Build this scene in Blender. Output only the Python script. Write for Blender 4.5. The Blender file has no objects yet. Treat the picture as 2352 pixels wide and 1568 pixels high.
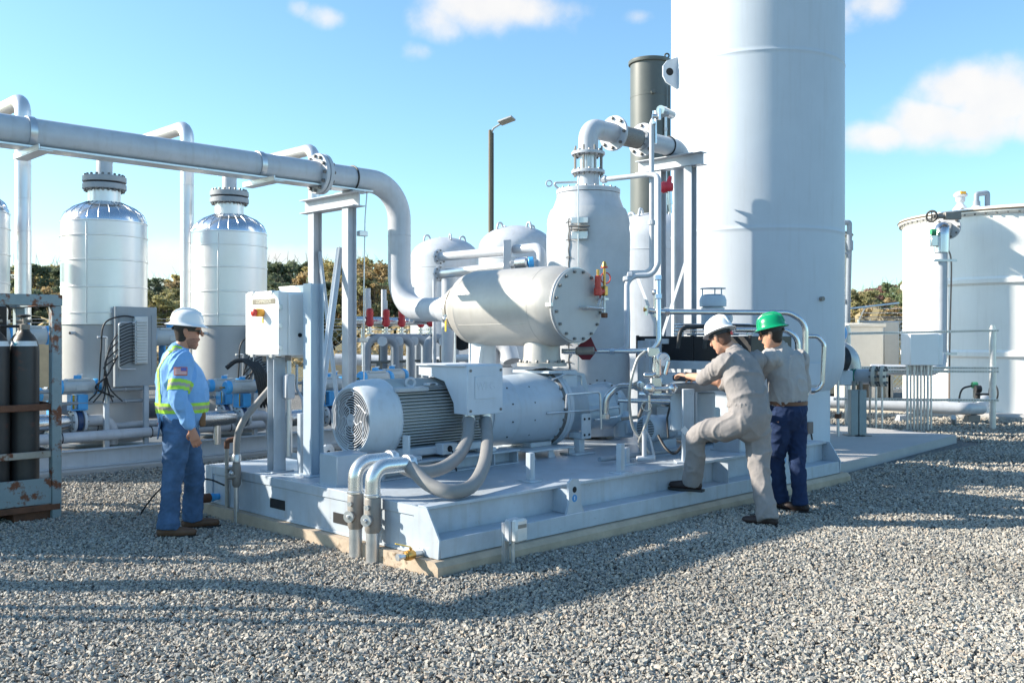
import bpy, bmesh, math, random
import numpy as np
from mathutils import Vector as V, Matrix, Euler, noise
sc = bpy.context.scene
COL = sc.collection
R = math.radians
rnd = random.Random(7)
PI = math.pi
# ---- survey: camera 1.65 m above the gravel, looking along +Y -------------
F, CU, CV, H = 2200.0, 1176.0, 772.0, 1.65
def P(u, v, d):                       # point at depth d along a sight line
    return V(((u-CU)/F*d, d, H+(CV-v)/F*d))
def G(u, v, z=0.0):                   # point on the level z
    d = (H-z)*F/(v-CV)
    return V(((u-CU)/F*d, d, z))
# compressor skid axes: a along its length, b across it
SK = Matrix.Translation((-.5, 6.56, 0)) @ Matrix.Rotation(R(45), 4, 'Z')
SKI = SK.inverted()
def S(a, b, z=0.0): return SK @ V((a, b, z))
Q = math.sqrt(.5)
def pb(u, v, b):                      # (a,b,z) of a sight line in plane b
    k = (u-CU)/F
    a = (k*(6.56+Q*b)+.5+Q*b)/(Q*(1-k))
    y = 6.56+Q*(a+b)
    return V((a, b, H+(CV-v)/F*y))
def pa(u, v, a):
    k = (u-CU)/F
    b = (-.5+Q*a-k*(6.56+Q*a))/(Q*(1+k))
    y = 6.56+Q*(a+b)
    return V((a, b, H+(CV-v)/F*y))

# ---------------------------------------------------------------- materials
MATS = {}
def nt_new(name):
    m = bpy.data.materials.new(name); m.use_nodes = True
    nt = m.node_tree; b = nt.nodes['Principled BSDF']
    return m, nt, b
def nd(nt, t, **kw):
    n = nt.nodes.new(t)
    for k, v in kw.items():
        if k.startswith('_'): n.inputs[k[1:]].default_value = v
        else: setattr(n, k, v)
    return n
def mat(name, col, rough=.5, metal=0.0, var=.08, scale=5.0, bump=0.0, bscale=60.0, spec=.5,
        rust=0.0, rcol=(.16, .055, .025), rscale=7.0, stretch=None, coat=0.0, streak=0.0):
    if name in MATS: return MATS[name]
    m, nt, b = nt_new(name)
    L = nt.links.new
    tc = nd(nt, 'ShaderNodeTexCoord')
    src = tc.outputs['Object']
    if stretch:
        mp = nd(nt, 'ShaderNodeMapping'); mp.inputs['Scale'].default_value = stretch
        L(src, mp.inputs[0]); src = mp.outputs[0]
    n1 = nd(nt, 'ShaderNodeTexNoise'); n1.inputs['Scale'].default_value = scale
    n1.inputs['Detail'].default_value = 6; n1.inputs['Roughness'].default_value = .65
    L(src, n1.inputs['Vector'])
    cr = nd(nt, 'ShaderNodeValToRGB')
    c = V(col)
    lo = [max(0, x*(1-var)) for x in c]; hi = [min(1, x*(1+var)) for x in c]
    cr.color_ramp.elements[0].position = .3; cr.color_ramp.elements[1].position = .7
    cr.color_ramp.elements[0].color = (*lo, 1); cr.color_ramp.elements[1].color = (*hi, 1)
    L(n1.outputs['Fac'], cr.inputs[0])
    out = cr.outputs[0]
    if streak:                                   # rain streaks and grime
        mp2 = nd(nt, 'ShaderNodeMapping'); mp2.inputs['Scale'].default_value = (9, 9, .7)
        L(tc.outputs['Object'], mp2.inputs[0])
        n3 = nd(nt, 'ShaderNodeTexNoise'); n3.inputs['Scale'].default_value = 2.0; n3.inputs['Detail'].default_value = 5
        L(mp2.outputs[0], n3.inputs['Vector'])
        mr = nd(nt, 'ShaderNodeMapRange'); mr.inputs[1].default_value = .52; mr.inputs[2].default_value = .8
        mr.inputs[3].default_value = 0; mr.inputs[4].default_value = streak
        L(n3.outputs['Fac'], mr.inputs[0])
        mx = nd(nt, 'ShaderNodeMix', data_type='RGBA', blend_type='MIX')
        L(mr.outputs[0], mx.inputs[0]); L(out, mx.inputs[6]); mx.inputs[7].default_value = (.26, .22, .17, 1)
        out = mx.outputs[2]
    L(out, b.inputs['Base Color'])
    rv = nd(nt, 'ShaderNodeMapRange'); rv.inputs[3].default_value = max(.03, rough-.07); rv.inputs[4].default_value = min(1, rough+.09)
    L(n1.outputs['Fac'], rv.inputs[0]); L(rv.outputs[0], b.inputs['Roughness'])
    b.inputs['Metallic'].default_value = metal
    b.inputs['Specular IOR Level'].default_value = spec
    if coat: b.inputs['Coat Weight'].default_value = coat
    if rust:
        n2 = nd(nt, 'ShaderNodeTexNoise'); n2.inputs['Scale'].default_value = rscale
        n2.inputs['Detail'].default_value = 8; n2.inputs['Roughness'].default_value = .7
        L(tc.outputs['Object'], n2.inputs['Vector'])
        mr = nd(nt, 'ShaderNodeMapRange'); t = 1-rust
        mr.inputs[1].default_value = .3+.4*t; mr.inputs[2].default_value = .3+.4*t+.06
        L(n2.outputs['Fac'], mr.inputs[0])
        mx = nd(nt, 'ShaderNodeMix', data_type='RGBA')
        L(mr.outputs[0], mx.inputs[0]); L(out, mx.inputs[6]); mx.inputs[7].default_value = (*rcol, 1)
        L(mx.outputs[2], b.inputs['Base Color'])
    if bump:
        n4 = nd(nt, 'ShaderNodeTexNoise'); n4.inputs['Scale'].default_value = bscale; n4.inputs['Detail'].default_value = 4
        L(src, n4.inputs['Vector'])
        bp = nd(nt, 'ShaderNodeBump'); bp.inputs['Strength'].default_value = bump; bp.inputs['Distance'].default_value = .01
        L(n4.outputs['Fac'], bp.inputs['Height']); L(bp.outputs[0], b.inputs['Normal'])
    MATS[name] = m
    return m

GREY = mat('grey_machine_paint', (.50, .55, .60), .38, var=.08, scale=4, bump=.05, bscale=90, streak=.22)
SKIDP = mat('skid_blue_grey_paint', (.42, .475, .535), .36, var=.13, scale=3.5, streak=.30, rust=.13, rcol=(.20, .13, .08), rscale=22)
PIPEP = mat('light_grey_pipe_paint', (.48, .505, .545), .36, var=.09, scale=4, streak=.22)
WHITE = mat('white_paint', (.88, .88, .87), .35, var=.03, scale=3, streak=.06)
TOWERP = mat('tower_paint', (.52, .57, .63), .48, spec=.35, var=.04, scale=1.2, streak=.10, bump=.12, bscale=1.6)
TANKW = mat('white_tank_fibreglass', (.84, .83, .80), .42, var=.03, scale=1.5, streak=.10)
TANKC = mat('cream_tank_fibreglass', (.66, .58, .44), .45, var=.03, scale=1.5)
BLANK = mat('grey_insulation_blanket', (.47, .49, .52), .7, var=.08, scale=4, bump=.35, bscale=9)
CASTS = mat('silencer_cast_steel', (.43, .415, .39), .42, metal=.2, var=.08, scale=4, bump=.05, bscale=80, streak=.16)
GALV = mat('galvanized_steel', (.62, .63, .64), .34, metal=.75, var=.12, scale=9)
STEEL = mat('stainless_tube', (.66, .66, .66), .24, metal=.95, var=.06, scale=8)
CLAD = mat('aluminium_cladding', (.74, .74, .74), .34, metal=.68, var=.04, scale=3, bump=.12, bscale=3.5)
CLADD = mat('aluminium_dome_gore', (.74, .75, .77), .2, metal=.95, var=.04, scale=3)
BOLT = mat('zinc_bolt', (.17, .165, .16), .45, metal=.5, var=.2, scale=20)
DARK = mat('black_rubber', (.022, .022, .024), .5, var=.2, scale=12)
BLACKP = mat('black_paint', (.018, .018, .020), .45, var=.2, scale=6)
HOLE = mat('dark_opening', (.012, .013, .015), .8, var=.1)
FLEX = mat('grey_flexible_conduit', (.24, .235, .23), .55, var=.08, scale=8)
SEALF = mat('cast_iron_conduit_fitting', (.25, .23, .21), .55, metal=.2, var=.12, scale=12)
STACK = mat('dark_stack_paint', (.105, .115, .108), .42, var=.06, scale=3, streak=.06)
REDP = mat('red_valve_paint', (.42, .015, .025), .4, var=.12, scale=14)
MAROON = mat('maroon_valve_cover', (.16, .015, .025), .55, var=.12, scale=14)
BLUEP = mat('blue_actuator_plastic', (.06, .36, .74), .38, var=.08, scale=8)
NAVYP = mat('navy_valve_body', (.02, .05, .13), .4, var=.12, scale=10)
BRASS = mat('brass', (.55, .33, .10), .32, metal=.9, var=.12, scale=20)
YELL = mat('yellow_plastic', (.72, .47, .03), .4, var=.06, scale=10)
REDB = mat('red_button', (.62, .05, .04), .35, var=.05)
CONC = mat('concrete', (.43, .345, .26), .85, var=.22, scale=3.5, bump=.5, bscale=22, rust=.22, rcol=(.13, .09, .055), rscale=2.6)
CONCG = mat('pale_concrete', (.42, .41, .40), .85, var=.08, scale=2.0, bump=.2, bscale=25)
RUSTR = mat('rusty_blue_grey_steel', (.23, .29, .31), .6, var=.12, scale=5, rust=.42, rscale=5, bump=.15, bscale=30)
RUSTY = mat('rusty_steel', (.13, .055, .03), .75, var=.35, scale=9, bump=.25, bscale=40)
RUSTP = mat('rust_spotted_pipe', (.36, .33, .29), .6, metal=.3, var=.15, scale=8, rust=.32, rscale=9)
CYLG = mat('dark_grey_cylinder_paint', (.035, .033, .033), .45, var=.25, scale=4, rust=.30, rcol=(.09, .04, .03), rscale=4)
LABELW = mat('white_label', (.72, .74, .76), .5, var=.04)
LABELB = mat('blue_label', (.05, .25, .55), .5, var=.04)
GREENP = mat('green_transmitter_paint', (.05, .30, .14), .4, var=.1)
GASKET = mat('green_gasket_band', (.02, .16, .12), .5, var=.1)
WOODP = mat('grey_utility_pole', (.17, .14, .10), .85, var=.25, scale=3, stretch=(8, 8, .5))
TANB = mat('tan_block_wall', (.50, .36, .22), .8, var=.1, scale=4)
PLATE = mat('nameplate_metal', (.17, .155, .12), .5, metal=.1, var=.1, scale=30)
GLASS = mat('clear_plastic_cover', (.62, .63, .62), .12, var=.1, scale=10, coat=.6)
BRAID = mat('stainless_braid', (.36, .33, .30), .45, metal=.7, var=.25, scale=30, bump=.6, bscale=120, stretch=(1, 1, 6))

# ---------------------------------------------------------- mesh builder
class MB:
    def __init__(s, M=None):
        s.v = []; s.f = []; s.m = []; s.k = 0; s.M = M
    def add(s, vs, fs):
        o = len(s.v)
        if s.M is not None: vs = [s.M @ V(p) for p in vs]
        s.v.extend([V(p) for p in vs])
        for f in fs:
            s.f.append(tuple(i+o for i in f)); s.m.append(s.k)
        return s
    def box(s, c, sz, rot=None, bv=.004):
        hx, hy, hz = sz[0]/2, sz[1]/2, sz[2]/2
        b = min(bv, hx*.45, hy*.45, hz*.45)
        c = V(c)
        Rm = rot.to_matrix() if isinstance(rot, Euler) else rot
        def T(p):
            p = V(p)
            return c + (Rm @ p if Rm is not None else p)
        if b <= 0:
            vs = [T((x*hx, y*hy, z*hz)) for x in (-1, 1) for y in (-1, 1) for z in (-1, 1)]
            return s.add(vs, [(0, 1, 3, 2), (4, 6, 7, 5), (0, 4, 5, 1), (2, 3, 7, 6), (0, 2, 6, 4), (1, 5, 7, 3)])
        vs = []; idx = {}
        for x in (-1, 1):
            for y in (-1, 1):
                for z in (-1, 1):
                    for ax in range(3):
                        q = [x*(hx-b), y*(hy-b), z*(hz-b)]
                        q[ax] += (x, y, z)[ax]*b
                        idx[(x, y, z, ax)] = len(vs); vs.append(T(q))
        fs = []
        for ax in range(3):
            o1, o2 = [(1, 2), (0, 2), (0, 1)][ax]
            for sg in (-1, 1):
                q = []
                for d1, d2 in ((-1, -1), (1, -1), (1, 1), (-1, 1)):
                    k = [0, 0, 0]; k[ax] = sg; k[o1] = d1; k[o2] = d2
                    q.append(idx[(*k, ax)])
                fs.append(tuple(q))
        for ax in range(3):
            o1, o2 = [(1, 2), (0, 2), (0, 1)][ax]
            for d1 in (-1, 1):
                for d2 in (-1, 1):
                    k0 = [0, 0, 0]; k0[o1] = d1; k0[o2] = d2; k1 = list(k0); k0[ax] = -1; k1[ax] = 1
                    fs.append((idx[(*k0, o1)], idx[(*k1, o1)], idx[(*k1, o2)], idx[(*k0, o2)]))
        for x in (-1, 1):
            for y in (-1, 1):
                for z in (-1, 1):
                    fs.append(tuple(idx[(x, y, z, a)] for a in range(3)))
        return s.add(vs, fs)
    def bb(s, a, b, bv=.004):             # box from two corners
        a, b = V(a), V(b)
        return s.box((a+b)/2, [abs(q) for q in (b-a)], bv=bv)
    def bar(s, p0, p1, w, h, up=(0, 0, 1), bv=.003):
        p0, p1 = V(p0), V(p1); z = (p1-p0); L = z.length; z.normalize()
        x = V(up).cross(z)
        if x.length < 1e-4: x = V((1, 0, 0)).cross(z)
        x.normalize(); y = z.cross(x)
        return s.box((p0+p1)/2, (w, h, L), Matrix((x, y, z)).transposed(), bv)
    def ibeam(s, p0, p1, w, h, t=.012, up=(0, 0, 1)):
        p0, p1 = V(p0), V(p1); z = (p1-p0).normalized(); x = V(up).cross(z).normalized(); y = z.cross(x)
        for sg in (-1, 1):
            o = y*sg*(h/2-t/2)
            s.bar(p0+o, p1+o, w, t, up, .002)
        s.bar(p0, p1, t, h-2*t, up, 0)
        return s
    def frame(s, ax):
        z = V(ax).normalized(); h = V((0, 0, 1)) if abs(z.z) < .9 else V((1, 0, 0))
        x = h.cross(z).normalized(); return x, z.cross(x), z
    def lathe(s, o, ax, prof, seg=32, sx=1.0, sy=1.0, arc=None):
        o = V(o); x, y, z = s.frame(ax)
        vs = []; fs = []; n = seg; rings = []
        for r, t in prof:
            if r < 1e-5:
                rings.append([len(vs)]); vs.append(o+z*t)
            else:
                rings.append(list(range(len(vs), len(vs)+n)))
                for i in range(n):
                    A = 2*PI*i/n
                    vs.append(o+z*t+x*math.cos(A)*r*sx+y*math.sin(A)*r*sy)
        for q0, q1 in zip(rings, rings[1:]):
            for i in range(n):
                j = (i+1) % n
                if len(q0) == 1 and len(q1) == 1: continue
                if len(q0) == 1: fs.append((q0[0], q1[i], q1[j]))
                elif len(q1) == 1: fs.append((q0[i], q0[j], q1[0]))
                else: fs.append((q0[i], q0[j], q1[j], q1[i]))
        for q, rev in ((rings[0], True), (rings[-1], False)):
            if len(q) > 1 and prof[0] != prof[-1]: fs.append(tuple(reversed(q)) if rev else tuple(q))
        return s.add(vs, fs)
    def cyl(s, p0, p1, r, r2=None, seg=20, bv=.0):
        p0, p1 = V(p0), V(p1); L = (p1-p0).length
        r2 = r if r2 is None else r2
        pr = [(r, 0), (r2, L)]
        if bv: pr = [(r-bv, 0), (r, bv), (r2, L-bv), (r2-bv, L)]
        return s.lathe(p0, p1-p0, pr, seg)
    def torus(s, c, ax, Rr, r, seg=32, q=8):
        return s.lathe(c, ax, [(Rr+r*math.cos(2*PI*(i % q)/q), r*math.sin(2*PI*(i % q)/q)) for i in range(q+1)], seg)
    def path(s, pts, fil, n=7):
        pts = [V(p) for p in pts]; out = [pts[0]]
        for i in range(1, len(pts)-1):
            p = pts[i]; d0 = (pts[i-1]-p); d1 = (pts[i+1]-p)
            l0, l1 = d0.length, d1.length; d0.normalize(); d1.normalize()
            ang = PI-d0.angle(d1)
            if ang < .02 or fil <= 0: out.append(p); continue
            t = min(fil*math.tan(ang/2), l0*.499, l1*.499); rr = t/math.tan(ang/2)
            bis = (d0+d1).normalized(); c = p+bis*(rr/math.cos(ang/2))
            a0 = (p+d0*t)-c; a1 = (p+d1*t)-c
            for k in range(n+1):
                out.append(c+a0.normalized().slerp(a1.normalized(), k/n)*rr)
        out.append(pts[-1]); return out
    def tube(s, pts, r, fil=.0, seg=14, n=7, cap=True, rf=None):
        pp = s.path(pts, fil, n)
        q = [pp[0]]
        for p in pp[1:]:
            if (p-q[-1]).length > 1e-5: q.append(p)
        pp = q
        x, y, z = s.frame(pp[1]-pp[0]); vs = []; fs = []
        for i, p in enumerate(pp):
            t = (pp[min(i+1, len(pp)-1)]-pp[max(i-1, 0)]).normalized()
            x = (x-t*x.dot(t)).normalized(); y = t.cross(x)
            rr = r if rf is None else r*rf(i/(len(pp)-1))
            for k in range(seg):
                A = 2*PI*k/seg; vs.append(p+x*math.cos(A)*rr+y*math.sin(A)*rr)
        for i in range(len(pp)-1):
            for k in range(seg):
                j = (k+1) % seg
                fs.append((i*seg+k, i*seg+j, (i+1)*seg+j, (i+1)*seg+k))
        if cap:
            fs.append(tuple(reversed(range(seg)))); fs.append(tuple(range((len(pp)-1)*seg, len(pp)*seg)))
        return s.add(vs, fs)
    def spline(s, pts, r, seg=12, n=6, rf=None):
        pts = [V(p) for p in pts]; out = []
        q = [pts[0]*2-pts[1]]+pts+[pts[-1]*2-pts[-2]]
        for i in range(1, len(q)-2):
            for k in range(n):
                out.append(cr(q[i-1], q[i], q[i+1], q[i+2], k/n))
        out.append(pts[-1])
        return s.tube(out, r, 0, seg, rf=rf)
    def bolts(s, c, ax, Rr, n, r=.012, h=.02, ph=.0):
        x, y, z = s.frame(ax); c = V(c)
        for i in range(n):
            A = 2*PI*(i+ph)/n; p = c+x*math.cos(A)*Rr+y*math.sin(A)*Rr
            s.lathe(p, z, [(r, 0), (r, h*.8), (r*.8, h)], 6)
        return s
    def flange(s, c, ax, Rr, t, n=8, br=.013, k1=None, both=True):
        """disc with bolts on both faces; bolts use slot k1 when given"""
        c = V(c); z = V(ax).normalized(); k0 = s.k
        s.lathe(c-z*t/2, z, [(Rr-.004, 0), (Rr, .004), (Rr, t-.004), (Rr-.004, t)], 32)
        if k1 is not None: s.k = k1
        s.bolts(c+z*t/2, z, Rr*.84, n, br, br*1.5)
        if both: s.bolts(c-z*t/2, -z, Rr*.84, n, br, br*1.5)
        s.k = k0
        return s
    def prism(s, poly, o, ux, uy, th, bv=0):
        o, ux, uy = V(o), V(ux), V(uy); nz = ux.cross(uy).normalized(); n = len(poly)
        vs = [o+ux*p[0]+uy*p[1]-nz*th/2 for p in poly]+[o+ux*p[0]+uy*p[1]+nz*th/2 for p in poly]
        fs = [tuple(reversed(range(n))), tuple(range(n, 2*n))]
        for i in range(n):
            j = (i+1) % n; fs.append((i, j, n+j, n+i))
        return s.add(vs, fs)
    def ball(s, c, r, sc=(1, 1, 1), seg=16):
        n = seg//2; c = V(c); vs = [c+V((0, 0, -r*sc[2]))]; fs = []
        for i in range(1, n):
            t = -PI/2+PI*i/n
            for k in range(seg):
                A = 2*PI*k/seg
                vs.append(c+V((math.cos(t)*math.cos(A)*r*sc[0], math.cos(t)*math.sin(A)*r*sc[1], math.sin(t)*r*sc[2])))
        vs.append(c+V((0, 0, r*sc[2])))
        for k in range(seg):
            j = (k+1) % seg; fs.append((0, 1+j, 1+k)); e = 1+(n-2)*seg; fs.append((e+k, e+j, len(vs)-1))
        for i in range(n-2):
            for k in range(seg):
                j = (k+1) % seg; a = 1+i*seg
                fs.append((a+k, a+j, a+seg+j, a+seg+k))
        return s.add(vs, fs)
    def text(s, body, c, ux, uy, size, depth=.002):
        cu = bpy.data.curves.new('lettering', 'FONT'); cu.body = body; cu.size = size; cu.extrude = depth
        cu.align_x = 'CENTER'; cu.align_y = 'CENTER'; cu.resolution_u = 3
        o = bpy.data.objects.new('lettering', cu); COL.objects.link(o)
        bpy.context.view_layer.update()
        me = bpy.data.meshes.new_from_object(o.evaluated_get(bpy.context.evaluated_depsgraph_get()))
        ux, uy = V(ux).normalized(), V(uy).normalized(); n = ux.cross(uy); c = V(c)
        s.add([c+ux*p.co.x+uy*p.co.y+n*p.co.z for p in me.vertices], [tuple(f.vertices) for f in me.polygons])
        bpy.data.objects.remove(o); bpy.data.meshes.remove(me); bpy.data.curves.remove(cu)
        return s
    def mesh(s, name, mats, off=V((0, 0, 0)), smooth=38):
        me = bpy.data.meshes.new(name)
        me.from_pydata([tuple(p-off) for p in s.v], [], s.f)
        if not isinstance(mats, (list, tuple)): mats = [mats]
        for m in mats: me.materials.append(m)
        me.polygons.foreach_set('material_index', [min(k, len(mats)-1) for k in s.m])
        b = bmesh.new(); b.from_mesh(me); bmesh.ops.recalc_face_normals(b, faces=b.faces[:]); b.to_mesh(me); b.free()
        if smooth:
            me.polygons.foreach_set('use_smooth', [True]*len(me.polygons)); me.set_sharp_from_angle(angle=R(smooth))
        me.update(); return me
    def build(s, name, mats, parent=None, smooth=38, label=None, cat=None, group=None, kind=None, off=None):
        if parent is not None:
            off = V((0, 0, 0)); q = parent
            while q is not None: off += q.location; q = q.parent
        elif off is None:
            xs = [p.x for p in s.v]; ys = [p.y for p in s.v]; zs = [p.z for p in s.v]
            off = V(((min(xs)+max(xs))/2, (min(ys)+max(ys))/2, min(zs)))
        o = bpy.data.objects.new(name, s.mesh(name, mats, off, smooth)); COL.objects.link(o)
        if parent is not None: o.parent = parent
        else: o.location = off
        tag(o, label, cat, group, kind)
        return o
def cr(p0, p1, p2, p3, t):
    return .5*((2*p1)+(p2-p0)*t+(2*p0-5*p1+4*p2-p3)*t*t+(3*p1-p0-3*p2+p3)*t**3)
def tag(o, label=None, cat=None, group=None, kind=None):
    if label: o['label'] = label
    if cat: o['category'] = cat
    if group: o['group'] = group
    if kind: o['kind'] = kind
    return o
def thing(name, label, cat, loc, group=None):
    o = bpy.data.objects.new(name, None); COL.objects.link(o); o.location = V(loc); o.empty_display_size = .2
    return tag(o, label, cat, group)
def kids(o): return [c for c in bpy.data.objects if c.parent == o]
def copy_tree(o, parent=None):
    c = o.copy(); COL.objects.link(c)
    if parent is not None: c.parent = parent
    for ch in kids(o): copy_tree(ch, c)
    return c
def place(o, loc, rz=0.0, label=None, s=None, group=None):
    o.location = V(loc); o.rotation_euler = (0, 0, rz)
    if s: o.scale = (s, s, s)
    if label: o['label'] = label
    if group: o['group'] = group
    return o
# ---------------------------------------------------------------- camera
cam = bpy.data.cameras.new('camera'); co = bpy.data.objects.new('camera', cam); COL.objects.link(co)
cam.sensor_width = 36; cam.lens = 36*F/2352; cam.clip_end = 3000; cam.clip_start = .05
co.location = (0, 0, H); co.rotation_euler = (R(90), 0, 0); cam.shift_y = -12/2352
sc.camera = co
# ---------------------------------------------------------------- light
SUN_EL, SUN_AZ = 27.6, 176.0          # azimuth from +X, counter-clockwise
ld = bpy.data.lights.new('sun', 'SUN'); ld.energy = 4.1; ld.angle = R(.53); ld.color = (1, .91, .77)
lo = bpy.data.objects.new('sun', ld); COL.objects.link(lo)
sd = V((math.cos(R(SUN_AZ))*math.cos(R(SUN_EL)), math.sin(R(SUN_AZ))*math.cos(R(SUN_EL)), math.sin(R(SUN_EL))))
lo.rotation_euler = sd.to_track_quat('Z', 'Y').to_euler(); lo.location = (-8, 2, 14)
w = bpy.data.worlds.new('World'); sc.world = w; w.use_nodes = True
nt = w.node_tree; nt.nodes.clear(); L = nt.links.new
out = nd(nt, 'ShaderNodeOutputWorld'); bg = nd(nt, 'ShaderNodeBackground'); L(bg.outputs[0], out.inputs[0])
sky = nd(nt, 'ShaderNodeTexSky', sky_type='NISHITA', sun_disc=False)
sky.sun_elevation = R(SUN_EL); sky.sun_rotation = R(90-SUN_AZ); sky.altitude = 60; sky.air_density = 1.0; sky.dust_density = .6; sky.ozone_density = 1.2
bg.inputs[1].default_value = .108
tint = nd(nt, 'ShaderNodeMix', data_type='RGBA', blend_type='MULTIPLY'); tint.inputs[0].default_value = 1
tint.inputs[7].default_value = (.70, .925, 1.0, 1); L(sky.outputs[0], tint.inputs[6])
# clouds: soft blobs at fixed compass bearings, edges broken by noise
geo = nd(nt, 'ShaderNodeTexCoord')
nz = nd(nt, 'ShaderNodeTexNoise'); nz.inputs['Scale'].default_value = 9; nz.inputs['Detail'].default_value = 9; nz.inputs['Roughness'].default_value = .58
L(geo.outputs['Generated'], nz.inputs['Vector'])
nz2 = nd(nt, 'ShaderNodeTexNoise'); nz2.inputs['Scale'].default_value = 34; nz2.inputs['Detail'].default_value = 6
L(geo.outputs['Generated'], nz2.inputs['Vector'])
clouds = [  # u, v, half width, half height (survey pixels), strength
 (1090, 20, 190, 70, 1.0), (1010, 45, 110, 65, .9), (1180, 20, 160, 55, .85), (960, 120, 60, 40, .6),
 (745, 40, 90, 35, .62), (690, 25, 40, 40, .5), (1470, 38, 60, 22, .45),
 (2000, 15, 110, 55, .8), (1940, 30, 90, 60, .7), (2200, 205, 120, 80, 1.15), (2280, 230, 130, 100, 1.2), (2140, 280, 130, 75, 1.15), (2030, 312, 110, 45, .9), (2220, 290, 190, 70, 1.15),
 (2210, 330, 110, 45, .9), (2400, 280, 140, 70, 1.0),
 (100, 560, 150, 55, .85), (-60, 570, 150, 70, .85), (380, 590, 150, 60, .95), (640, 590, 140, 42, .85), (800, 585, 110, 26, .6), (860, 640, 140, 40, .5), (220, 640, 400, 70, .7), (540, 640, 260, 60, .7),
 (1330, 600, 200, 30, .4),
]
acc = None
nrm = nd(nt, 'ShaderNodeVectorMath', operation='NORMALIZE'); L(geo.outputs['Generated'], nrm.inputs[0])
for u, v, hw, hh, st in clouds:
    d = V(((u-CU)/F, 1, (CV-v)/F)); Ld = d.length; d.normalize()
    sb = nd(nt, 'ShaderNodeVectorMath', operation='SUBTRACT'); L(nrm.outputs[0], sb.inputs[0]); sb.inputs[1].default_value = d
    ml = nd(nt, 'ShaderNodeVectorMath', operation='MULTIPLY'); L(sb.outputs[0], ml.inputs[0])
    ml.inputs[1].default_value = (F*Ld/hw, F*Ld/hw, F*Ld/hh)
    ln = nd(nt, 'ShaderNodeVectorMath', operation='LENGTH'); L(ml.outputs[0], ln.inputs[0])
    mr = nd(nt, 'ShaderNodeMapRange', interpolation_type='SMOOTHSTEP'); L(ln.outputs['Value'], mr.inputs[0])
    mr.inputs[1].default_value = 0; mr.inputs[2].default_value = 1.5; mr.inputs[3].default_value = st; mr.inputs[4].default_value = 0
    if acc is None: acc = mr.outputs[0]
    else:
        mx = nd(nt, 'ShaderNodeMath', operation='MAXIMUM'); L(acc, mx.inputs[0]); L(mr.outputs[0], mx.inputs[1]); acc = mx.outputs[0]
nm = nd(nt, 'ShaderNodeMath', operation='MULTIPLY_ADD'); L(nz.outputs['Fac'], nm.inputs[0]); nm.inputs[1].default_value = 1.15; nm.inputs[2].default_value = -.575
nm2 = nd(nt, 'ShaderNodeMath', operation='MULTIPLY_ADD'); L(nz2.outputs['Fac'], nm2.inputs[0]); nm2.inputs[1].default_value = .62; nm2.inputs[2].default_value = -.31
s1 = nd(nt, 'ShaderNodeMath', operation='ADD'); L(nm.outputs[0], s1.inputs[0]); L(nm2.outputs[0], s1.inputs[1])
s2 = nd(nt, 'ShaderNodeMath', operation='ADD'); L(s1.outputs[0], s2.inputs[0]); L(acc, s2.inputs[1])
cm = nd(nt, 'ShaderNodeMapRange', interpolation_type='SMOOTHSTEP'); L(s2.outputs[0], cm.inputs[0])
cm.inputs[1].default_value = .24; cm.inputs[2].default_value = .92; cm.inputs[4].default_value = .93
gate = nd(nt, 'ShaderNodeMath', operation='GREATER_THAN'); L(acc, gate.inputs[0]); gate.inputs[1].default_value = .0
cmg = nd(nt, 'ShaderNodeMath', operation='MULTIPLY'); L(cm.outputs[0], cmg.inputs[0]); L(gate.outputs[0], cmg.inputs[1])
ccr = nd(nt, 'ShaderNodeMix', data_type='RGBA'); L(nz2.outputs['Fac'], ccr.inputs[0])
ccr.inputs[6].default_value = (3.5, 3.5, 3.55, 1); ccr.inputs[7].default_value = (4.1, 3.95, 3.75, 1)
mixc = nd(nt, 'ShaderNodeMix', data_type='RGBA'); L(cmg.outputs[0], mixc.inputs[0]); L(tint.outputs[2], mixc.inputs[6]); L(ccr.outputs[2], mixc.inputs[7])
L(mixc.outputs[2], bg.inputs[0])
sc.view_settings.view_transform = 'Standard'; sc.view_settings.look = 'None'; sc.view_settings.gamma = 1; sc.view_settings.exposure = 1.28
sc.cycles.use_denoising = True; sc.cycles.max_bounces = 8
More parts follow.
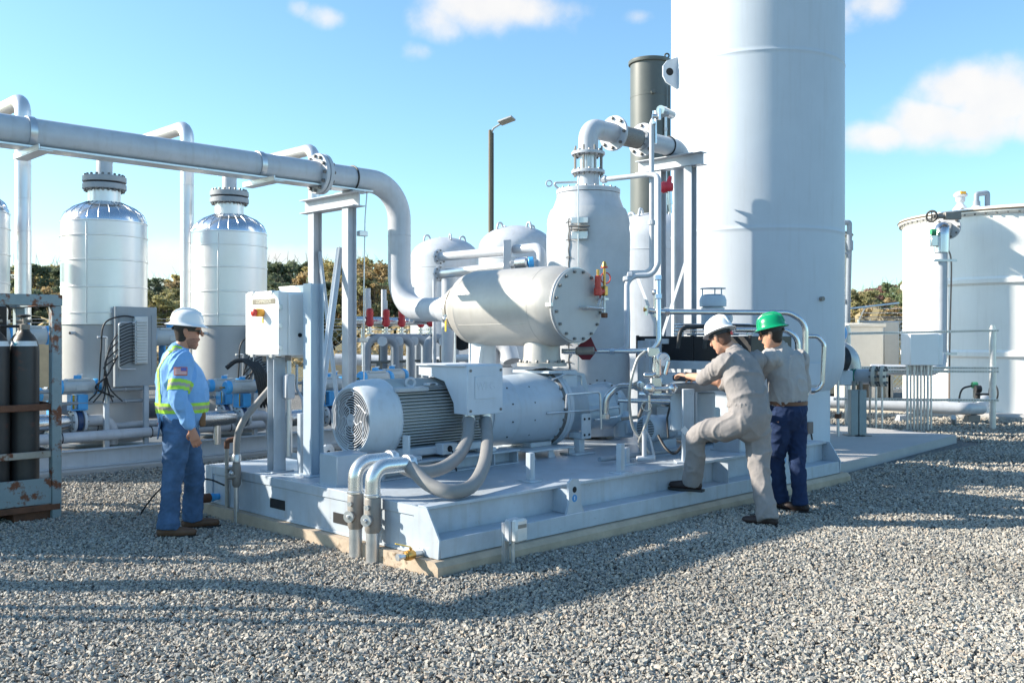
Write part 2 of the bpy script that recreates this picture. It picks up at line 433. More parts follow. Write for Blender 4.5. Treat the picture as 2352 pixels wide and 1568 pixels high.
# ---------------------------------------------------------------- ground
def gravel_mat():
    m, nt, b = nt_new('gravel_bed'); L = nt.links.new
    g = nd(nt, 'ShaderNodeTexCoord')
    v = nd(nt, 'ShaderNodeTexVoronoi', feature='F1'); v.inputs['Scale'].default_value = 40; L(g.outputs['Object'], v.inputs['Vector'])
    cr_ = nd(nt, 'ShaderNodeValToRGB'); e = cr_.color_ramp.elements
    e[0].color = (.15, .15, .15, 1); e[1].color = (.32, .30, .27, 1); e.new(.45).color = (.21, .21, .205, 1); e.new(.8).color = (.27, .25, .22, 1)
    sep = nd(nt, 'ShaderNodeSeparateColor'); L(v.outputs['Color'], sep.inputs[0]); L(sep.outputs[0], cr_.inputs[0])
    n = nd(nt, 'ShaderNodeTexNoise'); n.inputs['Scale'].default_value = .35; n.inputs['Detail'].default_value = 5; L(g.outputs['Object'], n.inputs['Vector'])
    mx = nd(nt, 'ShaderNodeMix', data_type='RGBA', blend_type='MULTIPLY'); mx.inputs[0].default_value = .5
    L(cr_.outputs[0], mx.inputs[6]); L(n.outputs['Fac'], mx.inputs[7])
    # far beyond the yard: dry grass
    sx = nd(nt, 'ShaderNodeSeparateXYZ'); L(g.outputs['Object'], sx.inputs[0])
    mr = nd(nt, 'ShaderNodeMapRange'); mr.inputs[1].default_value = 30; mr.inputs[2].default_value = 34; L(sx.outputs['Y'], mr.inputs[0])
    n5 = nd(nt, 'ShaderNodeTexNoise'); n5.inputs['Scale'].default_value = 1.2; n5.inputs['Detail'].default_value = 8; L(g.outputs['Object'], n5.inputs['Vector'])
    gr = nd(nt, 'ShaderNodeValToRGB'); gr.color_ramp.elements[0].color = (.10, .10, .035, 1); gr.color_ramp.elements[1].color = (.26, .20, .10, 1); L(n5.outputs['Fac'], gr.inputs[0])
    m2 = nd(nt, 'ShaderNodeMix', data_type='RGBA'); L(mr.outputs[0], m2.inputs[0]); L(mx.outputs[2], m2.inputs[6]); L(gr.outputs[0], m2.inputs[7])
    L(m2.outputs[2], b.inputs['Base Color']); b.inputs['Roughness'].default_value = .9
    bp = nd(nt, 'ShaderNodeBump'); bp.inputs['Strength'].default_value = .9; bp.inputs['Distance'].default_value = .03; bp.invert = True
    L(v.outputs['Distance'], bp.inputs['Height']); L(bp.outputs[0], b.inputs['Normal'])
    return m
g = MB(); g.add([(-400, -60, 0), (400, -60, 0), (400, 900, 0), (-400, 900, 0)], [(0, 1, 2, 3)])
gd = g.build('gravel_ground', gravel_mat(), smooth=0, kind='structure', off=V((0, 0, 0)))
# loose stones: one countless mass of crushed rock
def stone_mat():
    m, nt, b = nt_new('crushed_rock'); L = nt.links.new
    a = nd(nt, 'ShaderNodeVertexColor'); a.layer_name = 'stone'
    g = nd(nt, 'ShaderNodeTexCoord')
    n = nd(nt, 'ShaderNodeTexNoise'); n.inputs['Scale'].default_value = 60; n.inputs['Detail'].default_value = 4; L(g.outputs['Object'], n.inputs['Vector'])
    mr = nd(nt, 'ShaderNodeMapRange'); mr.inputs[3].default_value = .7; mr.inputs[4].default_value = 1.3; L(n.outputs['Fac'], mr.inputs[0])
    mx = nd(nt, 'ShaderNodeVectorMath', operation='SCALE'); L(a.outputs[0], mx.inputs[0]); L(mr.outputs[0], mx.inputs['Scale'])
    L(mx.outputs[0], b.inputs['Base Color']); b.inputs['Roughness'].default_value = .8
    return m
def stones():
    rg = np.random.default_rng(3)
    def field(y0, y1, dens, lo, hi, side=1.2):
        area = (y1-y0)*2*(y1*.56+side); n = int(area*dens)
        y = rg.uniform(y0, y1, n); x = rg.uniform(-1, 1, n)*(y1*.56+side)
        k = np.abs(x) < y*.56+side
        return x[k], y[k], rg.uniform(lo, hi, k.sum())
    fs = [field(3.6, 6.4, 4300, .0058, .0138), field(6.4, 8.5, 3300, .0065, .0148), field(8.5, 11, 1900, .008, .0165), field(11, 15, 800, .010, .019, .7), field(15, 21, 280, .013, .024, .3)]
    x = np.concatenate([f[0] for f in fs]); y = np.concatenate([f[1] for f in fs]); s = np.concatenate([f[2] for f in fs])
    a = Q*((x+.5)+(y-6.56)); b = Q*(-(x+.5)+(y-6.56))
    keep = ~((a > -.078) & (a < 6.03) & (b > -.078) & (b < 3.45)) & ~((a > 6.0) & (a < 11.3) & (b > .25) & (b < 6)) & ~(b > 6.55)
    x, y, s = x[keep], y[keep], s[keep]; n = len(x)
    ico = np.array([(-1, -1, -1), (1, -1, -1), (1, 1, -1), (-1, 1, -1), (-1, -1, 1), (1, -1, 1), (1, 1, 1), (-1, 1, 1)])*.66
    tri = np.array([(0, 2, 1), (0, 3, 2), (4, 5, 6), (4, 6, 7), (0, 1, 5), (0, 5, 4), (1, 2, 6), (1, 6, 5), (2, 3, 7), (2, 7, 6), (3, 0, 4), (3, 4, 7)])
    base = ico[None]+rg.uniform(-.42, .42, (n, 8, 3))
    base = base*np.stack([rg.uniform(.9, 1.6, n), rg.uniform(.7, 1.1, n), rg.uniform(.45, .9, n)], 1)[:, None]
    base *= s[:, None, None]
    q = rg.normal(size=(n, 4)); q[:, 1:3] *= .45; q /= np.linalg.norm(q, axis=1)[:, None]
    w_, i_, j_, k_ = q.T
    Rm = np.stack([1-2*(j_*j_+k_*k_), 2*(i_*j_-k_*w_), 2*(i_*k_+j_*w_), 2*(i_*j_+k_*w_), 1-2*(i_*i_+k_*k_), 2*(j_*k_-i_*w_), 2*(i_*k_-j_*w_), 2*(j_*k_+i_*w_), 1-2*(i_*i_+j_*j_)], 1).reshape(n, 3, 3)
    vs = np.einsum('nij,nvj->nvi', Rm, base)
    vs += np.stack([x, y, s*.3+rg.uniform(-.003, .013, n)], 1)[:, None]
    vs[:, :, 2] += np.array([max(0, .012+.03*noise.noise(V((a_*.8, b_*.8, 7)))) for a_, b_ in zip(x.tolist(), y.tolist())])[:, None]
    me = bpy.data.meshes.new('gravel_stones')
    me.vertices.add(n*8); me.vertices.foreach_set('co', vs.reshape(-1).astype(np.float32))
    F_ = (tri[None]+np.arange(n)[:, None, None]*8).reshape(-1)
    me.loops.add(len(F_)); me.loops.foreach_set('vertex_index', F_.astype(np.int32))
    me.polygons.add(n*12); me.polygons.foreach_set('loop_start', (np.arange(n*12)*3).astype(np.int32))
    try: me.polygons.foreach_set('loop_total', np.full(n*12, 3, np.int32))
    except Exception: pass
    pal = np.array([1.28, 1.20, 1.07])*(.45*.26+.55*np.array([(.19, .195, .20), (.25, .25, .25), (.31, .31, .30), (.36, .34, .31), (.15, .16, .17), (.38, .32, .26), (.27, .29, .29), (.42, .41, .39), (.33, .27, .23)]))
    big = np.array([noise.noise(V((a_*.55, b_*.55, 3)))+.6*noise.noise(V((a_*1.7, b_*1.7, 9))) for a_, b_ in zip(x.tolist(), y.tolist())])
    c = pal[rg.choice(len(pal), n, p=[.20, .18, .15, .10, .12, .06, .09, .06, .04])]*rg.uniform(.8, 1.2, (n, 1))*(1+.22*big[:, None])
    ca = me.color_attributes.new('stone', 'FLOAT_COLOR', 'POINT')
    ca.data.foreach_set('color', np.concatenate([np.repeat(c, 8, 0), np.ones((n*8, 1))], 1).reshape(-1).astype(np.float32))
    me.polygons.foreach_set('use_smooth', np.zeros(n*12, bool)); me.materials.append(stone_mat()); me.update(calc_edges=True); me.validate()
    o = bpy.data.objects.new('gravel_stones', me); COL.objects.link(o); o['kind'] = 'stuff'
    o['label'] = 'loose grey crushed rock covering the whole yard'
stones()
A_ = V((1, 0, 0)); B_ = V((0, 1, 0)); Z_ = V((0, 0, 1))     # skid axes inside MB(SK)
def skt(name, label, cat, a, b, z, group=None): return thing(name, label, cat, S(a, b, z), group)
# ------------------------------------------------ concrete plinth under the skid
m = MB(SK)
pr = [(-.07, -.02), (-.07, .085), (-.035, .118), (3.36, .118), (3.40, .08), (3.40, -.02)]
vs = []
for a in (-.07, 6.02): vs += [(a, p[0], p[1]) for p in pr]
n = len(pr); m.add(vs, [tuple(range(n)), tuple(reversed(range(n, 2*n)))]+[(i, (i+1) % n, n+(i+1) % n, n+i) for i in range(n)])
m.build('concrete_plinth', CONC, smooth=0, kind='structure', label='stained concrete plinth carrying the compressor skid', off=S(3, 1.6, 0))
# ------------------------------------------------ skid frame
sk = skt('equipment_skid', 'long blue grey steel skid frame on the concrete plinth', 'skid frame', 2.9, 1.6, .12)
m = MB(SK)
DZ = .46
m.bb((.02, .245, DZ-.02), (5.88, 3.20, DZ), .003)
m.build('deck', SKIDP, sk)
for b0, sg in ((0, 1), (3.44, -1)):      # long side channels with a step
    m = MB(SK)
    m.bb((.012, b0+sg*.0, .122), (5.89, b0+sg*.02, .252), .004)                   # outer lip
    m.bb((.012, b0+sg*.021, .225), (5.89, b0+sg*.20, .248), .003)                 # ledge
    m.bb((.012, b0+sg*.201, .122), (5.89, b0+sg*.222, DZ-.022), .003)             # web
    m.bb((.012, b0+sg*.15, DZ-.0215), (5.89, b0+sg*.2445, DZ+.003), .003)         # top flange
    for a in (3.65, 5.0):
        m.bb((a, b0+sg*.022, .2485), (a+.012, b0+sg*.20, DZ-.024), .001)
    m.build('side_channel', SKIDP, sk)
for a0, sg in ((0, 1), (5.9, -1)):
    m = MB(SK)
    m.bb((a0+sg*.004, .26, .122), (a0+sg*.02, 3.18, .385), .003)
    m.bb((a0-sg*.006, .25, .386), (a0+sg*.12, 3.19, DZ+.004), .005)
    m.bb((a0-sg*.004, .26, .122), (a0+sg*.003, 3.18, .140), .001)
    m.build('end_beam', SKIDP, sk)
    for bq, s2 in ((0, 1), (3.44, -1)):   # gusset plates closing the steps
        m = MB(SK)
        m.prism([(0, .123), (.26, .123), (.26, .458), (.12, .458), (-.012, .252)], (a0-sg*.001, bq, 0), (0, s2, 0), (0, 0, 1), .014)
        m.build('gusset_plate', SKIDP, sk)
for b0, b1 in ((1.96, 2.19), (.98, 1.26)):
    m = MB(SK); m.bb((-.001, b0, .205), (.0035, b1, .285), 0); m.build('fork_pocket', HOLE, sk)
# lifting lug on the near side with a blue sticker
def lug(a, b, sg, nm):
    m = MB(SK)
    poly = [(-.10, .0), (.115, .0), (.075, .07), (.068, .225), (.04, .27), (-.035, .275), (-.07, .25), (-.075, .07)]
    m.prism(poly, (a, b, .2505), (1, 0, 0), (0, 0, 1), .022)
    m.bb((a-.05, b+sg*.012, .2505), (a-.03, b+sg*.18, .44), .002)
    m.k = 1; m.cyl((a-.005, b-.013*sg, .44), (a-.005, b+.0125*sg, .44), .024)
    m.k = 2; m.cyl((a-.005, b-.0122*sg, .372), (a-.005, b-.011*sg, .372), .030)
    m.k = 3; m.bb((a-.009, b-.0128*sg, .358), (a-.001, b-.0121*sg, .374), 0); m.cyl((a-.005, b-.0128*sg, .382), (a-.005, b-.0121*sg, .382), .005)
    m.build('lifting_lug', [SKIDP, HOLE, LABELB, LABELW], sk, label='steel lifting lug with a round blue sticker' if nm else None)
lug(1.42, .02, 1, True); lug(4.7, .02, 1, False); lug(1.42, 3.42, -1, False)
# square posts on the deck (guard posts)
def stubpost(a, b, h, lab):
    m = MB(SK); m.bb((a-.028, b-.028, DZ+.001), (a+.028, b+.028, DZ+h), .004); m.bb((a-.075, b-.075, DZ), (a+.075, b+.075, DZ+.014), .002)
    m.build('guard_post', SKIDP, label=lab, cat='steel post', group='short square posts on the skid deck')
stubpost(1.38, .46, .235, 'short blue grey square post beside the big motor conduits')
stubpost(2.284, .24, .255, 'short blue grey square post before the small pump motor')
stubpost(2.75, .55, .16, 'lowest square post on the deck right of the small pump motor')
# ------------------------------------------------ drain valve on the skid gusset
t = skt('ball_valve', 'brass drain ball valve with yellow lever at the near skid corner', 'valve', -.06, .16, .08)
m = MB(SK); c = V((-.11, .17, .145))
m.cyl(c-A_*.055, c+A_*.03, .030, seg=8, bv=.004); m.lathe(c-A_*.012, A_, [(0, -.035), (.034, -.03), (.038, 0), (.034, .03), (0, .035)], 16)
m.cyl(c, c+Z_*.05, .011); m.build('valve_body', BRASS, t)
m = MB(SK); m.cyl(c+A_*.03, c+A_*.105, .024, seg=12); m.cyl(c+A_*.09, c+A_*.108, .034, seg=20)
m.cyl(c-A_*.10, c-A_*.055, .020, seg=8); m.cyl(c-A_*.118, c-A_*.10, .026, seg=6); m.build('nipple', GALV, t)
m = MB(SK); m.bar(c+V((.0, 0, .055)), c+V((-.10, .045, .085)), .022, .006); m.build('handle', YELL, t)
t = skt('ball_valve', 'blue and brown drain fitting low at the far left skid corner', 'valve', -.1, 3.08, .1)
m = MB(SK); c = V((-.05, 3.08, .19)); m.cyl(c-A_*.03, c+A_*.06, .03, seg=12); m.cyl(c-A_*.03, c-A_*.0, .038, seg=16); m.build('nipple', BLUEP, t)
m = MB(SK); m.cyl(c-A_*.12, c-A_*.03, .042, seg=12, bv=.008); m.cyl(c-A_*.18, c-A_*.12, .028, seg=8); m.build('valve_body', RUSTY, t)
m = MB(SK); m.spline([(-.02, 2.93, .31), (-.14, 3.0, .37), (-.28, 3.12, .36), (-.42, 3.3, .30), (-.5, 3.5, .1), (-.5, 3.6, 0)], .008)
m.build('black_cable', DARK, label='thin black cable looping off the far left skid corner', cat='cable')
# ------------------------------------------------ electric motor
MB_, MZ = 1.73, .936
mo = skt('electric_motor', 'large light grey electric motor with round fan grille facing left', 'motor', 1.4, MB_, DZ)
X0 = V((.5, MB_, MZ))
m = MB(SK)
m.lathe(X0, A_, [(.262, .012), (.262, 0), (.275, -.008), (.29, 0), (.305, .03), (.325, .07), (.338, .115), (.343, .155), (.345, .26), (.338, .265), (.335, .20), (.25, .11), (.25, .02), (.262, .012)], 56)
m.build('fan_cowl', GREY, mo)
m = MB(SK); m.lathe(X0+A_*.10, A_, [(0, 0), (.26, 0), (.26, .02), (0, .02)], 40); m.build('fan', HOLE, mo)  # plain black backing disc: shade behind the grille slots put into its colour
m = MB(SK)
for i in range(10):
    r = .052+i*.0215
    m.lathe(X0, A_, [(r, 0), (r+.0075, -.002), (r+.0075, .004), (r, .004), (r, 0)], 48)
m.lathe(X0, A_, [(0, -.006), (.046, -.006), (.050, 0), (.050, .008), (0, .008)], 24)
for i in range(6):                      # wavy spokes
    pts = []
    for k in range(12):
        r = .045+k*.0195; A = 2*PI*i/6+.28*math.sin(k*.85)+.05*k
        pts.append(X0+V((-.001, math.cos(A)*r, math.sin(A)*r)))
    m.tube(pts, .0055, 0, 6)
m.text('weg', X0-A_*.007, (0, -1, 0), (0, 0, 1), .03, .001)
m.build('fan_grille', PIPEP, mo)
m = MB(SK)
m.cyl((.74, MB_, MZ), (1.82, MB_, MZ), .285, seg=40)
for k in range(-9, 10):                 # horizontal cooling fins
    dz = k*.0275; hw = math.sqrt(max(0, .338**2-dz*dz))
    for sg in (-1, 1):
        b0 = math.sqrt(max(0, .28**2-dz*dz))-.01 if abs(dz) < .27 else .04
        m.bb((.79, MB_+sg*b0, MZ+dz-.0045), (1.80, MB_+sg*hw, MZ+dz+.0045), .001)
for k in range(-9, 10):                 # upright fins on the crown
    db = k*.024; h = math.sqrt(.338**2-db*db)
    m.bb((.79, MB_+db-.004, MZ+.27), (1.80, MB_+db+.004, MZ+h), .001)
m.bb((.78, MB_-.30, MZ+.235), (1.12, MB_+.30, MZ+.275), .012)
m.build('ribbed_frame', mat('grey_motor_paint', (.42, .45, .48), .4, var=.08, streak=.15), mo)
m = MB(SK)
for a in (.74, 1.80): m.lathe((a, MB_, MZ), A_, [(.28, 0), (.34, 0), (.347, .01), (.347, .05), (.34, .06), (.28, .06)], 48)
for sg in (-1, 1):
    m.bb((.80, MB_+sg*.19, MZ-.315), (1.80, MB_+sg*.34, MZ-.245), .012)
    m.bb((.78, MB_+sg*.20, MZ-.34), (.94, MB_+sg*.42, MZ-.300), .006); m.bb((1.66, MB_+sg*.20, MZ-.34), (1.82, MB_+sg*.42, MZ-.300), .006)
    m.bb((.79, MB_+sg*.335, MZ-.30), (.81, MB_+sg*.42, MZ-.12), .003)
m.build('end_shield', GREY, mo)
m = MB(SK); m.torus((.98, MB_-.21, MZ+.31), A_*.5+B_*.8, .038, .013, 24, 10); m.cyl((.98, MB_-.19, MZ+.25), (.98, MB_-.205, MZ+.285), .018)
m.build('lifting_eye', PIPEP, mo)
m = MB(SK); m.torus((1.6, MB_+.21, MZ+.31), A_*.5+B_*.8, .038, .013, 24, 10); m.build('lifting_eye', PIPEP, mo)
m = MB(SK)
tb = [(1.15, .97), (1.15, 1.385), (1.155, 1.40), (1.80, 1.40), (1.815, 1.385), (1.815, 1.30), (1.60, 1.285), (1.46, 1.25), (1.335, 1.06), (1.325, .97)]
m.prism([(-q[0], q[1]) for q in tb], (1.515, 0, 0), (0, -1, 0), (0, 0, 1), .40)
m.bb((1.300, 1.138, .962), (1.73, 1.158, 1.392), .012)
m.bb((1.29, 1.17, 1.385), (1.74, 1.83, 1.402), .008)
m.bb((1.385, 1.130, 1.10), (1.64, 1.139, 1.30), .004)
m.k = 1
for a in (1.335, 1.70):
    for z in (1.0, 1.35): m.cyl((a, 1.128, z), (a, 1.14, z), .012, seg=8)
m.k = 0
m.text('WEG', (1.515, 1.1295, 1.21), (1, 0, 0), (0, 0, 1), .10, .002)
m.bb((1.40, 1.134, 1.075), (1.63, 1.139, 1.082), 0)
m.build('terminal_box', [mat('pale_terminal_box_paint', (.52, .58, .65), .4, var=.06, streak=.12), BOLT], mo)
m = MB(SK); m.bb((1.16, 1.30, .62), (1.33, 1.41, .72), .008); m.k = 1; m.cyl((1.24, 1.296, .67), (1.24, 1.302, .67), .028); m.k = 2
m.spline([(1.24, 1.298, .67), (1.25, 1.25, .62), (1.26, 1.26, .54), (1.30, 1.28, .475)], .008); m.build('heater_box', [GREY, HOLE, DARK], mo)
m = MB(SK); m.bb((1.14, MB_-.25, 1.215), (1.26, MB_-.19, 1.235), .002)
m.k = 1; m.bb((1.17, MB_-.2505, 1.22), (1.23, MB_-.2495, 1.232), 0); m.build('rating_plate', [GREY, HOLE], mo)
# motor base
mb = skt('motor_base', 'grey steel base rails under the large motor', 'machine base', 1.3, MB_, DZ)
m = MB(SK)
for sg in (-1, 1):
    b = MB_+sg*.33; m.bb((.52, b-.10, .575), (2.12, b+.10, .594), .003); m.bb((.52, b-.08, DZ+.001), (2.12, b+.08, DZ+.013), .002)
    for a in (.54, 1.18, 1.80, 2.10): m.bb((a, b-.075, DZ+.0135), (a+.015, b+.075, .5745), .001)
    m.bb((.525, b+.03, DZ+.0135), (2.115, b+.045, .5745), .001)
m.bb((.50, MB_-.44, DZ+.001), (.515, MB_+.44, .585), .003)
m.build('base_rail', SKIDP, mb)
m = MB(SK); m.bb((.58, MB_-.23, DZ+.002), (2.08, MB_+.23, DZ+.012), 0); m.build('base_plate', SKIDP, mb)
m = MB(SK); m.bb((.065, 1.30, DZ+.001), (.36, 1.55, .712), .006); m.bb((.045, 1.28, DZ+.0005), (.38, 1.57, DZ+.012), .002)
m.build('pedestal_box', mat('blue_pedestal_paint', (.36, .43, .50), .35, var=.05, streak=.1), label='blue grey square steel box at the foot of the motor fan', cat='steel box')
# ------------------------------------------------ conduits from terminal box into the ground
GAL2 = mat('bright_galvanized_elbow', (.70, .71, .70), .26, metal=.8, var=.1, scale=7)
def conduit(b, label, path, zc, ph):
    t = skt('power_conduit', label, 'conduit', -.09, b, 0, 'motor power conduits')
    r = .046; c = V((-.09, b, 0))
    m = MB(SK); m.cyl(c-Z_*.05, c+Z_*.245, .049, seg=24); m.build('riser_pipe', GALV, t)
    m = MB(SK); m.lathe(c, Z_, [(.05, .23), (.058, .25), (.060, .30), (.060, .47), (.055, .485), (.05, .49)], 24)
    d = V((-.94, -.34, 0)).normalized()
    m.cyl(c+Z_*.33+d*.03, c+Z_*.33+d*.08, .040, seg=20); m.cyl(c+Z_*.42+d*.03, c+Z_*.42+d*.07, .017, seg=16)
    m.build('seal_fitting', SEALF, t)
    m = MB(SK); q = c+Z_*.33+d*.08; m.cyl(q, q+d*.014, .044, seg=12)
    m.bar(q+d*.014, q+d*.030, .024, .024, Z_ if ph else Z_+V((.34, -.94, 0)), .002); q = c+Z_*.42+d*.07; m.cyl(q, q+d*.012, .02, seg=6); m.build('seal_plug', GALV, t)
    m = MB(SK); m.tube([c+Z_*.485, c+V((0, 0, zc)), c+V((.30, -.02, zc))], .056, .21, 24, 12, False)
    m.lathe(c+Z_*.485, Z_, [(.056, 0), (.063, .006), (.063, .02), (.056, .026)], 24)
    m.build('elbow', GAL2, t)
    e = c+V((.30, -.02, zc))
    m = MB(SK); m.lathe(e-A_*.015, A_, [(.05, 0), (.070, .004), (.070, .03), (.057, .036)], 20); m.lathe(e+A_*.02, A_, [(.05, 0), (.066, .003), (.066, .03), (.05, .033)], 8); m.build('collar', GALV, t)
    m = MB(SK); q = V(path[-1]); m.lathe(q-Z_*.035, Z_, [(.050, 0), (.062, .004), (.062, .03), (.055, .05), (.055, .085)], 20); m.lathe(q-Z_*.075, Z_, [(.052, 0), (.060, .003), (.060, .035), (.052, .04)], 20); m.build('collar', GALV, t)
    m = MB(SK); m.spline([e]+[V(p) for p in path], .052, 18, 10); m.build('flexible_hose', FLEX, t)
def lk(*q): return [tuple(SKI @ P(*p)) for p in q]
conduit(.63, 'nearer of the two galvanized conduit elbows with grey hose to the motor box', lk((985, 1112, 6.98), (1040, 1129, 6.93), (1086, 1113, 7.15), (1112, 1065, 7.6), (1119, 1010, 8.15), (1116, 962, 8.5)), .70, False)
conduit(.84, 'farther of the two galvanized conduit elbows with grey hose to the motor box', lk((950, 1082, 7.36), (1005, 1078, 7.5), (1048, 1052, 7.75), (1073, 1008, 8.1), (1077, 962, 8.4)), .715, True)
# ------------------------------------------------ screw compressor
cp = skt('screw_compressor', 'grey screw compressor with ring of bolts behind the motor', 'compressor', 2.9, MB_, DZ)
XA = V((0, MB_, .925))
CPP = mat('compressor_blue_grey_paint', (.45, .52, .59), .36, var=.07, scale=3, streak=.2)
m = MB(SK); m.lathe(XA, A_, [(.30, 1.86), (.335, 1.88), (.338, 2.22), (.334, 2.225), (.336, 2.23), (.350, 2.56), (.360, 2.80), (.395, 2.83), (.395, 2.87), (.28, 2.87)], 56)
for i in range(4):
    for a in (2.12, 2.42):
        A = -.75+.5*i; m.k = 1; p = XA+V((a, -math.cos(A)*.339, math.sin(A)*.339)); m.cyl(p, p+V((0, -math.cos(A)*.006, math.sin(A)*.006)), .008, seg=8)
m.k = 0; m.build('bell_housing', [CPP, HOLE], cp)
m = MB(SK); m.lathe(XA, A_, [(.28, 2.875), (.395, 2.875), (.40, 2.885), (.40, 2.925), (.37, 2.94), (.345, 2.97), (.335, 3.20), (.30, 3.26), (.27, 3.30), (.2, 3.30)], 56)
m.k = 1; m.lathe(XA, A_, [(.358, 2.800), (.394, 2.826), (.394, 2.829), (.358, 2.829)], 56); m.bolts(XA+A_*2.83, -A_, .375, 22, .019, .030); m.k = 0
m.prism([(-.27, -.05), (.27, -.05), (.27, .335), (-.27, .335)], (3.00, MB_, .96), (0, 1, 0), (0, 0, 1), .22)
m.bb((2.70, MB_-.26, 1.275), (3.12, MB_+.26, 1.305), .006)
m.prism([(.0, -.05), (.34, -.05), (.20, .30), (0, .33)], (3.105, MB_, .96), (1, 0, 0), (0, 0, 1), .40)
m.build('gear_housing', [CPP, BOLT], cp)
m = MB(SK); m.lathe(XA-Z_*.03, A_, [(.2, 3.30), (.235, 3.30), (.24, 3.40), (.23, 3.80), (.26, 3.82), (.26, 3.88), (.24, 3.90), (.20, 4.02), (.12, 4.05), (0, 4.05)], 40, 1.0, 1.0)
for sg in (-1, 1): m.lathe(XA+V((0, sg*.10, -.10)), A_, [(0, 3.3), (.17, 3.31), (.17, 3.84), (.15, 3.9), (0, 3.92)], 28)
m.k = 1; m.bolts(XA+A_*3.82, -A_, .248, 14, .011, .016); m.k = 0
m.build('rotor_casing', [CPP, BOLT], cp)
m = MB(SK); m.cyl((3.92, MB_-.23, .56), (3.92, MB_-.23, .74), .105, seg=28, bv=.01); m.lathe((3.92, MB_-.23, .74), Z_, [(.105, 0), (.08, .03), (.05, .1)], 20)
m.bb((3.83, MB_-.36, .61), (3.99, MB_-.325, .73), .006); m.build('oil_pump', CPP, cp)
m = MB(SK); m.tube([(2.55, MB_-.365, .90), (3.0, MB_-.40, .90), (3.25, MB_-.34, .885), (3.72, MB_-.33, .90), (3.74, MB_-.33, .80), (3.35, MB_-.30, .78)], .010, .03, 8); m.build('oil_line', GALV, cp)
m = MB(SK)
m.bb((2.99, MB_-.44, .62), (3.13, MB_-.425, .87), .003); m.k = 1
for a in (3.025, 3.095):
    for z in (.66, .82): m.cyl((a, MB_-.446, z), (a, MB_-.439, z), .012, seg=8)
m.k = 0
for sg in (-1, 1):
    m.bb((3.0, MB_+sg*.25, .62), (3.12, MB_+sg*.41, .68), .006); m.bb((3.02, MB_+sg*.30, DZ+.02), (3.10, MB_+sg*.38, .62), .005); m.bb((2.90, MB_+sg*.22, DZ+.001), (3.20, MB_+sg*.44, DZ+.02), .004)
m.build('support_foot', [GREY, HOLE], cp)
m = MB(SK)
m.bb((2.3, MB_-.38, .535), (2.95, MB_+.38, .555), .003)
for a in (2.32, 2.6, 2.9):
    for b in (-.34, .30): m.prism([(0, 0), (.10, 0), (.06, .072), (.0, .072)], (a, MB_+b, DZ+.001), (1, 0, 0), (0, 0, 1), .015)
m.bb((2.5, MB_-.2, .556), (2.8, MB_+.2, .60), .004)
m.build('compressor_base', GREY, cp)
# ------------------------------------------------ silencer drum on its nozzle
si = skt('inlet_silencer', 'beige grey horizontal drum with bolted end plate above the compressor', 'silencer', 2.87, 2.1, 1.36)
SZ = 1.955; D0, D1 = 1.26, 2.86
XB = V((2.87, 0, SZ)); mB = -B_
m = MB(SK); m.lathe(XB, B_, [(.34, D0+.03), (.352, D0+.06), (.385, D0+.13), (.402, D0+.22), (.4065, D0+.30), (.4085, D0+.302), (.4085, D0+.312), (.406, D0+.314), (.406, D1-.22), (.408, D1-.218), (.408, D1-.208), (.405, D1-.205), (.385, D1-.10), (.33, D1-.02), (.24, D1), (0, D1)], 64)
m.bar((2.87-.3615, D0+.35, SZ-.185), (2.87-.3615, D1-.25, SZ-.185), .004, .006); m.build('drum', CASTS, si)
m = MB(SK); m.lathe(XB, B_, [(0, D0-.025), (.362, D0-.025), (.368, D0-.018), (.368, D0+.025), (.30, D0+.028)], 64)
m.k = 1; m.bolts(XB+B_*(D0-.025), -B_, .335, 16, .016, .024, .5); m.k = 0
m.cyl((2.87+.03, D0-.12, SZ-.02), (2.87+.03, D0-.02, SZ-.02), .012); m.ball((2.9, D0-.12, SZ-.02), .018)
m.k = 2; m.torus((2.87, D0+.0, SZ), B_, .373, .007, 48, 6); m.bar((2.87-.376, D0-.02, SZ), (2.87-.376, D0+.06, SZ), .03, .04)
m.build('end_plate', [mat('grey_end_plate', (.46, .46, .46), .5, var=.06, scale=3, streak=.08), BOLT, GALV], si)
m = MB(SK); m.lathe((2.87, MB_, 0), Z_, [(.18, 1.60), (.185, 1.58), (.19, 1.44), (.20, 1.385), (.255, 1.38), (.255, 1.345), (.18, 1.345)], 36)
m.k = 1; m.bolts((2.87, MB_, 1.38), Z_, .225, 12, .017, .028); m.k = 0; m.build('outlet_nozzle', [CASTS, BOLT], si)
m = MB(SK); m.cyl((2.87, 2.62, .5), (2.87, 2.62, 1.60), .15, seg=28); m.prism([(-.32, 0), (-.27, 0), (-.2, .42), (-.24, .42)], (2.87, 2.45, 1.12), (1, 0, 0), (0, 0, 1), .12)
m.bb((2.65, 2.42, DZ+.001), (3.09, 2.84, DZ+.03), .004); m.build('support_leg', GREY, si)
m = MB(SK)
m.lathe(XB, B_, [(.10, D1-.01), (.19, D1+.005), (.20, D1+.02), (.262, D1+.025), (.266, D1+.03), (.266, D1+.065), (.20, D1+.068), (.20, D1+.085), (.266, D1+.088), (.266, D1+.125), (.20, D1+.13), (.12, D1+.135)], 40)
m.k = 1; m.bolts(XB+B_*(D1+.125), B_, .236, 14, .017, .03); m.bolts(XB+B_*(D1+.026), -B_, .236, 14, .017, .02); m.k = 0; m.build('inlet_flange', [CASTS, BOLT], si)
rv = skt('relief_valve', 'red relief valves with brass fittings on the drum end plate', 'valve', 3.2, D0-.08, 1.9)
m = MB(SK)
def knob(m, pts, k): m.k = k; m.lathe(pts[0], pts[1], pts[2], 14)
c = V((3.08, D0-.10, SZ))
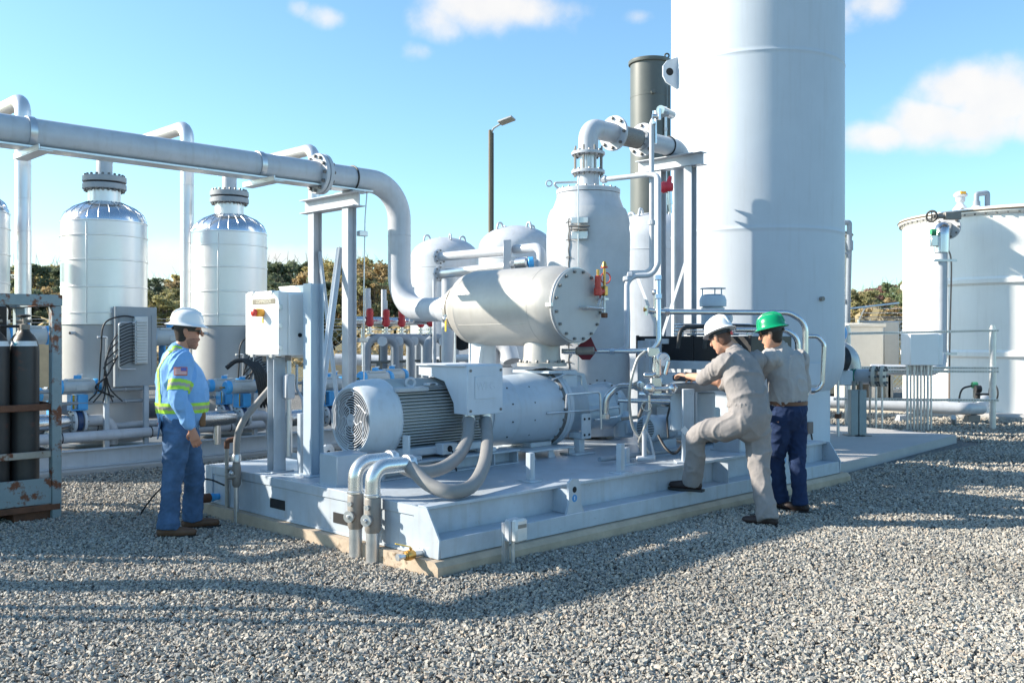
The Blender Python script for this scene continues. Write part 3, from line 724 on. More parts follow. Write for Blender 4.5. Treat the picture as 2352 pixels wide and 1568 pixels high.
m.cyl(c+V((.0, 0, .17)), c+V((0, 0, .30)), .032, seg=12, bv=.006); m.cyl(c+V((.0, 0, .10)), c+V((0, 0, .18)), .042, seg=12, bv=.01); m.cyl(c+V((0, 0, .13)), c+V((.10, 0, .15)), .027)
m.cyl(c+V((.10, 0, .38)), c+V((.10, 0, .395)), .035, seg=16); m.torus(c+V((.12, .0, .28)), B_+A_*.4, .055, .007, 18, 6); m.build('valve_body', mat('orange_red_valve_paint', (.55, .06, .04), .45, var=.1), rv)
m = MB(SK); m.cyl(c+V((.10, 0, .13)), c+V((.10, 0, .40)), .014, seg=10); m.bb(c+V((.075, -.028, .10)), c+V((.13, .028, .20)), .008); m.cyl(c+V((.0, 0, .29)), c+V((0, 0, .36)), .015); m.lathe(c+V((.10, 0, .395)), Z_, [(.03, 0), (.022, .03), (.012, .05), (0, .052)], 12); m.build('brass_fitting', BRASS, rv)
m = MB(SK); m.cyl(c+V((.10, 0, -.10)), c+V((.10, 0, .11)), .011); m.bb(c+V((.065, -.03, .055)), c+V((.135, .03, .08)), .003); m.bar(c+V((.02, -.02, .10)), c+V((-.03, -.03, .0)), .028, .006); m.k = 1; m.bb(c+V((.07, -.025, -.12)), c+V((.13, .025, -.07)), .008); m.build('drain_tube', [GALV, RUSTY], rv)
m = MB(SK); m.tube([c+V((-.14, .03, -.03)), c+V((.03, .03, -.03))], .013); m.tube([(2.91, D0-.12, SZ-.02), (3.20, D0-.10, SZ-.03), (3.30, D0+.2, SZ-.03)], .011, .04, 8); m.build('sensing_line', GALV, rv)
# small manual valve with yellow lever under the drum
mv = skt('ball_valve', 'small valve with yellow lever hanging beside the drum inlet flange', 'valve', 2.5, 2.95, 1.8)
m = MB(SK); m.cyl((2.64, 2.95, 1.86), (2.60, 2.92, 1.86), .03, seg=10); m.ball((2.60, 2.92, 1.84), .035); m.build('valve_body', STEEL, mv)
m = MB(SK); m.bar((2.585, 2.90, 1.84), (2.585, 2.90, 1.70), .025, .008); m.build('handle', YELL, mv)
m = MB(SK); m.tube([(2.62, 2.78, 1.80), (2.60, 2.78, 1.0)], .012); m.build('drain_tube', GALV, mv)

m = MB()
for pts, r_ in (([(1300, 938, 9.2), (1302, 906, 9.4), (1378, 900, 9.7), (1381, 985, 9.7)], .011), ([(1268, 872, 9.5), (1300, 858, 9.6), (1335, 862, 9.9), (1338, 925, 9.9)], .009)):
    m.tube([P(*p) for p in pts], r_, .04, 8)
    m.build('small_tube', GALV, label='thin bright tube looping over the %s of the compressor' % ('pump end' if r_ > .01 else 'gear housing'), cat='pipe'); m = MB()
m.tube([P(1428, 962, 9.6), P(1468, 957, 9.5), P(1480, 925, 9.3)], .018, .05, 10); m.build('small_tube', SEALF, label='short dark tube between compressor end and gauge manifold', cat='pipe')
m = MB(); m.spline([P(1512, 1000, 9.5), P(1530, 1030, 9.35), P(1552, 1040, 9.3), P(1575, 1010, 9.4)], .014, 8, 6); m.build('hose', DARK, label='short black hose sagging behind the small pump motor', cat='hose')
# ------------------------------------------------ overhead header pipe and riser
PBB = 4.07; PZ = 3.455; RIS = 2.87
hp = skt('header_pipe', 'large grey overhead pipe bending down into the drum', 'pipe', RIS, PBB, 1.955)
r = .137
m = MB(SK); m.tube([(-5.0, 5.05, 0), (-5.0, 5.05, PZ), (-5.0, PBB, PZ), (RIS, PBB, PZ), (RIS, PBB, SZ), (RIS, D1+.17, SZ)], r, .42, 32, 14)
m.torus((RIS, PBB, 2.85), Z_, r, .004, 32, 6); m.torus((RIS, PBB-.5, SZ), B_, r, .004, 32, 6)
m.lathe((RIS, D1+.42, SZ), -B_, [(r, 0), (r+.04, .12), (.18, .27), (.12, .27)], 36)
m.build('pipe_run', PIPEP, hp)
for a in (1.72, 1.775):
    m = MB(SK); m.flange((a, PBB, PZ), A_, .225, .045, 12, .02, 1); m.build('pipe_flange', [PIPEP, BOLT], hp)
for b in (PBB-.17, PBB+.17): m = MB(SK); m.bb((-4.98, b-.03, 0), (-4.92, b+.03, PZ-.14), .004); m.build('support_leg', GALV, hp)
m = MB(SK)                               # bottom guide angle
m.bb((-4.6, PBB-.115, PZ-.145), (2.4, PBB-.105, PZ-.125), .002)
m.bb((-4.6, PBB-.104, PZ-.146), (2.4, PBB+.10, PZ-.138), .002); m.build('guide_angle', GALV, hp)
for a in (-1.30, .98):
    m = MB(SK); m.lathe((a, PBB, PZ), A_, [(r+.002, -.03), (r+.012, -.03), (r+.012, .03), (r+.002, .03), (r+.002, -.03)], 32)
    m.bb((a-.06, PBB-.42, PZ-.215), (a+.06, PBB+.22, PZ-.205), .002); m.bb((a-.06, PBB-.42, PZ-.204), (a-.048, PBB+.22, PZ-.16), .002)
    m.k = 1; m.cyl((a+.03, PBB-.16, PZ-.2), (a+.03, PBB-.16, PZ-.13), .012)
    m.build('pipe_clamp', [GALV, BOLT], hp)
m = MB(SK); m.torus((2.18, PBB, PZ), A_, r+.006, .010, 32, 8); m.build('u_bolt', BLACKP, hp)
# support frame beneath it
sf = skt('pipe_portal', 'grey steel portal frame holding up the bend of the overhead pipe', 'pipe support', 2.18, 4.5, 0)
m = MB(SK); m.ibeam((2.18, 3.92, PZ-.245), (2.18, 5.03, PZ-.245), .17, .165, .012)
m.bb((2.1, 3.9, PZ-.162), (2.26, 4.3, PZ-.152), .002); m.build('cross_beam', PIPEP, sf)
for b in (4.12, 4.82):
    m = MB(SK); m.ibeam((2.18, b, 0), (2.18, b, PZ-.328), .12, .12, .010, up=(1, 0, 0)); m.bb((2.09, b-.09, .0), (2.27, b+.09, .015), .002); m.build('post', PIPEP, sf)
for q0, q1, w_ in ((P(734, 578, 11.5), P(774, 915, 10.9), .05), (P(781, 568, 11.15), P(727, 990, 10.2), .085)):
    m = MB(); m.bar(q0, q1, w_, .010, up=(0, 1, 0)); m.bar(q0, q1, .010, w_*.8, up=(0, 1, 0)); m.build('brace', GREY, sf)
m = MB(SK); m.tube([(2.36, 4.02, PZ-.12), (2.33, 4.02, 3.0), (2.32, 4.03, 2.2), (2.31, 4.02, .4)], .008)
m.bb((2.24, 4.0, 2.80), (2.36, 4.06, 2.86), .006); m.bb((2.24, 4.0, 1.58), (2.36, 4.06, 1.63), .006); m.build('sense_tube', GALV, sf)
# ------------------------------------------------ separator vessel
VA, VB = 4.42, 2.43
ve = skt('separator_vessel', 'upright grey oil separator wrapped in laced insulation blanket', 'vessel', VA, VB, DZ)
C0 = V((VA, VB, 0)); r = .492
def blanket():
    m = MB(SK); n = 72; zs = [.62+i*.055 for i in range(47)]
    prof = []
    for z in zs:
        rr = r if z < 2.95 else r*math.sqrt(max(.0, 1-((z-2.95)/.46)**2)) if z < 3.22 else 0
        if rr > 0: prof.append((rr, z))
    vs = []; fs = []
    for i, (rr, z) in enumerate(prof):
        for k in range(n):
            A = 2*PI*k/n; p = V((math.cos(A)*rr, math.sin(A)*rr, z))
            w_ = noise.noise(V((p.x*3, p.y*3, z*1.6)))*.012+noise.noise(V((p.x*9, p.y*9, z*5)))*.004
            for zz in (1.45, 2.25, 2.93): w_ -= .010*math.exp(-((z-zz)/.025)**2)
            vs.append(C0+p*1.0+V((math.cos(A), math.sin(A), 0))*w_)
    for i in range(len(prof)-1):
        for k in range(n):
            j = (k+1) % n; fs.append((i*n+k, i*n+j, (i+1)*n+j, (i+1)*n+k))
    m.add(vs, fs); m.build('insulation_blanket', BLANK, ve, smooth=60)
blanket()
m = MB(SK); m.lathe(C0, Z_, [(.46, .5), (.475, .55), (.475, 2.95), (.44, 3.12), (.40, 3.22), (.375, 3.29), (.375, 3.33), (.30, 3.33)], 48)
m.lathe(C0, Z_, [(.30, 3.335), (.375, 3.335), (.38, 3.34), (.38, 3.385), (.37, 3.39), (0, 3.39)], 48); m.k = 1; m.bolts(C0+Z_*3.39, Z_, .345, 20, .012, .02); m.k = 0
for i in range(3):
    A = 2*PI*i/3+.5; m.bb(C0+V((math.cos(A)*.40-.06, math.sin(A)*.40-.06, DZ+.001)), C0+V((math.cos(A)*.40+.06, math.sin(A)*.40+.06, .62)), .004)
m.build('shell', [PIPEP, BOLT], ve)
# lace seam facing the camera-left
sA = math.atan2(*(lambda d: (d.y, d.x))((pb(1307, 600, VB)-C0)*1.0)) if False else R(-166)
dr = V((math.cos(sA), math.sin(sA), 0)); tg = V((-dr.y, dr.x, 0))
m = MB(SK)
zz = [.75+i*.05 for i in range(46)]
m.spline([C0+dr*(r+.004)+tg*(.006*math.sin(z*40))+Z_*z for z in zz], .006, 6, 2)
for z in zz[::4]: m.tube([C0+dr*(r+.008)-tg*.035+Z_*z, C0+dr*(r+.012)+Z_*(z+.01), C0+dr*(r+.008)+tg*.035+Z_*z], .005, 0, 6)
m.build('lace_seam', mat('dark_lace', (.12, .12, .12), .8), ve)
m = MB(SK)
d2 = V((math.cos(sA+.27), math.sin(sA+.27), 0)); t2 = V((-d2.y, d2.x, 0)); Rm = Matrix((t2, d2, Z_)).transposed()
m.box(C0+d2*(r+.02)+Z_*2.97, (.20, .03, .07), Rm, .004); m.box(C0+d2*(r+.02)+Z_*2.80, (.19, .03, .09), Rm, .004); m.k = 1
m.box(C0+d2*(r+.05)+Z_*2.90, (.24, .08, .012), Rm, .002); m.box(C0+d2*(r+.05)+Z_*2.865, (.20, .08, .012), Rm, .002)
m.build('nameplate_bracket', [GALV, SEALF], ve)
m = MB(SK); q = C0+V((math.cos(sA+.25), math.sin(sA+.25), 0))*(r+.04); m.tube([q+Z_*3.45, q+Z_*1.2], .007); m.build('capillary', GALV, ve)
# davit arm on the lid
m = MB(SK); m.tube([C0+V((-.25, .25, 3.40)), C0+V((-.32, .28, 3.47)), C0+V((-.05, .1, 3.49))], .014, .02, 8); m.torus(C0+V((-.36, .3, 3.46)), A_+B_, .035, .008, 16, 6); m.build('davit_arm', PIPEP, ve)
# ------------------------------------------------ gas outlet pipe with braided flex joint
gp = skt('outlet_pipe', 'grey pipe with braided flexible joint arching from separator to tower', 'pipe', VA, VB, 3.39)
OZ = 4.135; r = .118
m = MB(SK); m.tube([C0+Z_*3.385, C0+Z_*3.58], r+.012, 0, 28); m.tube([C0+Z_*3.82, C0+Z_*OZ, (4.90, VB, OZ)], r, .30, 28, 12); m.tube([(5.50, VB, OZ), (6.36, VB, OZ), (6.36, VB, .10)], r, .24, 28, 10); m.build('pipe_run', PIPEP, gp)
for z in (3.60, 3.82):
    m = MB(SK); m.flange(C0+Z_*z, Z_, .20, .035, 8, .014, 1); m.build('pipe_flange', [PIPEP, BOLT], gp)
m = MB(SK); m.cyl(C0+Z_*3.62, C0+Z_*3.80, .10, seg=24); m.k = 1
for i in range(8): A = 2*PI*(i+.5)/8; q = C0+V((math.cos(A)*.168, math.sin(A)*.168, 0)); m.cyl(q+Z_*3.55, q+Z_*3.90, .011, seg=8)
m.build('check_valve', [GALV, SEALF], gp)
for a in (4.90, 5.48):
    m = MB(SK); m.flange((a, VB, OZ), A_, .215, .035, 8, .02, 1); m.build('pipe_flange', [PIPEP, BOLT], gp)
for a in (4.92, 5.37): m = MB(SK); m.cyl((a, VB, OZ), (a+.10, VB, OZ), .125, seg=24); m.build('end_collar', STEEL, gp)
m = MB(SK); m.lathe((5.02, VB, OZ), A_, [(.115+.008*math.sin(i*PI/2*1.0)**2, i*.35/28) for i in range(29)], 28); m.build('braided_hose', BRAID, gp)
m = MB(SK); m.torus((6.02, VB, OZ), A_, r+.006, .010, 28, 8); m.build('u_bolt', BLACKP, gp)
# its support stand
st = skt('pipe_support_stand', 'grey braced steel stand under the outlet pipe beside the tower', 'pipe support', 6.08, 2.2, .12)
m = MB(SK); m.ibeam((6.08, 1.92, OZ-.215), (6.08, 2.95, OZ-.215), .16, .165, .012); m.build('cross_beam', PIPEP, st)
for b in (2.12, 2.60):
    m = MB(SK); m.ibeam((6.08, b, .46), (6.08, b, OZ-.30), .12, .12, .01, up=(1, 0, 0)); m.bb((5.98, b-.09, .46), (6.089, b+.09, .475), .002); m.build('post', PIPEP, st)
for p0, p1 in (((6.03, 2.16, 2.6), (6.03, 2.9, .7)), ((6.015, 2.95, 2.5), (6.015, 2.1, .7))):
    m = MB(SK); m.bar(p0, p1, .045, .008, up=(1, 0, 0)); m.build('brace', GREY, st)
# ------------------------------------------------ control cabinet, post and channel
cb = skt('control_cabinet', 'white control cabinet with red and orange stop button on its door', 'control cabinet', .25, 2.45, 1.49)
CA, CB0, CB1, CZ0, CZ1 = .10, 2.22, 2.77, 1.485, 2.035
m = MB(SK); m.bb((CA+.02, CB0+.02, CZ0), (CA+.285, CB1-.02, CZ1), .006); m.bb((CA+.012, CB0+.012, CZ0-.006), (CA+.035, CB1-.012, CZ1+.008), .003)
m.bb((CA+.10, CB0-.015, CZ0-.0), (CA+.287, CB0+.019, CZ1-.02), .004)
m.k = 1; m.cyl((CA+.20, CB0-.025, 1.66), (CA+.20, CB0-.014, 1.66), .018)
m.build('housing', [WHITE, HOLE], cb)
m = MB(SK); m.bb((CA, CB0, CZ0+.006), (CA+.011, CB1, CZ1-.004), .004); dr_ = m.build('door', WHITE, cb)
for b, z in ((2.66, CZ1), (2.34, CZ1), (2.66, CZ0), (2.34, CZ0)): m = MB(SK); m.bb((CA-.006, b-.025, z-.022), (CA+.03, b+.025, z+.012), .003); m.build('latch', GALV, cb)
for z in (1.90, 1.74, 1.55): m = MB(SK); m.bb((CA-.004, CB0-.02, z-.022), (CA+.03, CB0+.012, z+.022), .003); m.build('latch', GALV, cb)
m = MB(SK); m.bb((CA-.004, 2.27, 1.93), (CA-.0005, 2.65, 1.975), .001); m.k = 1; m.text('COMPRESSOR', (CA-.0045, 2.46, 1.9525), (0, -1, 0), (0, 0, 1), .040, .0005)
m.build('nameplate', [PLATE, mat('plate_lettering', (.62, .60, .50), .5)], dr_)
m = MB(SK); c = V((CA, 2.475, 1.855)); m.k = 1; m.lathe(c, -A_, [(.034, 0), (.036, .01), (.036, .062), (.03, .07), (.0, .07)], 20); m.k = 0; m.lathe(c-A_*.07, -A_, [(.026, 0), (.035, .01), (.033, .03), (.02, .04), (0, .042)], 20)
m.k = 2; m.bb((CA-.004, 2.462, 1.765), (CA-.0005, 2.485, 1.812), .001); m.build('stop_button', [REDB, mat('orange_button_shroud', (.85, .38, .04), .4), YELL], dr_)
m = MB(SK); m.bb((.39, 2.05, 1.46), (.41, 2.68, 2.10), .004); m.bb((.382, 2.05, 2.085), (.389, 2.68, 2.10), .001); m.build('back_plate', WHITE, cb)
for a, b, q in ((.27, 2.50, .026), (.27, 2.34, .026), (.2, 2.62, .018)): m = MB(SK); m.cyl((a, b, CZ0-.06), (a, b, CZ0), q); m.build('cable_gland', SEALF, cb)
m = MB(SK); m.ibeam((.22, 2.45, DZ+.012), (.22, 2.45, CZ0-.02), .12, .11, .01, up=(0, 1, 0)); m.bb((.12, 2.35, DZ+.001), (.34, 2.56, DZ+.012), .002)
m.build('cabinet_post', SKIDP, label='blue grey steel post directly under the white control cabinet', cat='steel post')
m = MB(SK); m.ibeam((.32, 2.02, DZ+.012), (.32, 2.02, 2.10), .12, .13, .012, up=(1, 0, 0)); m.bb((.2, 1.90, DZ+.001), (.44, 2.14, DZ+.012), .002)
m.build('cabinet_post', mat('column_blue_grey', (.43, .51, .59), .32, var=.05, scale=3, streak=.1), label='tall blue grey steel column right of the white control cabinet', cat='steel post')
m = MB(SK); m.bb((.28, 2.16, DZ+.001), (.335, 2.215, .98), .004); m.tube([(.31, 2.19, .6), (.31, 2.45, .6)], .028); m.tube([(.36, 2.24, .98), (.36, 2.25, 1.1), (.38, 2.38, 1.18), (.37, 2.36, 1.4)], .012, .05)
m.build('strut_channel', SKIDP, label='short blue strut channel between the two cabinet posts', cat='strut')
t = skt('seal_conduit', 'grey conduit seal fitting hanging under the cabinet beside the post', 'conduit', .25, 2.33, .75)
m = MB(SK); m.cyl((.27, 2.33, .94), (.27, 2.33, CZ0-.05), .022); m.cyl((.27, 2.33, .60), (.27, 2.33, .95), .03); m.build('pipe', GALV, t)
m = MB(SK); m.bb((.225, 2.29, 1.10), (.315, 2.37, 1.32), .014); m.build('fitting_body', PIPEP, t)
# flexible conduit to the ground stub on the left
t = thing('flex_conduit', 'grey flexible conduit sweeping from the cabinet down to a ground stub', 'conduit', G(543, 1205))
q0 = G(543, 1205); q0 = SKI @ q0
m = MB(SK); m.cyl(q0-Z_*.03, q0+Z_*.34, .022); m.build('riser_pipe', GALV, t)
m = MB(SK); m.lathe(q0, Z_, [(.022, .33), (.036, .35), (.040, .40), (.040, .50), (.034, .53), (.03, .55)], 16); m.cyl(q0+V((-.02, -.01, .43)), q0+V((-.09, .0, .43)), .026, seg=10); m.cyl(q0+V((-.02, 0, .5)), q0+V((-.08, .03, .5)), .014, seg=8); m.build('seal_fitting', SEALF, t)
m = MB(SK); m.lathe(q0, Z_, [(.03, .55), (.042, .555), (.042, .60), (.034, .62)], 12); m.ball(q0+V((-.06, -.02, .46)), .022); m.build('collar', GALV, t)
m = MB(SK); m.spline([q0+Z_*.60, q0+V((0, -.02, .78)), q0+V((.06, -.03, .92)), q0+V((.18, -.06, 1.07)), q0+V((.30, -.10, 1.22)), V((.27, 2.50, 1.34)), V((.27, 2.50, 1.44))], .03, 14, 8); m.build('flexible_hose', FLEX, t)
t = thing('capped_pipe', 'thin rusty stub pipe with elbow standing in gravel at skid edge', 'pipe', G(521, 1195))
q0 = SKI @ G(521, 1195)
m = MB(SK); m.cyl(q0-Z_*.03, q0+Z_*.66, .017, seg=12); m.build('stub', RUSTP, t)
m = MB(SK); m.tube([q0+Z_*.645, q0+Z_*.715, q0+V((.075, -.05, .73))], .024, .03, 12); m.cyl(q0+V((.055, -.035, .727)), q0+V((.10, -.06, .73)), .03, seg=10); m.build('elbow', RUSTY, t)
# weatherproof outlet box at the plinth
t = thing('outlet_box', 'small weatherproof outlet box with clear cover beside the plinth', 'outlet box', G(1160, 1305))
q0 = SKI @ G(1160, 1305)
m = MB(SK); m.bb(q0+V((-.025, .0, -.03)), q0+V((.025, .012, .33)), .002); m.bb(q0+V((-.025, -.02, -.03)), q0+V((-.02, .0, .33)), .001); m.bb(q0+V((.02, -.02, -.03)), q0+V((.025, .0, .33)), .001); m.build('strut', GALV, t)
m = MB(SK); m.cyl(q0+V((.035, -.045, -.03)), q0+V((.035, -.045, .21)), .014); m.build('conduit', GALV, t)
m = MB(SK); m.bb(q0+V((-.035, -.085, .20)), q0+V((.085, -.022, .36)), .012); m.build('box_body', PIPEP, t)
m = MB(SK); m.bb(q0+V((-.03, -.145, .205)), q0+V((.088, -.086, .365)), .02); m.k = 1; m.bb(q0+V((-.02, -.10, .30)), q0+V((.075, -.147, .335)), .006); m.build('clear_cover', [GLASS, SEALF], t)
# ------------------------------------------------ tower
t = thing('storage_tower', 'huge light grey cylindrical tower with lifting lug behind the workers', 'tower', (3.57, 14.0, .12))
TC = V((3.57, 14.0, 0)); r = 1.226
def shell(name, prof, mats, par, n=96):
    m = MB(); m.lathe(TC, Z_, prof, n); return m.build(name, mats, par)
sh = shell('shell', [(1.03, .89), (1.07, .93), (1.155, 1.04), (1.21, 1.20), (r, 1.386)]+[q for z in (3.10, 5.48) for q in ((r, z-.06), (r, z-.024), (r+.005, z-.012), (r+.007, z), (r+.005, z+.012), (r, z+.024), (r, z+.06))]+[(r, 9.0), (1.1, 9.4), (.7, 9.6), (0, 9.7)], TOWERP, t)
shell('skirt', [(1.026, .12), (1.026, .91), (.6, .91)], TOWERP, t)
d = V((math.cos(R(192)), math.sin(R(192)), 0)); tq = V((0, 0, 1))
m = MB(); poly = [(-.02, -.24), (.0, -.26), (.17, -.17), (.22, -.08), (.22, .06), (.16, .14), (0, .20), (-.02, .20)]
m.prism(poly, TC+d*(r-.0)+Z_*5.45, d, Z_, .035); m.k = 1; m.cyl(TC+d*(r+.12)+Z_*5.43-V((-d.y, d.x, 0))*.019, TC+d*(r+.12)+Z_*5.43+V((-d.y, d.x, 0))*.019, .055); m.build('lifting_lug', [TOWERP, HOLE], t)
p = P(1912, 685, 12.75); m = MB(); nn = (p-TC); nn.z = 0; nn.normalize(); q = TC+nn*(r-.01); q.z = p.z; m.cyl(q, q+nn*.06, .03); m.build('nozzle', SEALF, t)
p = P(1889, 985, 12.9); nn = (p-TC); nn.z = 0; nn.normalize(); q = TC+nn*1.03; q.z = p.z; m = MB(); Rm = Matrix((V((-nn.y, nn.x, 0)), nn, Z_)).transposed(); m.box(q, (.10, .05, .16), Rm, .006); m.k = 1; m.spline([q+nn*.03-Z_*.08, q+nn*.06-Z_*.25, q+nn*.05-Z_*.45, q+nn*.15-Z_*.7], .012); m.build('junction_box', [mat('brown_box', (.16, .13, .12), .5), DARK], t)
p = P(1885, 860, 12.7); nn = (p-TC); nn.z = 0; nn.normalize(); q = TC+nn*(r+.005); q.z = p.z; m = MB(); Rm = Matrix((V((-nn.y, nn.x, 0)), nn, Z_)).transposed(); m.box(q, (.30, .03, .30), Rm, .006); m.build('data_plate', TOWERP, t)
# ================================================ silver clad vessels behind
CBB = 7.6
def clad_vessel():
    t = thing('clad_vessel', '', 'vessel', (0, 0, 0), 'silver clad vessels')
    def L_(prof, mats, name, n=64):
        m = MB(); m.lathe((0, 0, 0), Z_, prof, n); return m
    r = .525; pr = [(r-.03, 1.80), (r, 1.80)]
    for z in (1.95, 2.28, 2.62, 2.93): pr += [(r, z-.03), (r, z-.014), (r+.009, z-.010), (r+.009, z+.004), (r, z+.008), (r, z+.03)]
    pr += [(r, 3.10), (r+.006, 3.105), (r+.006, 3.12), (r-.03, 3.12)]
    m = L_(pr, CLAD, 'c'); m.bar((0, -r-.001, 1.82), (0, -r-.001, 3.08), .035, .008); m.build('clad_shell', CLAD, t)
    m = L_([(r-.005, 3.121), (r-.012, 3.16), (r-.05, 3.235), (r-.14, 3.31), (.215, 3.385), (.19, 3.385)], CLADD, 'd')
    for i in range(24):
        A = 2*PI*i/24; d = V((math.cos(A), math.sin(A), 0)); m.tube([d*(r-.008)+Z_*3.145, d*(r-.048)+Z_*3.237, d*(r-.138)+Z_*3.312, d*.22+Z_*3.387], .006, 0, 6)
    m.build('clad_dome', CLADD, t, smooth=50)
    m = L_([(.20, 3.36), (.202, 3.54), (.15, 3.545)], CLAD, 'n', 40); m.build('neck', CLAD, t)
    for z in (3.59, 3.685):
        m = MB(); m.lathe((0, 0, z-.036), Z_, [(.10, 0), (.265, 0), (.27, .006), (.27, .066), (.265, .072), (.10, .072)], 48); m.k = 1; m.bolts((0, 0, z+.036 if z > 3.6 else z-.036), Z_ if z > 3.6 else -Z_, .235, 20, .017, .03); m.build('vessel_flange', [mat('dark_grey_flange_paint', (.30, .32, .345), .45, var=.08), BOLT], t)
    d = V((Q, Q, 0)); m = MB(); m.tube([Z_*3.72, Z_*4.07, Z_*4.07+d*.9], .10, .32, 24, 10); m.build('outlet_elbow', PIPEP, t)
    m = L_([(.505, .30), (.505, 1.797), (.40, 1.797)], GREY, 's'); m.build('skirt', mat('grey_skirt_paint', (.40, .405, .41), .4, var=.05, scale=3, streak=.1), t)
    m = MB(); d = V((-.35, -.95, 0)).normalized(); m.cyl(d*.49+Z_*1.69, d*.58+Z_*1.69, .022, seg=12); m.k = 1; m.cyl(d*.575+Z_*1.69, d*.582+Z_*1.69, .018, seg=12); m.build('vent_stub', [GREY, HOLE], t)
    return t
cv = clad_vessel()
def atcv(u, b): p = pb(u, 772, b); return S(p.x, b, 0)
for i, (u, lab, b) in enumerate(((240, 'silver clad vessel on grey skirt nearest behind the gas cylinder rack', 7.6), (527, 'silver clad vessel on grey skirt behind the man in blue shirt', 7.6), (-92, 'silver clad vessel cut off at the left edge behind the rack', 7.6))):
    o = cv if i == 0 else copy_tree(cv)
    p = atcv(u, b); place(o, p, 0, lab)
    o.location.z = 0
for o in kids(cv): pass
hd = thing('outlet_header', 'pale header pipe running behind the big overhead pipe', 'pipe', S(0, CBB, 4.07))
m = MB(SK); q0 = pb(240, 772, CBB).x; q1 = pb(527, 772, CBB).x; m.tube([(q0-3.0, CBB, 4.07), (q1+1.2, CBB, 4.07)], .098, 0, 24); m.build('pipe_run', PIPEP, hd)
# tall clad pipes with elbows
def clad_riser():
    t = thing('clad_riser_pipe', '', 'pipe', (0, 0, 0), 'tall clad riser pipes')
    m = MB(); d = V((-Q, Q, 0)); m.tube([Z_*.3, Z_*4.70, Z_*4.70+d*2.2], .097, .20, 24, 5); 
    for z in np.arange(.9, 4.4, .42): m.torus((0, 0, float(z)), Z_, .097, .0035, 24, 6)
    m.build('clad_pipe', CLAD, t); return t
rp = clad_riser()
for i, (u, b, lab) in enumerate(((53, 8.2, 'tall silver riser pipe with top elbow left of all the others'), (430, 8.2, 'tall silver riser pipe with top elbow between two clad vessels'), (722, 8.3, 'tall silver riser pipe with top elbow behind the portal column'), (-3, 7.4, 'silver pipe at the very left edge behind the rack'))):
    o = rp if i == 0 else copy_tree(rp); p = pb(u, 772, b); place(o, S(p.x, b, 0), 0, lab)
    if i == 3: o.location.z = -1.6
# ------------------------------------------------ background skid beam and pipework on it
bs = thing('background_skid', 'long grey I beam skid under the blue valves', 'skid frame', S(1, 6.65, 0))
m = MB(SK); m.ibeam((-4.5, 6.72, .195), (7.5, 6.72, .195), .14, .21, .014); m.build('front_beam', GREY, bs)
m = MB(SK); m.bb((-4.5, 6.80, .20), (7.5, 9.6, .22), .002); m.build('deck', mat('dark_deck_plate', (.10, .105, .11), .6, var=.15), bs)
m = MB(SK); m.bb((-4.8, 6.55, -.02), (7.8, 9.9, .088), .02); m.build('concrete_slab', CONCG, smooth=0, kind='structure')
for b, z, r, lab, a0, a1 in ((6.92, .43, .065, 'long pale pipe lying along the front of the background skid', -4, 6.6), (7.12, .52, .045, 'thin pale pipe behind the front pipe on the background skid', -3.5, 6.0), (7.35, .40, .055, 'third pale pipe lying low along the background skid', -3.5, 7.0)):
    m = MB(SK); m.tube([(a0, b, z), (a1, b, z), (a1, b, .1)], r, .12, 20); m.k = 1
    for a in np.arange(a0+.7, a1, 1.1): m.torus((float(a), b, z), A_, r+.004, .006, 20, 6)
    m.build('pipe_run', [PIPEP, BLACKP], label=lab, cat='pipe')
m = MB(SK); m.cyl((.1, 7.5, .70), (2.05, 7.5, .66), .125, seg=28, bv=.01); m.k = 1; m.cyl((2.05, 7.5, .66), (2.09, 7.5, .66), .15, seg=28)
m.build('dark_pipe', [mat('blue_grey_dark_pipe', (.12, .14, .17), .45, var=.1), PIPEP], label='thick dark grey pipe below the panel board', cat='pipe')
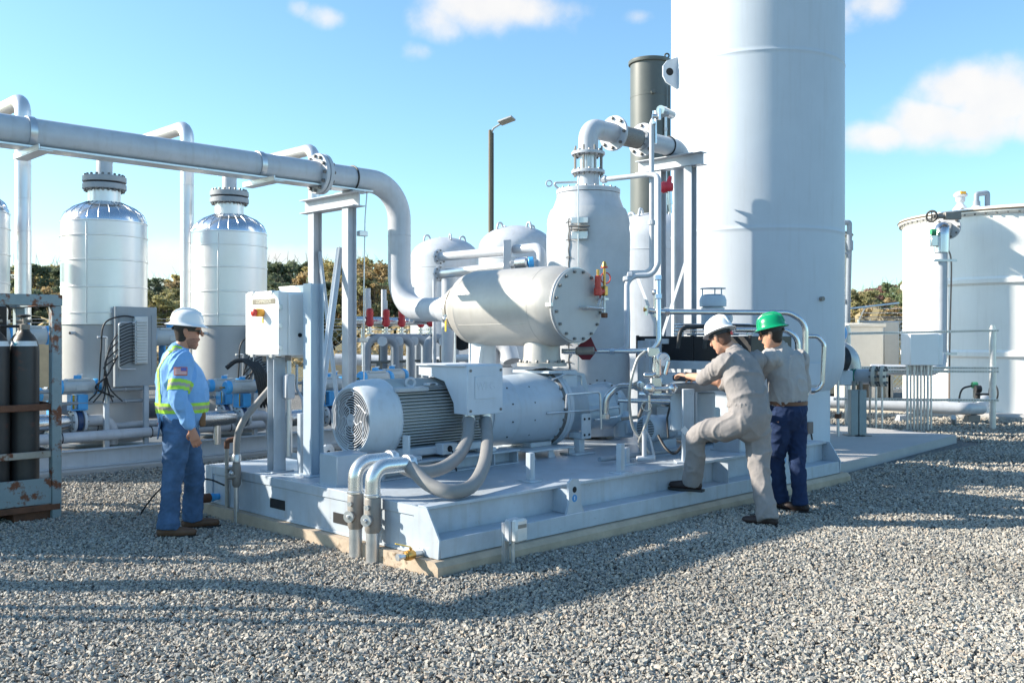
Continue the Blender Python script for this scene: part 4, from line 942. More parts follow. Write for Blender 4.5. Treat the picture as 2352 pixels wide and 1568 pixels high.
# rails and posts carrying the tubing
rl = thing('tubing_rack', 'grey rail rack carrying the panel board and cables', 'rack', S(1.2, 6.95, .2))
for z in (.99, .84):
    m = MB(SK); m.tube([(-.6, 6.98, z), (4.4, 6.98, z-.02)], .022, 0, 12); m.k = 1
    for i in range(12): m.torus((-.4+i*.4, 6.98, z-.002*i), A_, .024, .005, 12, 6)
    m.build('rail', [mat('blue_grey_rail', (.25, .28, .31), .45), PIPEP], rl)
for a in (.55, 1.05, 2.6, 3.4):
    m = MB(SK); m.bb((a-.03, 6.92, .2), (a+.03, 6.975, 1.02), .003); m.build('post', SKIDP, rl)
def panel(a, b, z0, lab, full=True):
    t = thing('tubing_board', lab, 'panel board', S(a, b, z0), 'tubing panel boards')
    m = MB(SK); m.bb((a-.27, b-.01, z0), (a+.27, b+.03, z0+1.0), .004); m.bb((a-.275, b-.03, z0), (a-.262, b+.03, z0+1.0), .001); m.bb((a-.22, b-.016, z0+.12), (a-.212, b-.01, z0+.9), 0); m.bb((a+.2, b-.016, z0+.12), (a+.208, b-.01, z0+.9), 0); m.build('board', mat('panel_grey', (.28, .32, .36), .45, var=.06, streak=.15), t)
    m = MB(SK); m.bb((a-.045, b-.075, z0+.28), (a+.125, b-.012, z0+.88), .006); 
    for i in range(15): m.bb((a-.03, b-.10, z0+.30+i*.036), (a+.11, b-.07, z0+.30+i*.036+.022), .003)
    m.build('valve_manifold', mat('white_manifold', (.55, .58, .60), .35), t)
    m = MB(SK)
    for i in range(13): z = z0+.32+i*.04; m.spline([(a-.04, b-.06, z), (a-.13, b-.10, z-.01), (a-.24, b-.09, z-.06)], .0075, 8, 4)
    m.spline([(a-.0, b-.05, z0+.86), (a-.2, b-.06, z0+.88), (a-.42, b-.06, z0+.78), (a-.46, b-.06, z0+.45), (a-.5, b-.07, z0+.0), (a-.62, b-.1, z0-.15)], .010, 10, 6)
    for j in range(4): m.spline([(a-.22, b-.05-.01*j, z0+.7-.1*j), (a-.36-.02*j, b-.08, z0+.5-.08*j), (a-.42, b-.07-.01*j, z0+.2), (a-.44+.03*j, b-.07, z0-.02), (a-.56+.12*j, b-.07, z0-.18)], .009, 8, 6)
    m.spline([(a-.25, b-.06, z0+.4), (a-.40, b-.10, z0+.15), (a-.52, b-.05, z0-.0), (a-.3, b-.05, z0-.12)], .012, 10, 6)
    m.build('cable_bundle', DARK, t)
    m = MB(SK); m.tube([(a-.38, b-.03, z0-.2), (a-.38, b-.03, z0+.62), (a-.50, b-.05, z0+.62)], .016, .02, 8); m.tube([(a-.04, b-.08, z0+.80), (a-.25, b-.08, z0+.80), (a-.25, b-.08, z0+.22), (a-.04, b-.08, z0+.22)], .010, .04, 8); m.build('support_tube', GALV, t)
p = pb(312, 800, 6.95); panel(p.x, 6.95, 1.02, 'upright panel board with white manifold and cables near the left vessel')
p = pb(612, 860, 6.95); panel(p.x, 6.95, .78, 'half hidden panel board with black cables behind the control cabinet')
# ------------------------------------------------ blue actuated valves
def act_valve():
    t = thing('actuated_valve', '', 'valve', (0, 0, 0), 'blue actuated valves')
    m = MB(); m.lathe((-.19, 0, .36), A_, [(.085, 0), (.09, .01), (.09, .37), (.085, .38)], 24); m.bb((-.14, -.06, .43), (.14, .06, .46), .008); m.bb((-.05, -.094, .32), (.09, -.086, .38), .002); m.build('actuator_body', mat('grey_actuator', (.42, .47, .50), .4, var=.06), t)
    for sg in (-1, 1):
        m = MB(); m.lathe((sg*.19, 0, .36), A_*sg, [(.092, 0), (.096, .01), (.096, .05), (.08, .075), (0, .078)], 24)
        if sg < 0: m.k = 1; m.cyl((-.265, 0, .36), (-.34, 0, .36), .012, seg=8)
        m.build('end_cap', [BLUEP, BRASS], t)
    m = MB(); m.cyl((0, 0, .45), (0, 0, .50), .045, seg=16, bv=.008); m.k = 1; m.bar((-.01, -.01, .505), (.05, -.02, .51), .03, .02); m.build('indicator', [BLUEP, LABELW], t)
    m = MB(); m.bb((-.10, -.07, .09), (-.085, .07, .27), .003); m.bb((-.02, -.075, .09), (.10, .075, .265), .005); m.bb((-.10, -.07, .075), (.10, .07, .089), .002); m.k = 1; m.cyl((-.05, 0, .09), (-.05, 0, .26), .016); m.build('bracket', [BLUEP, YELL], t)
    m = MB(); m.lathe((-.03, 0, -.06), A_, [(.06, 0), (.125, 0), (.125, .06), (.06, .06)], 32); m.cyl((0, 0, .0), (0, 0, .08), .035); m.build('valve_body', NAVYP, t)
    for x in (-.075, .045):
        m = MB(); m.lathe((x, 0, -.06), A_, [(.06, 0), (.14, 0), (.14, .03), (.06, .03)], 32); m.k = 1; m.bolts((x+(.03 if x > 0 else 0), 0, -.06), A_ if x > 0 else -A_, .118, 8, .011, .02); m.build('valve_flange', [GREY, BOLT], t)
    return t
av = act_valve()
SPOTS = [(178, 888, 11.7, 1.0, 'blue capped actuated valve just right of the rack post'),
 (128, 905, 12.6, .95, 'blue actuated valve half hidden behind the rusty rack post'),
 (556, 888, 12.4, .92, 'blue actuated valve under the cabinet, rightmost of three in its cluster'),
 (515, 884, 12.9, .90, 'blue actuated valve under the cabinet, middle of three in its cluster'),
 (478, 880, 13.4, .92, 'blue actuated valve behind the chest of the man in blue shirt'),
 (862, 868, 12.3, .95, 'blue actuated valve just above the motor fan cowl'),
 (900, 862, 13.6, .95, 'blue actuated valve behind and right of the one above the fan'),
 (752, 882, 12.8, 1.0, 'blue actuated valve between the portal brace and column'),
 (768, 876, 14.2, 1.0, 'dark blue actuated valve hidden behind the thin brace'),
 (392, 774, 12.6, 1.25, 'high blue actuated valve behind the white hat of the left man'),
 (58, 770, 11.6, 1.2, 'high blue actuated valve behind the gas cylinders'),
 (-30, 772, 11.2, 1.2, 'high blue actuated valve at the left frame edge behind cylinders')]
for i, (u, v, d, s_, lab) in enumerate(SPOTS):
    o = av if i == 0 else copy_tree(av)
    p = P(u, v, d); p.z -= .36*s_; place(o, p, R(45), lab, s_)
def vpipe(i, dl, lab):
    u, v, d, s_, _ = SPOTS[i]; p = SKI @ P(u, v, d); z = p.z-.42*s_
    m = MB(SK); m.tube([(p.x+.08*s_, p.y, z), (p.x+.42, p.y, z), (p.x+.42, p.y, .3)], .07*s_, .20, 20, 8); m.build('elbow_pipe', PIPEP, label=lab[0], cat='pipe', group='elbow pipes at the blue valves')
    m = MB(SK); m.lathe((p.x-.08*s_, p.y, z), -A_, [(.075, 0), (.08, .04), (.10, .16), (.105, dl), (.07, dl+.05), (0, dl+.05)], 24); m.cyl((p.x-.35, p.y, .28), (p.x-.35, p.y, z), .05); m.build('inlet_pipe', STEEL, label=lab[1], cat='pipe', group='inlet pipes at the blue valves')
vpipe(0, .5, ('grey elbow pipe right of the valve at the rack post', 'shiny pipe reducer left of the valve at the rack post'))
vpipe(2, .9, ('grey elbow pipe right of the valve under the cabinet', 'shiny thick pipe stub beside the left man, under the cabinet valves'))
vpipe(5, .5, ('grey elbow pipe hidden behind the motor fan', 'shiny reducer hidden behind the motor fan'))
vpipe(7, .5, ('grey elbow pipe behind the portal column', 'shiny reducer behind the portal brace'))
# black cable arch below the cabinet
m = MB(); m.spline([P(520, 845, 12.4), P(545, 828, 12.4), P(580, 835, 12.3), P(600, 880, 12.3), P(606, 930, 12.3)], .030, 12, 6)
for i in range(6): m.spline([P(560+i*6, 830, 12.3), P(582+i*6, 850+i*2, 12.2), P(596+i*5, 905, 12.2), P(600+i*8, 935, 12.3)], .016, 8, 4)
m.build('cable_loom', DARK, label='thick black cable loom arching below the control cabinet', cat='cable')
# ================================================ grey domed tanks further back
def dome_tank():
    t = thing('domed_tank', '', 'tank', (0, 0, 0), 'grey domed tanks')
    m = MB(); r = .78; pr = [(r, 0), (r, 3.18), (r+.006, 3.185), (r+.006, 3.20), (r, 3.205), (r, 3.42)]
    pr += [(r*math.cos(A), 3.42+.48*math.sin(A)) for A in [R(q) for q in range(8, 90, 8)]]+[(0, 3.9)]
    m.lathe((0, 0, 0), Z_, pr, 64); m.build('shell', PIPEP, t)
    for A in (0, 90, 180, 270):
        m = MB(); d = V((math.cos(R(A+20)), math.sin(R(A+20)), 0))*.42; z = 3.82; m.tube([d*1.18+Z_*(z-.02), d*1.10+Z_*(z+.11), d*.9+Z_*(z+.11), d*.82+Z_*(z+.02)], .022, .05, 10); m.build('lifting_lug', PIPEP, t)
    return t
dt = dome_tank()
for i, (u, d, s_, lab) in enumerate(((1022, 21.8, 1.0, 'grey domed tank right behind the overhead riser pipe'), (1186, 20.2, 1.02, 'grey domed tank behind the clad pipes left of the separator'), (1497, 17.2, .99, 'grey domed tank between the separator and the tower'))):
    o = dt if i == 0 else copy_tree(dt); place(o, ((u-CU)/F*d, d, 0), .3*i, lab, s_)
# dark exhaust stack
X = (1493-CU)/F*20.2
t = thing('exhaust_stack', 'tall dark grey cylindrical stack left of the tower', 'stack', (X, 20.2, 0))
m = MB(); C1 = V((X, 20.2, 0)); r = .415
m.lathe(C1, Z_, [(r, 0), (r, 6.65), (r+.004, 6.655), (r+.004, 6.69), (r, 6.695), (r, 7.36), (r+.035, 7.36), (r+.04, 7.37), (r+.04, 7.43), (r+.03, 7.44), (r-.03, 7.44), (r-.03, 6.9), (0, 6.9)], 56); m.build('shell', STACK, t)
m = MB(); m.torus(C1+V((.34, -.1, 7.53)), B_, .045, .018, 16, 8); m.build('lifting_eye', STACK, t)
m = MB(); m.cyl(C1+V((.0, -r+.02, 6.68)), C1+V((0, -r-.07, 6.70)), .045); m.build('nozzle', STACK, t)
m = MB(); m.tube([C1+V((.27, -.36, 0)), C1+V((.27, -.36, 6.4))], .03, 0, 10)
for z in (2.5, 4.2, 5.9): m.bb(C1+V((.24, -.40, z)), C1+V((.30, -.28, z+.06)), .004)
m.build('riser_tube', GALV, t)
m = MB(); m.tube([C1+V((.36, -.30, 0)), C1+V((.36, -.30, 6.85))], .022, 0, 10); m.build('ladder_rail', STACK, t)
# street light
t = thing('street_light', 'tall wooden pole with flat lamp head against the sky', 'street light', ((1127-CU)/F*30, 30, 0))
q = V(((1127-CU)/F*30, 30, 0)); m = MB(); m.cyl(q, q+Z_*8.1, .085, .07, 14); m.build('pole', WOODP, t)
m = MB(); m.cyl(q+V((.085, -.05, 0)), q+V((.08, -.05, 8.0)), .02, seg=8); m.build('conduit', STACK, t)
m = MB(); m.tube([q+Z_*8.0, q+V((.1, -.1, 8.14)), q+V((.3, -.2, 8.24))], .03, .05, 8); m.box(q+V((.50, -.30, 8.33)), (.50, .30, .07), Euler((R(-12), R(-14), R(-25))), .02); m.build('lamp_head', [mat('lamp_grey', (.35, .36, .37), .4)], t)
# ------------------------------------------------ twin pipe bridge behind the drum
pp = thing('pipe_bridge', 'pair of pale horizontal pipes with flanged ends left of the separator', 'pipe', P(1100, 600, 14.2))
def PX(u, v, d=14.2): return P(u, v, d)
m = MB(); m.tube([PX(1012, 590), PX(1170, 576, 13.2)], .066, 0, 20); m.tube([PX(1182, 573, 13.15), PX(1243, 567, 12.8), PX(1243, 640, 12.8)], .062, .12, 20, 8); m.build('upper_pipe', PIPEP, pp)
m = MB(); m.tube([PX(1012, 629), PX(1165, 612, 13.2), PX(1215, 606, 12.9)], .072, 0, 20); m.build('lower_pipe', CLAD, pp)
for v in (590, 629):
    m = MB(); d = (PX(1170, v-14, 13.2)-PX(1012, v)).normalized(); q = PX(1010, v); m.flange(q, d, .115, .03, 8, .012, 1); m.lathe(q-d*.015, -d, [(.09, 0), (.07, .04), (.03, .08), (0, .09)], 20); m.build('end_flange', [PIPEP, BOLT], pp)
m = MB(); q = PX(1165, 552, 13.1); m.bb(q+V((-.055, -.10, -.55)), q+V((.055, .06, 0)), .004); q = PX(1205, 603, 13.0); m.bb(q+V((-.2, -.02, -.05)), q+V((.2, .02, .02)), .004); m.build('support_post', PIPEP, pp)
m = MB(); m.cyl(PX(1030, 640, 14.0), PX(1030, 860, 14.0), .10, seg=20); m.cyl(PX(998, 640, 14.1), PX(998, 870, 14.1), .03, seg=12); m.build('drop_pipe', PIPEP, pp)
m = MB(); m.cyl(PX(1185, 606, 12.9), PX(1215, 603, 12.8), .085, seg=16, bv=.02); m.k = 1; m.cyl(PX(1213, 603, 12.8), PX(1226, 602, 12.8), .075, seg=16, bv=.01); m.build('end_valve', [STEEL, BLUEP], pp)
# ------------------------------------------------ manifold of hooked pipes with red valves
def hooked(u, d, lab, s_=1.0, red=True):
    t = thing('hooked_pipe', lab, 'pipe', P(u, 772, d), 'hooked pipes with red valves')
    t.location.z = 0
    x = t.location.copy()
    m = MB(); h = 1.62
    m.tube([x+Z_*.1, x+Z_*h, x+V((.42, .25, h)), x+V((.42, .25, .3))], .072, .16, 18, 8); m.torus(x+Z_*1.18, Z_, .07, .01, 18, 6); m.build('pipe_bend', mat('blue_grey_pipe', (.24, .28, .33), .45, var=.07), t)
    m = MB(); m.cyl(x+V((.26, -.04, h-.05)), x+V((.26, -.1, h-.05)), .075, seg=20); m.build('blind_cap', GREY, t)
    m = MB(); m.cyl(x+V((.20, .02, .5)), x+V((.20, .02, 1.25)), .05, seg=12); m.cyl(x+V((.2, .02, 1.25)), x+V((.2, .02, 1.50)), .012, seg=8); m.cyl(x+V((-.02, 0, 1.24)), x+V((.36, 0, 1.24)), .02); m.build('gate_valve', STACK, t)
    if red:
        m = MB(); z = h+.06; m.cyl(x+V((.05, 0, z)), x+V((.05, 0, z+.12)), .03); m.lathe(x+V((.05, 0, z)), Z_, [(.05, 0), (.075, .005), (.075, .03), (.03, .035), (.03, .06), (.075, .065), (.075, .09), (.05, .09)], 14); m.cyl(x+V((-.22, 0, z+.22)), x+V((0, 0, z+.22)), .065, seg=14, bv=.015); m.build('steel_fitting', STEEL, t)
        m = MB(); m.lathe(x+V((.05, 0, z+.12)), Z_, [(.03, 0), (.06, .03), (.065, .10), (.05, .14), (.06, .20), (.055, .27), (.03, .29), (0, .29)], 14); m.build('valve_bonnet', REDP, t)
        m = MB(); m.cyl(x+V((.05, 0, z+.40)), x+V((.05, 0, z+.55)), .022, seg=8); m.cyl(x+V((-.25, 0, z+.2)), x+V((-.25, 0, z+.75)), .045, seg=10); m.build('vent_tube', PIPEP, t)
for u, d, lab in ((842, 15.2, 'hooked blue grey pipe with red valve beside the portal column, leftmost'), (880, 15.6, 'hooked blue grey pipe with red valve, second from the portal column'), (916, 16.0, 'hooked blue grey pipe with red valve, third from the portal column'), (960, 16.4, 'paler hooked pipe with red valve under the drum inlet'), (982, 15.2, 'hooked pipe with red valve closest to the drum leg')):
    hooked(u, d, lab)
m = MB(); m.tube([P(770, 825, 17), P(1000, 832, 17), P(1180, 830, 16)], .10, .0, 20); m.build('cross_pipe', PIPEP, label='bright horizontal pipe behind the hooked pipes', cat='pipe')
m = MB(); m.cyl(P(1058, 786, 14.0), P(1066, 784, 14.1), .12, seg=24); m.build('open_nozzle', HOLE, label='dark round pipe opening below the drum', cat='pipe')
m = MB(); m.tube([P(1100, 900, 13.5), P(1100, 800, 13.5), P(1120, 760, 13.5)], .10, .1, 18); m.build('bent_pipe', PIPEP, label='leaning pale pipe under the drum inlet end', cat='pipe')
m = MB(); m.tube([P(1130, 900, 14.5), P(1130, 790, 14.5), P(1165, 790, 14.4), P(1175, 830, 14.3)], .13, .2, 18); m.build('bent_pipe', PIPEP, label='pale arched pipe under the middle of the drum', cat='pipe')
m = MB(); c = P(1080, 822, 13.2); m.lathe(c-V((.2, 0, 0)), A_, [(.05, 0), (.05, .2), (.10, .22), (.11, .28), (.08, .34), (0, .36)], 20); m.build('valve_end', GREY, label='rounded grey valve end above the terminal box', cat='valve')
# ================================================ far ground things
for u0, u1, d, z0, z1, lab in ((-120, 146, 27, .55, 1.6, 'tan block wall far behind the gas cylinders'), (738, 838, 26, .5, 1.15, 'tan block wall far behind the portal frame')):
    m = MB(); m.bb(((u0-CU)/F*d, d, 0), ((u1-CU)/F*d, d+.3, z1), .01); m.build('block_wall', TANB, label=lab, cat='wall')
def fence(pts, h, lab, sp=2.6, mesh=.16):
    t = thing('chain_link_fence', lab, 'fence', (*pts[0], 0), 'chain link fences')
    p0, p1 = V((*pts[0], 0)), V((*pts[1], 0)); n = max(1, int((p1-p0).length/sp)); d = (p1-p0).normalized()
    for i in range(n+1):
        q = p0+(p1-p0)*i/n; m = MB(); m.cyl(q, q+Z_*(h+.05), .035, seg=8); m.tube([q+Z_*h, q+Z_*(h+.4)+V((.1, -.25, 0))], .02, 0, 6); m.build('post', GALV, t)
    m = MB(); m.cyl(p0+Z_*h, p1+Z_*h, .022, seg=6); m.cyl(p0+Z_*.08, p1+Z_*.08, .01, seg=4)
    for k in range(3): m.cyl(p0+Z_*(h+.13*(k+1))+V((.03*k, -.08*k, 0)), p1+Z_*(h+.13*(k+1))+V((.03*k, -.08*k, 0)), .008, seg=4)
    m.build('rail', GALV, t)
    m = MB(); Lf = (p1-p0).length; k = -h
    while k < Lf:
        for sg in (0, 1):
            a, b = max(0, k), min(Lf, k+h)
            if b > a:
                za, zb = (a-k), (b-k)
                if sg: za, zb = h-za, h-zb
                m.bar(p0+d*a+Z_*za, p0+d*b+Z_*zb, .007, .007, up=(0, 1, 0), bv=0)
        k += mesh
    m.build('wire_mesh', GALV, t, smooth=0)
fence(((-30, 36), (16, 36)), 1.9, 'long chain link fence far behind the left vessels', mesh=.30)
fence(((10.5, 29), (17, 30)), 2.1, 'chain link fence behind the white boxes on the right', mesh=.14)
# ================================================ instruments and coolers on the skid (right half)
fc = skt('oil_cooler', 'black oil cooler box with fan guard beside the tower', 'cooler', 5.5, 1.4, DZ)
m = MB(SK); m.bb((5.04, .60, 1.37), (5.92, 2.2, 1.65), .006)
for b in (.62, 1.38, 2.17): m.bb((5.03, b-.02, 1.36), (5.045, b+.02, 1.66), .002)
m.k = 1
for b in (1.0, 1.2, 1.8): m.cyl((5.03, b, 1.53), (5.042, b, 1.53), .012, seg=8)
m.build('cooler_core', [BLACKP, BOLT], fc)
m = MB(SK); m.bb((4.96, .9, 1.27), (5.5, 1.9, 1.366), .004); m.build('drip_pan', GREY, fc)
m = MB(SK); m.bb((5.025, 1.88, 1.54), (5.035, 2.05, 1.62), .002); m.bb((5.0, 1.70, 1.56), (5.035, 1.80, 1.62), .002); m.build('cooler_plate', LABELW, fc)
m = MB(SK)
for i in range(7): m.torus((5.5, 1.4, 1.70+.0*i), Z_, .14+i*.05, .005, 40, 5)
for z in (1.68, 1.72, 1.76, 1.79): m.torus((5.5, 1.4, z), Z_, .46, .007, 48, 6)
for i in range(12): A = 2*PI*i/12; d = V((math.cos(A), math.sin(A), 0)); m.tube([V((5.5, 1.4, 1.79))+d*.1, V((5.5, 1.4, 1.79))+d*.46, V((5.5, 1.4, 1.66))+d*.46], .006, 0, 6)
m.build('fan_guard', STEEL, fc)
for a in (5.1, 5.86):
    for b in (.68, 2.12): m = MB(SK); m.bb((a-.03, b-.03, DZ+.001), (a+.03, b+.03, 1.369), .003); m.build('leg', SKIDP, fc)
fm = skt('fan_motor', 'small grey ribbed motor standing on the black cooler', 'motor', 5.5, 1.4, 1.7)
c = V((5.5, 1.4, 0)); MG = mat('blue_grey_motor', (.46, .53, .60), .4, var=.05)
m = MB(SK); m.cyl(c+Z_*1.72, c+Z_*2.0, .12, seg=28)
for i in range(28): A = 2*PI*i/28; d = V((math.cos(A), math.sin(A), 0)); m.bar(c+d*.133+Z_*1.76, c+d*.133+Z_*1.99, .008, .035, up=(-d.y, d.x, 0), bv=0)
m.bb(c+V((-.22, -.22, 1.66)), c+V((.22, .22, 1.68)), .004); m.build('ribbed_frame', MG, fm)
m = MB(SK); m.lathe(c, Z_, [(.12, 2.0), (.158, 2.005), (.16, 2.08), (.14, 2.13), (.10, 2.15), (0, 2.15)], 28); m.build('fan_cowl', MG, fm)
m = MB(SK); m.lathe(c, Z_, [(0, 2.215), (.15, 2.212), (.152, 2.225), (0, 2.235)], 28)
for i in range(3): A = 2*PI*i/3+.4; d = V((math.cos(A), math.sin(A), 0)); m.cyl(c+d*.13+Z_*2.05, c+d*.13+Z_*2.22, .008, seg=8)
m.build('rain_cover', MG, fm)
m = MB(SK); m.cyl(c+V((.0, -.12, 1.86)), c+V((.03, -.24, 1.86)), .055, seg=16, bv=.01); m.build('terminal_box', PIPEP, fm)
m = MB(SK); m.spline([c+V((.03, -.2, 1.82)), c+V((.1, -.25, 1.75)), c+V((.3, -.3, 1.76)), c+V((.5, -.35, 1.68))], .014); m.build('cable', DARK, fm)
for (u0, v0, u1, lab) in ((1557, 800, 1612, 'left black hose loop arching over the cooler'), (1618, 800, 1680, 'right black hose loop arching over the cooler')):
    m = MB(); m.tube([P(u0, v0, 10.5), P(u0+6, 752, 10.5), P(u1+25, 749, 10.7), P(u1+70, 752, 10.8)], .024, .10, 12, 8); m.build('hose_loop', DARK, label=lab, cat='hose')
# ---- stainless tubing runs
def run(pts, r, lab, fil=.09, mt=STEEL, name='tubing_run', fit=()):
    m = MB(); pp = [P(*p) for p in pts]; m.tube(pp, r, fil, 14, 8)
    for i, j, t in fit:
        a, b = pp[i], pp[j]; q = a.lerp(b, t); d = (b-a).normalized(); m.lathe(q-d*.03, d, [(r, 0), (r*1.5, .004), (r*1.5, .05), (r, .055)], 8)
    return m.build(name, mt, label=lab, cat='pipe')
run([(1380, 413, 11.25), (1490, 401, 10.9), (1512, 402, 10.8), (1512, 606, 10.6), (1498, 632, 10.6), (1440, 634, 10.6), (1439, 800, 10.3), (1420, 806, 10.3)], .030, 'steel tube from separator neck looping down beside it', .14, PIPEP, fit=((0, 1, .08), (5, 6, .05), (4, 5, .9)))
run([(1536, 262, 11.0), (1497, 268, 11.0), (1497, 616, 10.9), (1486, 626, 10.9), (1448, 627, 11.0)], .028, 'upright steel tube in front of the dark stack', .12, PIPEP, fit=((0, 1, .6), (2, 1, .3)))
run([(1505, 256, 11.0), (1506, 330, 11.0)], .016, 'short vertical tube with valve at the outlet pipe', .05)
run([(1512, 636, 9.9), (1513, 785, 9.8), (1500, 804, 9.8), (1455, 806, 9.9), (1290, 806, 10.0)], .026, 'long horizontal steel tube crossing in front of the separator', .12, fit=((1, 0, .7), (0, 1, .02), (3, 4, .3), (3, 4, .75)))
run([(1492, 714, 9.9), (1525, 716, 9.9), (1812, 718, 10.2), (1850, 740, 10.2), (1850, 812, 10.2), (1852, 905, 10.2)], .030, 'steel tube arching over the workers in front of the tower', .20, fit=((1, 2, .02), (4, 5, .15), (4, 5, .6)))
run([(1690, 757, 10.6), (1805, 758, 10.6), (1832, 775, 10.6), (1834, 840, 10.6)], .030, 'shorter steel tube arch behind the green hard hat', .16)
run([(1856, 772, 10.9), (1878, 772, 10.9), (1893, 790, 10.9), (1889, 880, 10.9), (1878, 896, 10.9), (1862, 897, 10.9)], .026, 'steel tube hoop against the tower right of the workers', .10, fit=((4, 5, .8),))
run([(1390, 960, 9.9), (1392, 912, 9.9), (1420, 886, 9.9), (1475, 886, 9.6)], .034, 'curved steel tube beside the compressor end', .16, fit=((2, 3, .85), (0, 1, .1)))
run([(1420, 919, 9.9), (1540, 922, 9.8), (1585, 938, 9.7), (1592, 985, 9.7)], .024, 'thin steel tube low behind the small pump motor', .12)
run([(1470, 905, 9.5), (1562, 907, 9.3)], .028, 'short steel tube joining the gauge manifold', .05)
run([(1310, 900, 11.0), (1325, 898, 11.0), (1326, 812, 11.0), (1295, 811, 10.6)], .010, 'thin impulse line on the separator side', .06, PIPEP)
# valve cluster at top of tubing
t = thing('valve_cluster', 'small steel valves with round handles on the upright tubing', 'valve', P(1512, 270, 11)); 
m = MB(); m.cyl(P(1498, 268, 10.95), P(1515, 268, 10.95), .035, seg=10); m.cyl(P(1503, 285, 10.95), P(1503, 255, 10.95), .022, seg=8); m.cyl(P(1515, 275, 10.9), P(1515, 250, 10.9), .018, seg=8); m.cyl(P(1517, 252, 10.9), P(1543, 264, 11.3), .05, seg=14); m.build('valve_body', STEEL, t)
t = thing('gate_valve', 'bright red valve with yellow tag mounted beside the dark stack', 'valve', P(1530, 428, 11.4))
m = MB(); m.lathe(P(1518, 430, 11.4), A_, [(0, -.01), (.055, 0), (.075, .03), (.06, .07), (.07, .10), (.05, .14), (0, .15)], 16); m.cyl(P(1534, 428, 11.4), P(1540, 405, 11.4), .04, .02, 12); m.build('valve_body', mat('bright_red_paint', (.62, .03, .05), .4, var=.08), t)
m = MB(); m.cyl(P(1537, 440, 11.4), P(1539, 470, 11.4), .035, seg=12); m.tube([P(1539, 468, 11.4), P(1541, 490, 11.4)], .02); m.build('steel_fitting', STEEL, t)
t = thing('gate_valve', 'steel needle valve cross below the long tubing riser', 'valve', P(1508, 714, 9.9))
m = MB(); m.cyl(P(1490, 712, 9.9), P(1528, 717, 9.9), .034, seg=10); m.cyl(P(1506, 672, 9.9), P(1506, 728, 9.9), .026, seg=10); m.ball(P(1505, 672, 9.9), .036); m.cyl(P(1484, 702, 9.9), P(1484, 724, 9.9), .018, seg=8); m.build('valve_body', STEEL, t)
m = MB(); m.cyl(P(1478, 711, 9.9), P(1485, 711, 9.9), .022, seg=10); m.build('brass_cap', BRASS, t)
t = thing('valve_hood', 'dark red draped valve cover on the horizontal tube', 'valve', P(1342, 805, 9.95))
m = MB(); c = P(1344, 806, 9.95)
m.add([c+V(q) for q in ((-.10, -.06, .0), (.12, -.06, .0), (.12, .06, .0), (-.10, .06, .0), (-.07, -.03, .06), (.05, -.03, .16), (.05, .03, .16), (-.07, .03, .06))], [(0, 1, 5, 4), (1, 2, 6, 5), (2, 3, 7, 6), (3, 0, 4, 7), (4, 5, 6, 7)])
m.add([c+V(q) for q in ((-.09, -.06, -.03), (.10, -.06, -.02), (.10, .05, -.02), (-.09, .05, -.03), (-.03, -.02, -.09), (.05, -.02, -.09), (.05, .02, -.09), (-.03, .02, -.09))], [(0, 1, 5, 4), (1, 2, 6, 5), (2, 3, 7, 6), (3, 0, 4, 7), (4, 5, 6, 7)])
m.build('cover', MAROON, t)
m = MB(); m.cyl(P(1322, 806, 9.9), P(1365, 805, 9.9), .042, seg=12, bv=.01); m.build('valve_body', SEALF, t)
# ---- oil filter station
ft = skt('filter_station', 'blue grey oil filter stand with gauge manifold under the workers hands', 'filter', 3.3, .35, DZ)
m = MB(); c0, c1 = P(1528, 893, 9.15), P(1668, 884, 9.5); m.bar(c0, c1, .16, .085, bv=.008); m.build('filter_head', mat('filter_head_grey', (.30, .31, .32), .45, var=.12, scale=9), ft)
for u, d in ((1558, 9.35), (1618, 9.45)):
    m = MB(); q = P(u, 900, d); m.cyl(q, V((q.x, q.y, P(u, 988, d).z)), .078 if u < 1600 else .105, seg=28, bv=.012); m.build('filter_bowl', MG, ft)
m = MB(); q = P(1580, 900, 9.05); m.bb((q.x-.055, q.y-.04, DZ+.001), (q.x+.055, q.y+.04, q.z+.03), .004); m.bb((q.x+.065, q.y-.02, DZ+.001), (q.x+.085, q.y+.02, q.z), .002); m.bb((q.x-.12, q.y-.09, DZ+.0005), (q.x+.12, q.y+.09, DZ+.014), .002)
m.k = 1; m.prism([(-.04, 0), (.0, -.045), (.035, 0), (0, .045)], P(1573, 988, 9.0)-V((0, .0, 0)), A_, Z_, .004); m.k = 2; m.cyl(P(1592, 1013, 9.0), P(1601, 1013, 9.0), .018, seg=10)
m.build('stand_post', [SKIDP, LABELW, BRASS], ft)
m = MB(); q = P(1505, 880, 9.2)
m.bb(q+V((-.05, -.05, -.10)), q+V((.06, .05, .06)), .008); m.bb(q+V((-.03, -.04, .06)), q+V((.05, .04, .20)), .01); m.ball(P(1491, 893, 9.1), .062, (1, .8, 1)); m.ball(P(1545, 892, 9.1), .05, (1, .8, 1)); m.cyl(P(1491, 893, 9.1), P(1545, 892, 9.1), .022, seg=10)
m.cyl(P(1505, 850, 9.15), P(1505, 800, 9.15), .02, seg=10); m.cyl(P(1512, 862, 9.1), P(1512, 822, 9.1), .035, seg=12, bv=.008); m.bb(P(1497, 812, 9.15)+V((-.04, -.03, -.03)), P(1497, 812, 9.15)+V((.07, .03, .06)), .006); m.cyl(P(1527, 860, 9.1), P(1535, 828, 9.1), .024, seg=10, bv=.005); m.cyl(P(1488, 868, 9.1), P(1505, 858, 9.1), .014, seg=8); m.cyl(P(1478, 862, 9.1), P(1500, 862, 9.1), .03, seg=10, bv=.005)
m.cyl(P(1491, 905, 9.1), P(1491, 940, 9.1), .014, seg=8); m.torus(P(1485, 932, 9.08), A_*.3+B_, .045, .005, 18, 6)
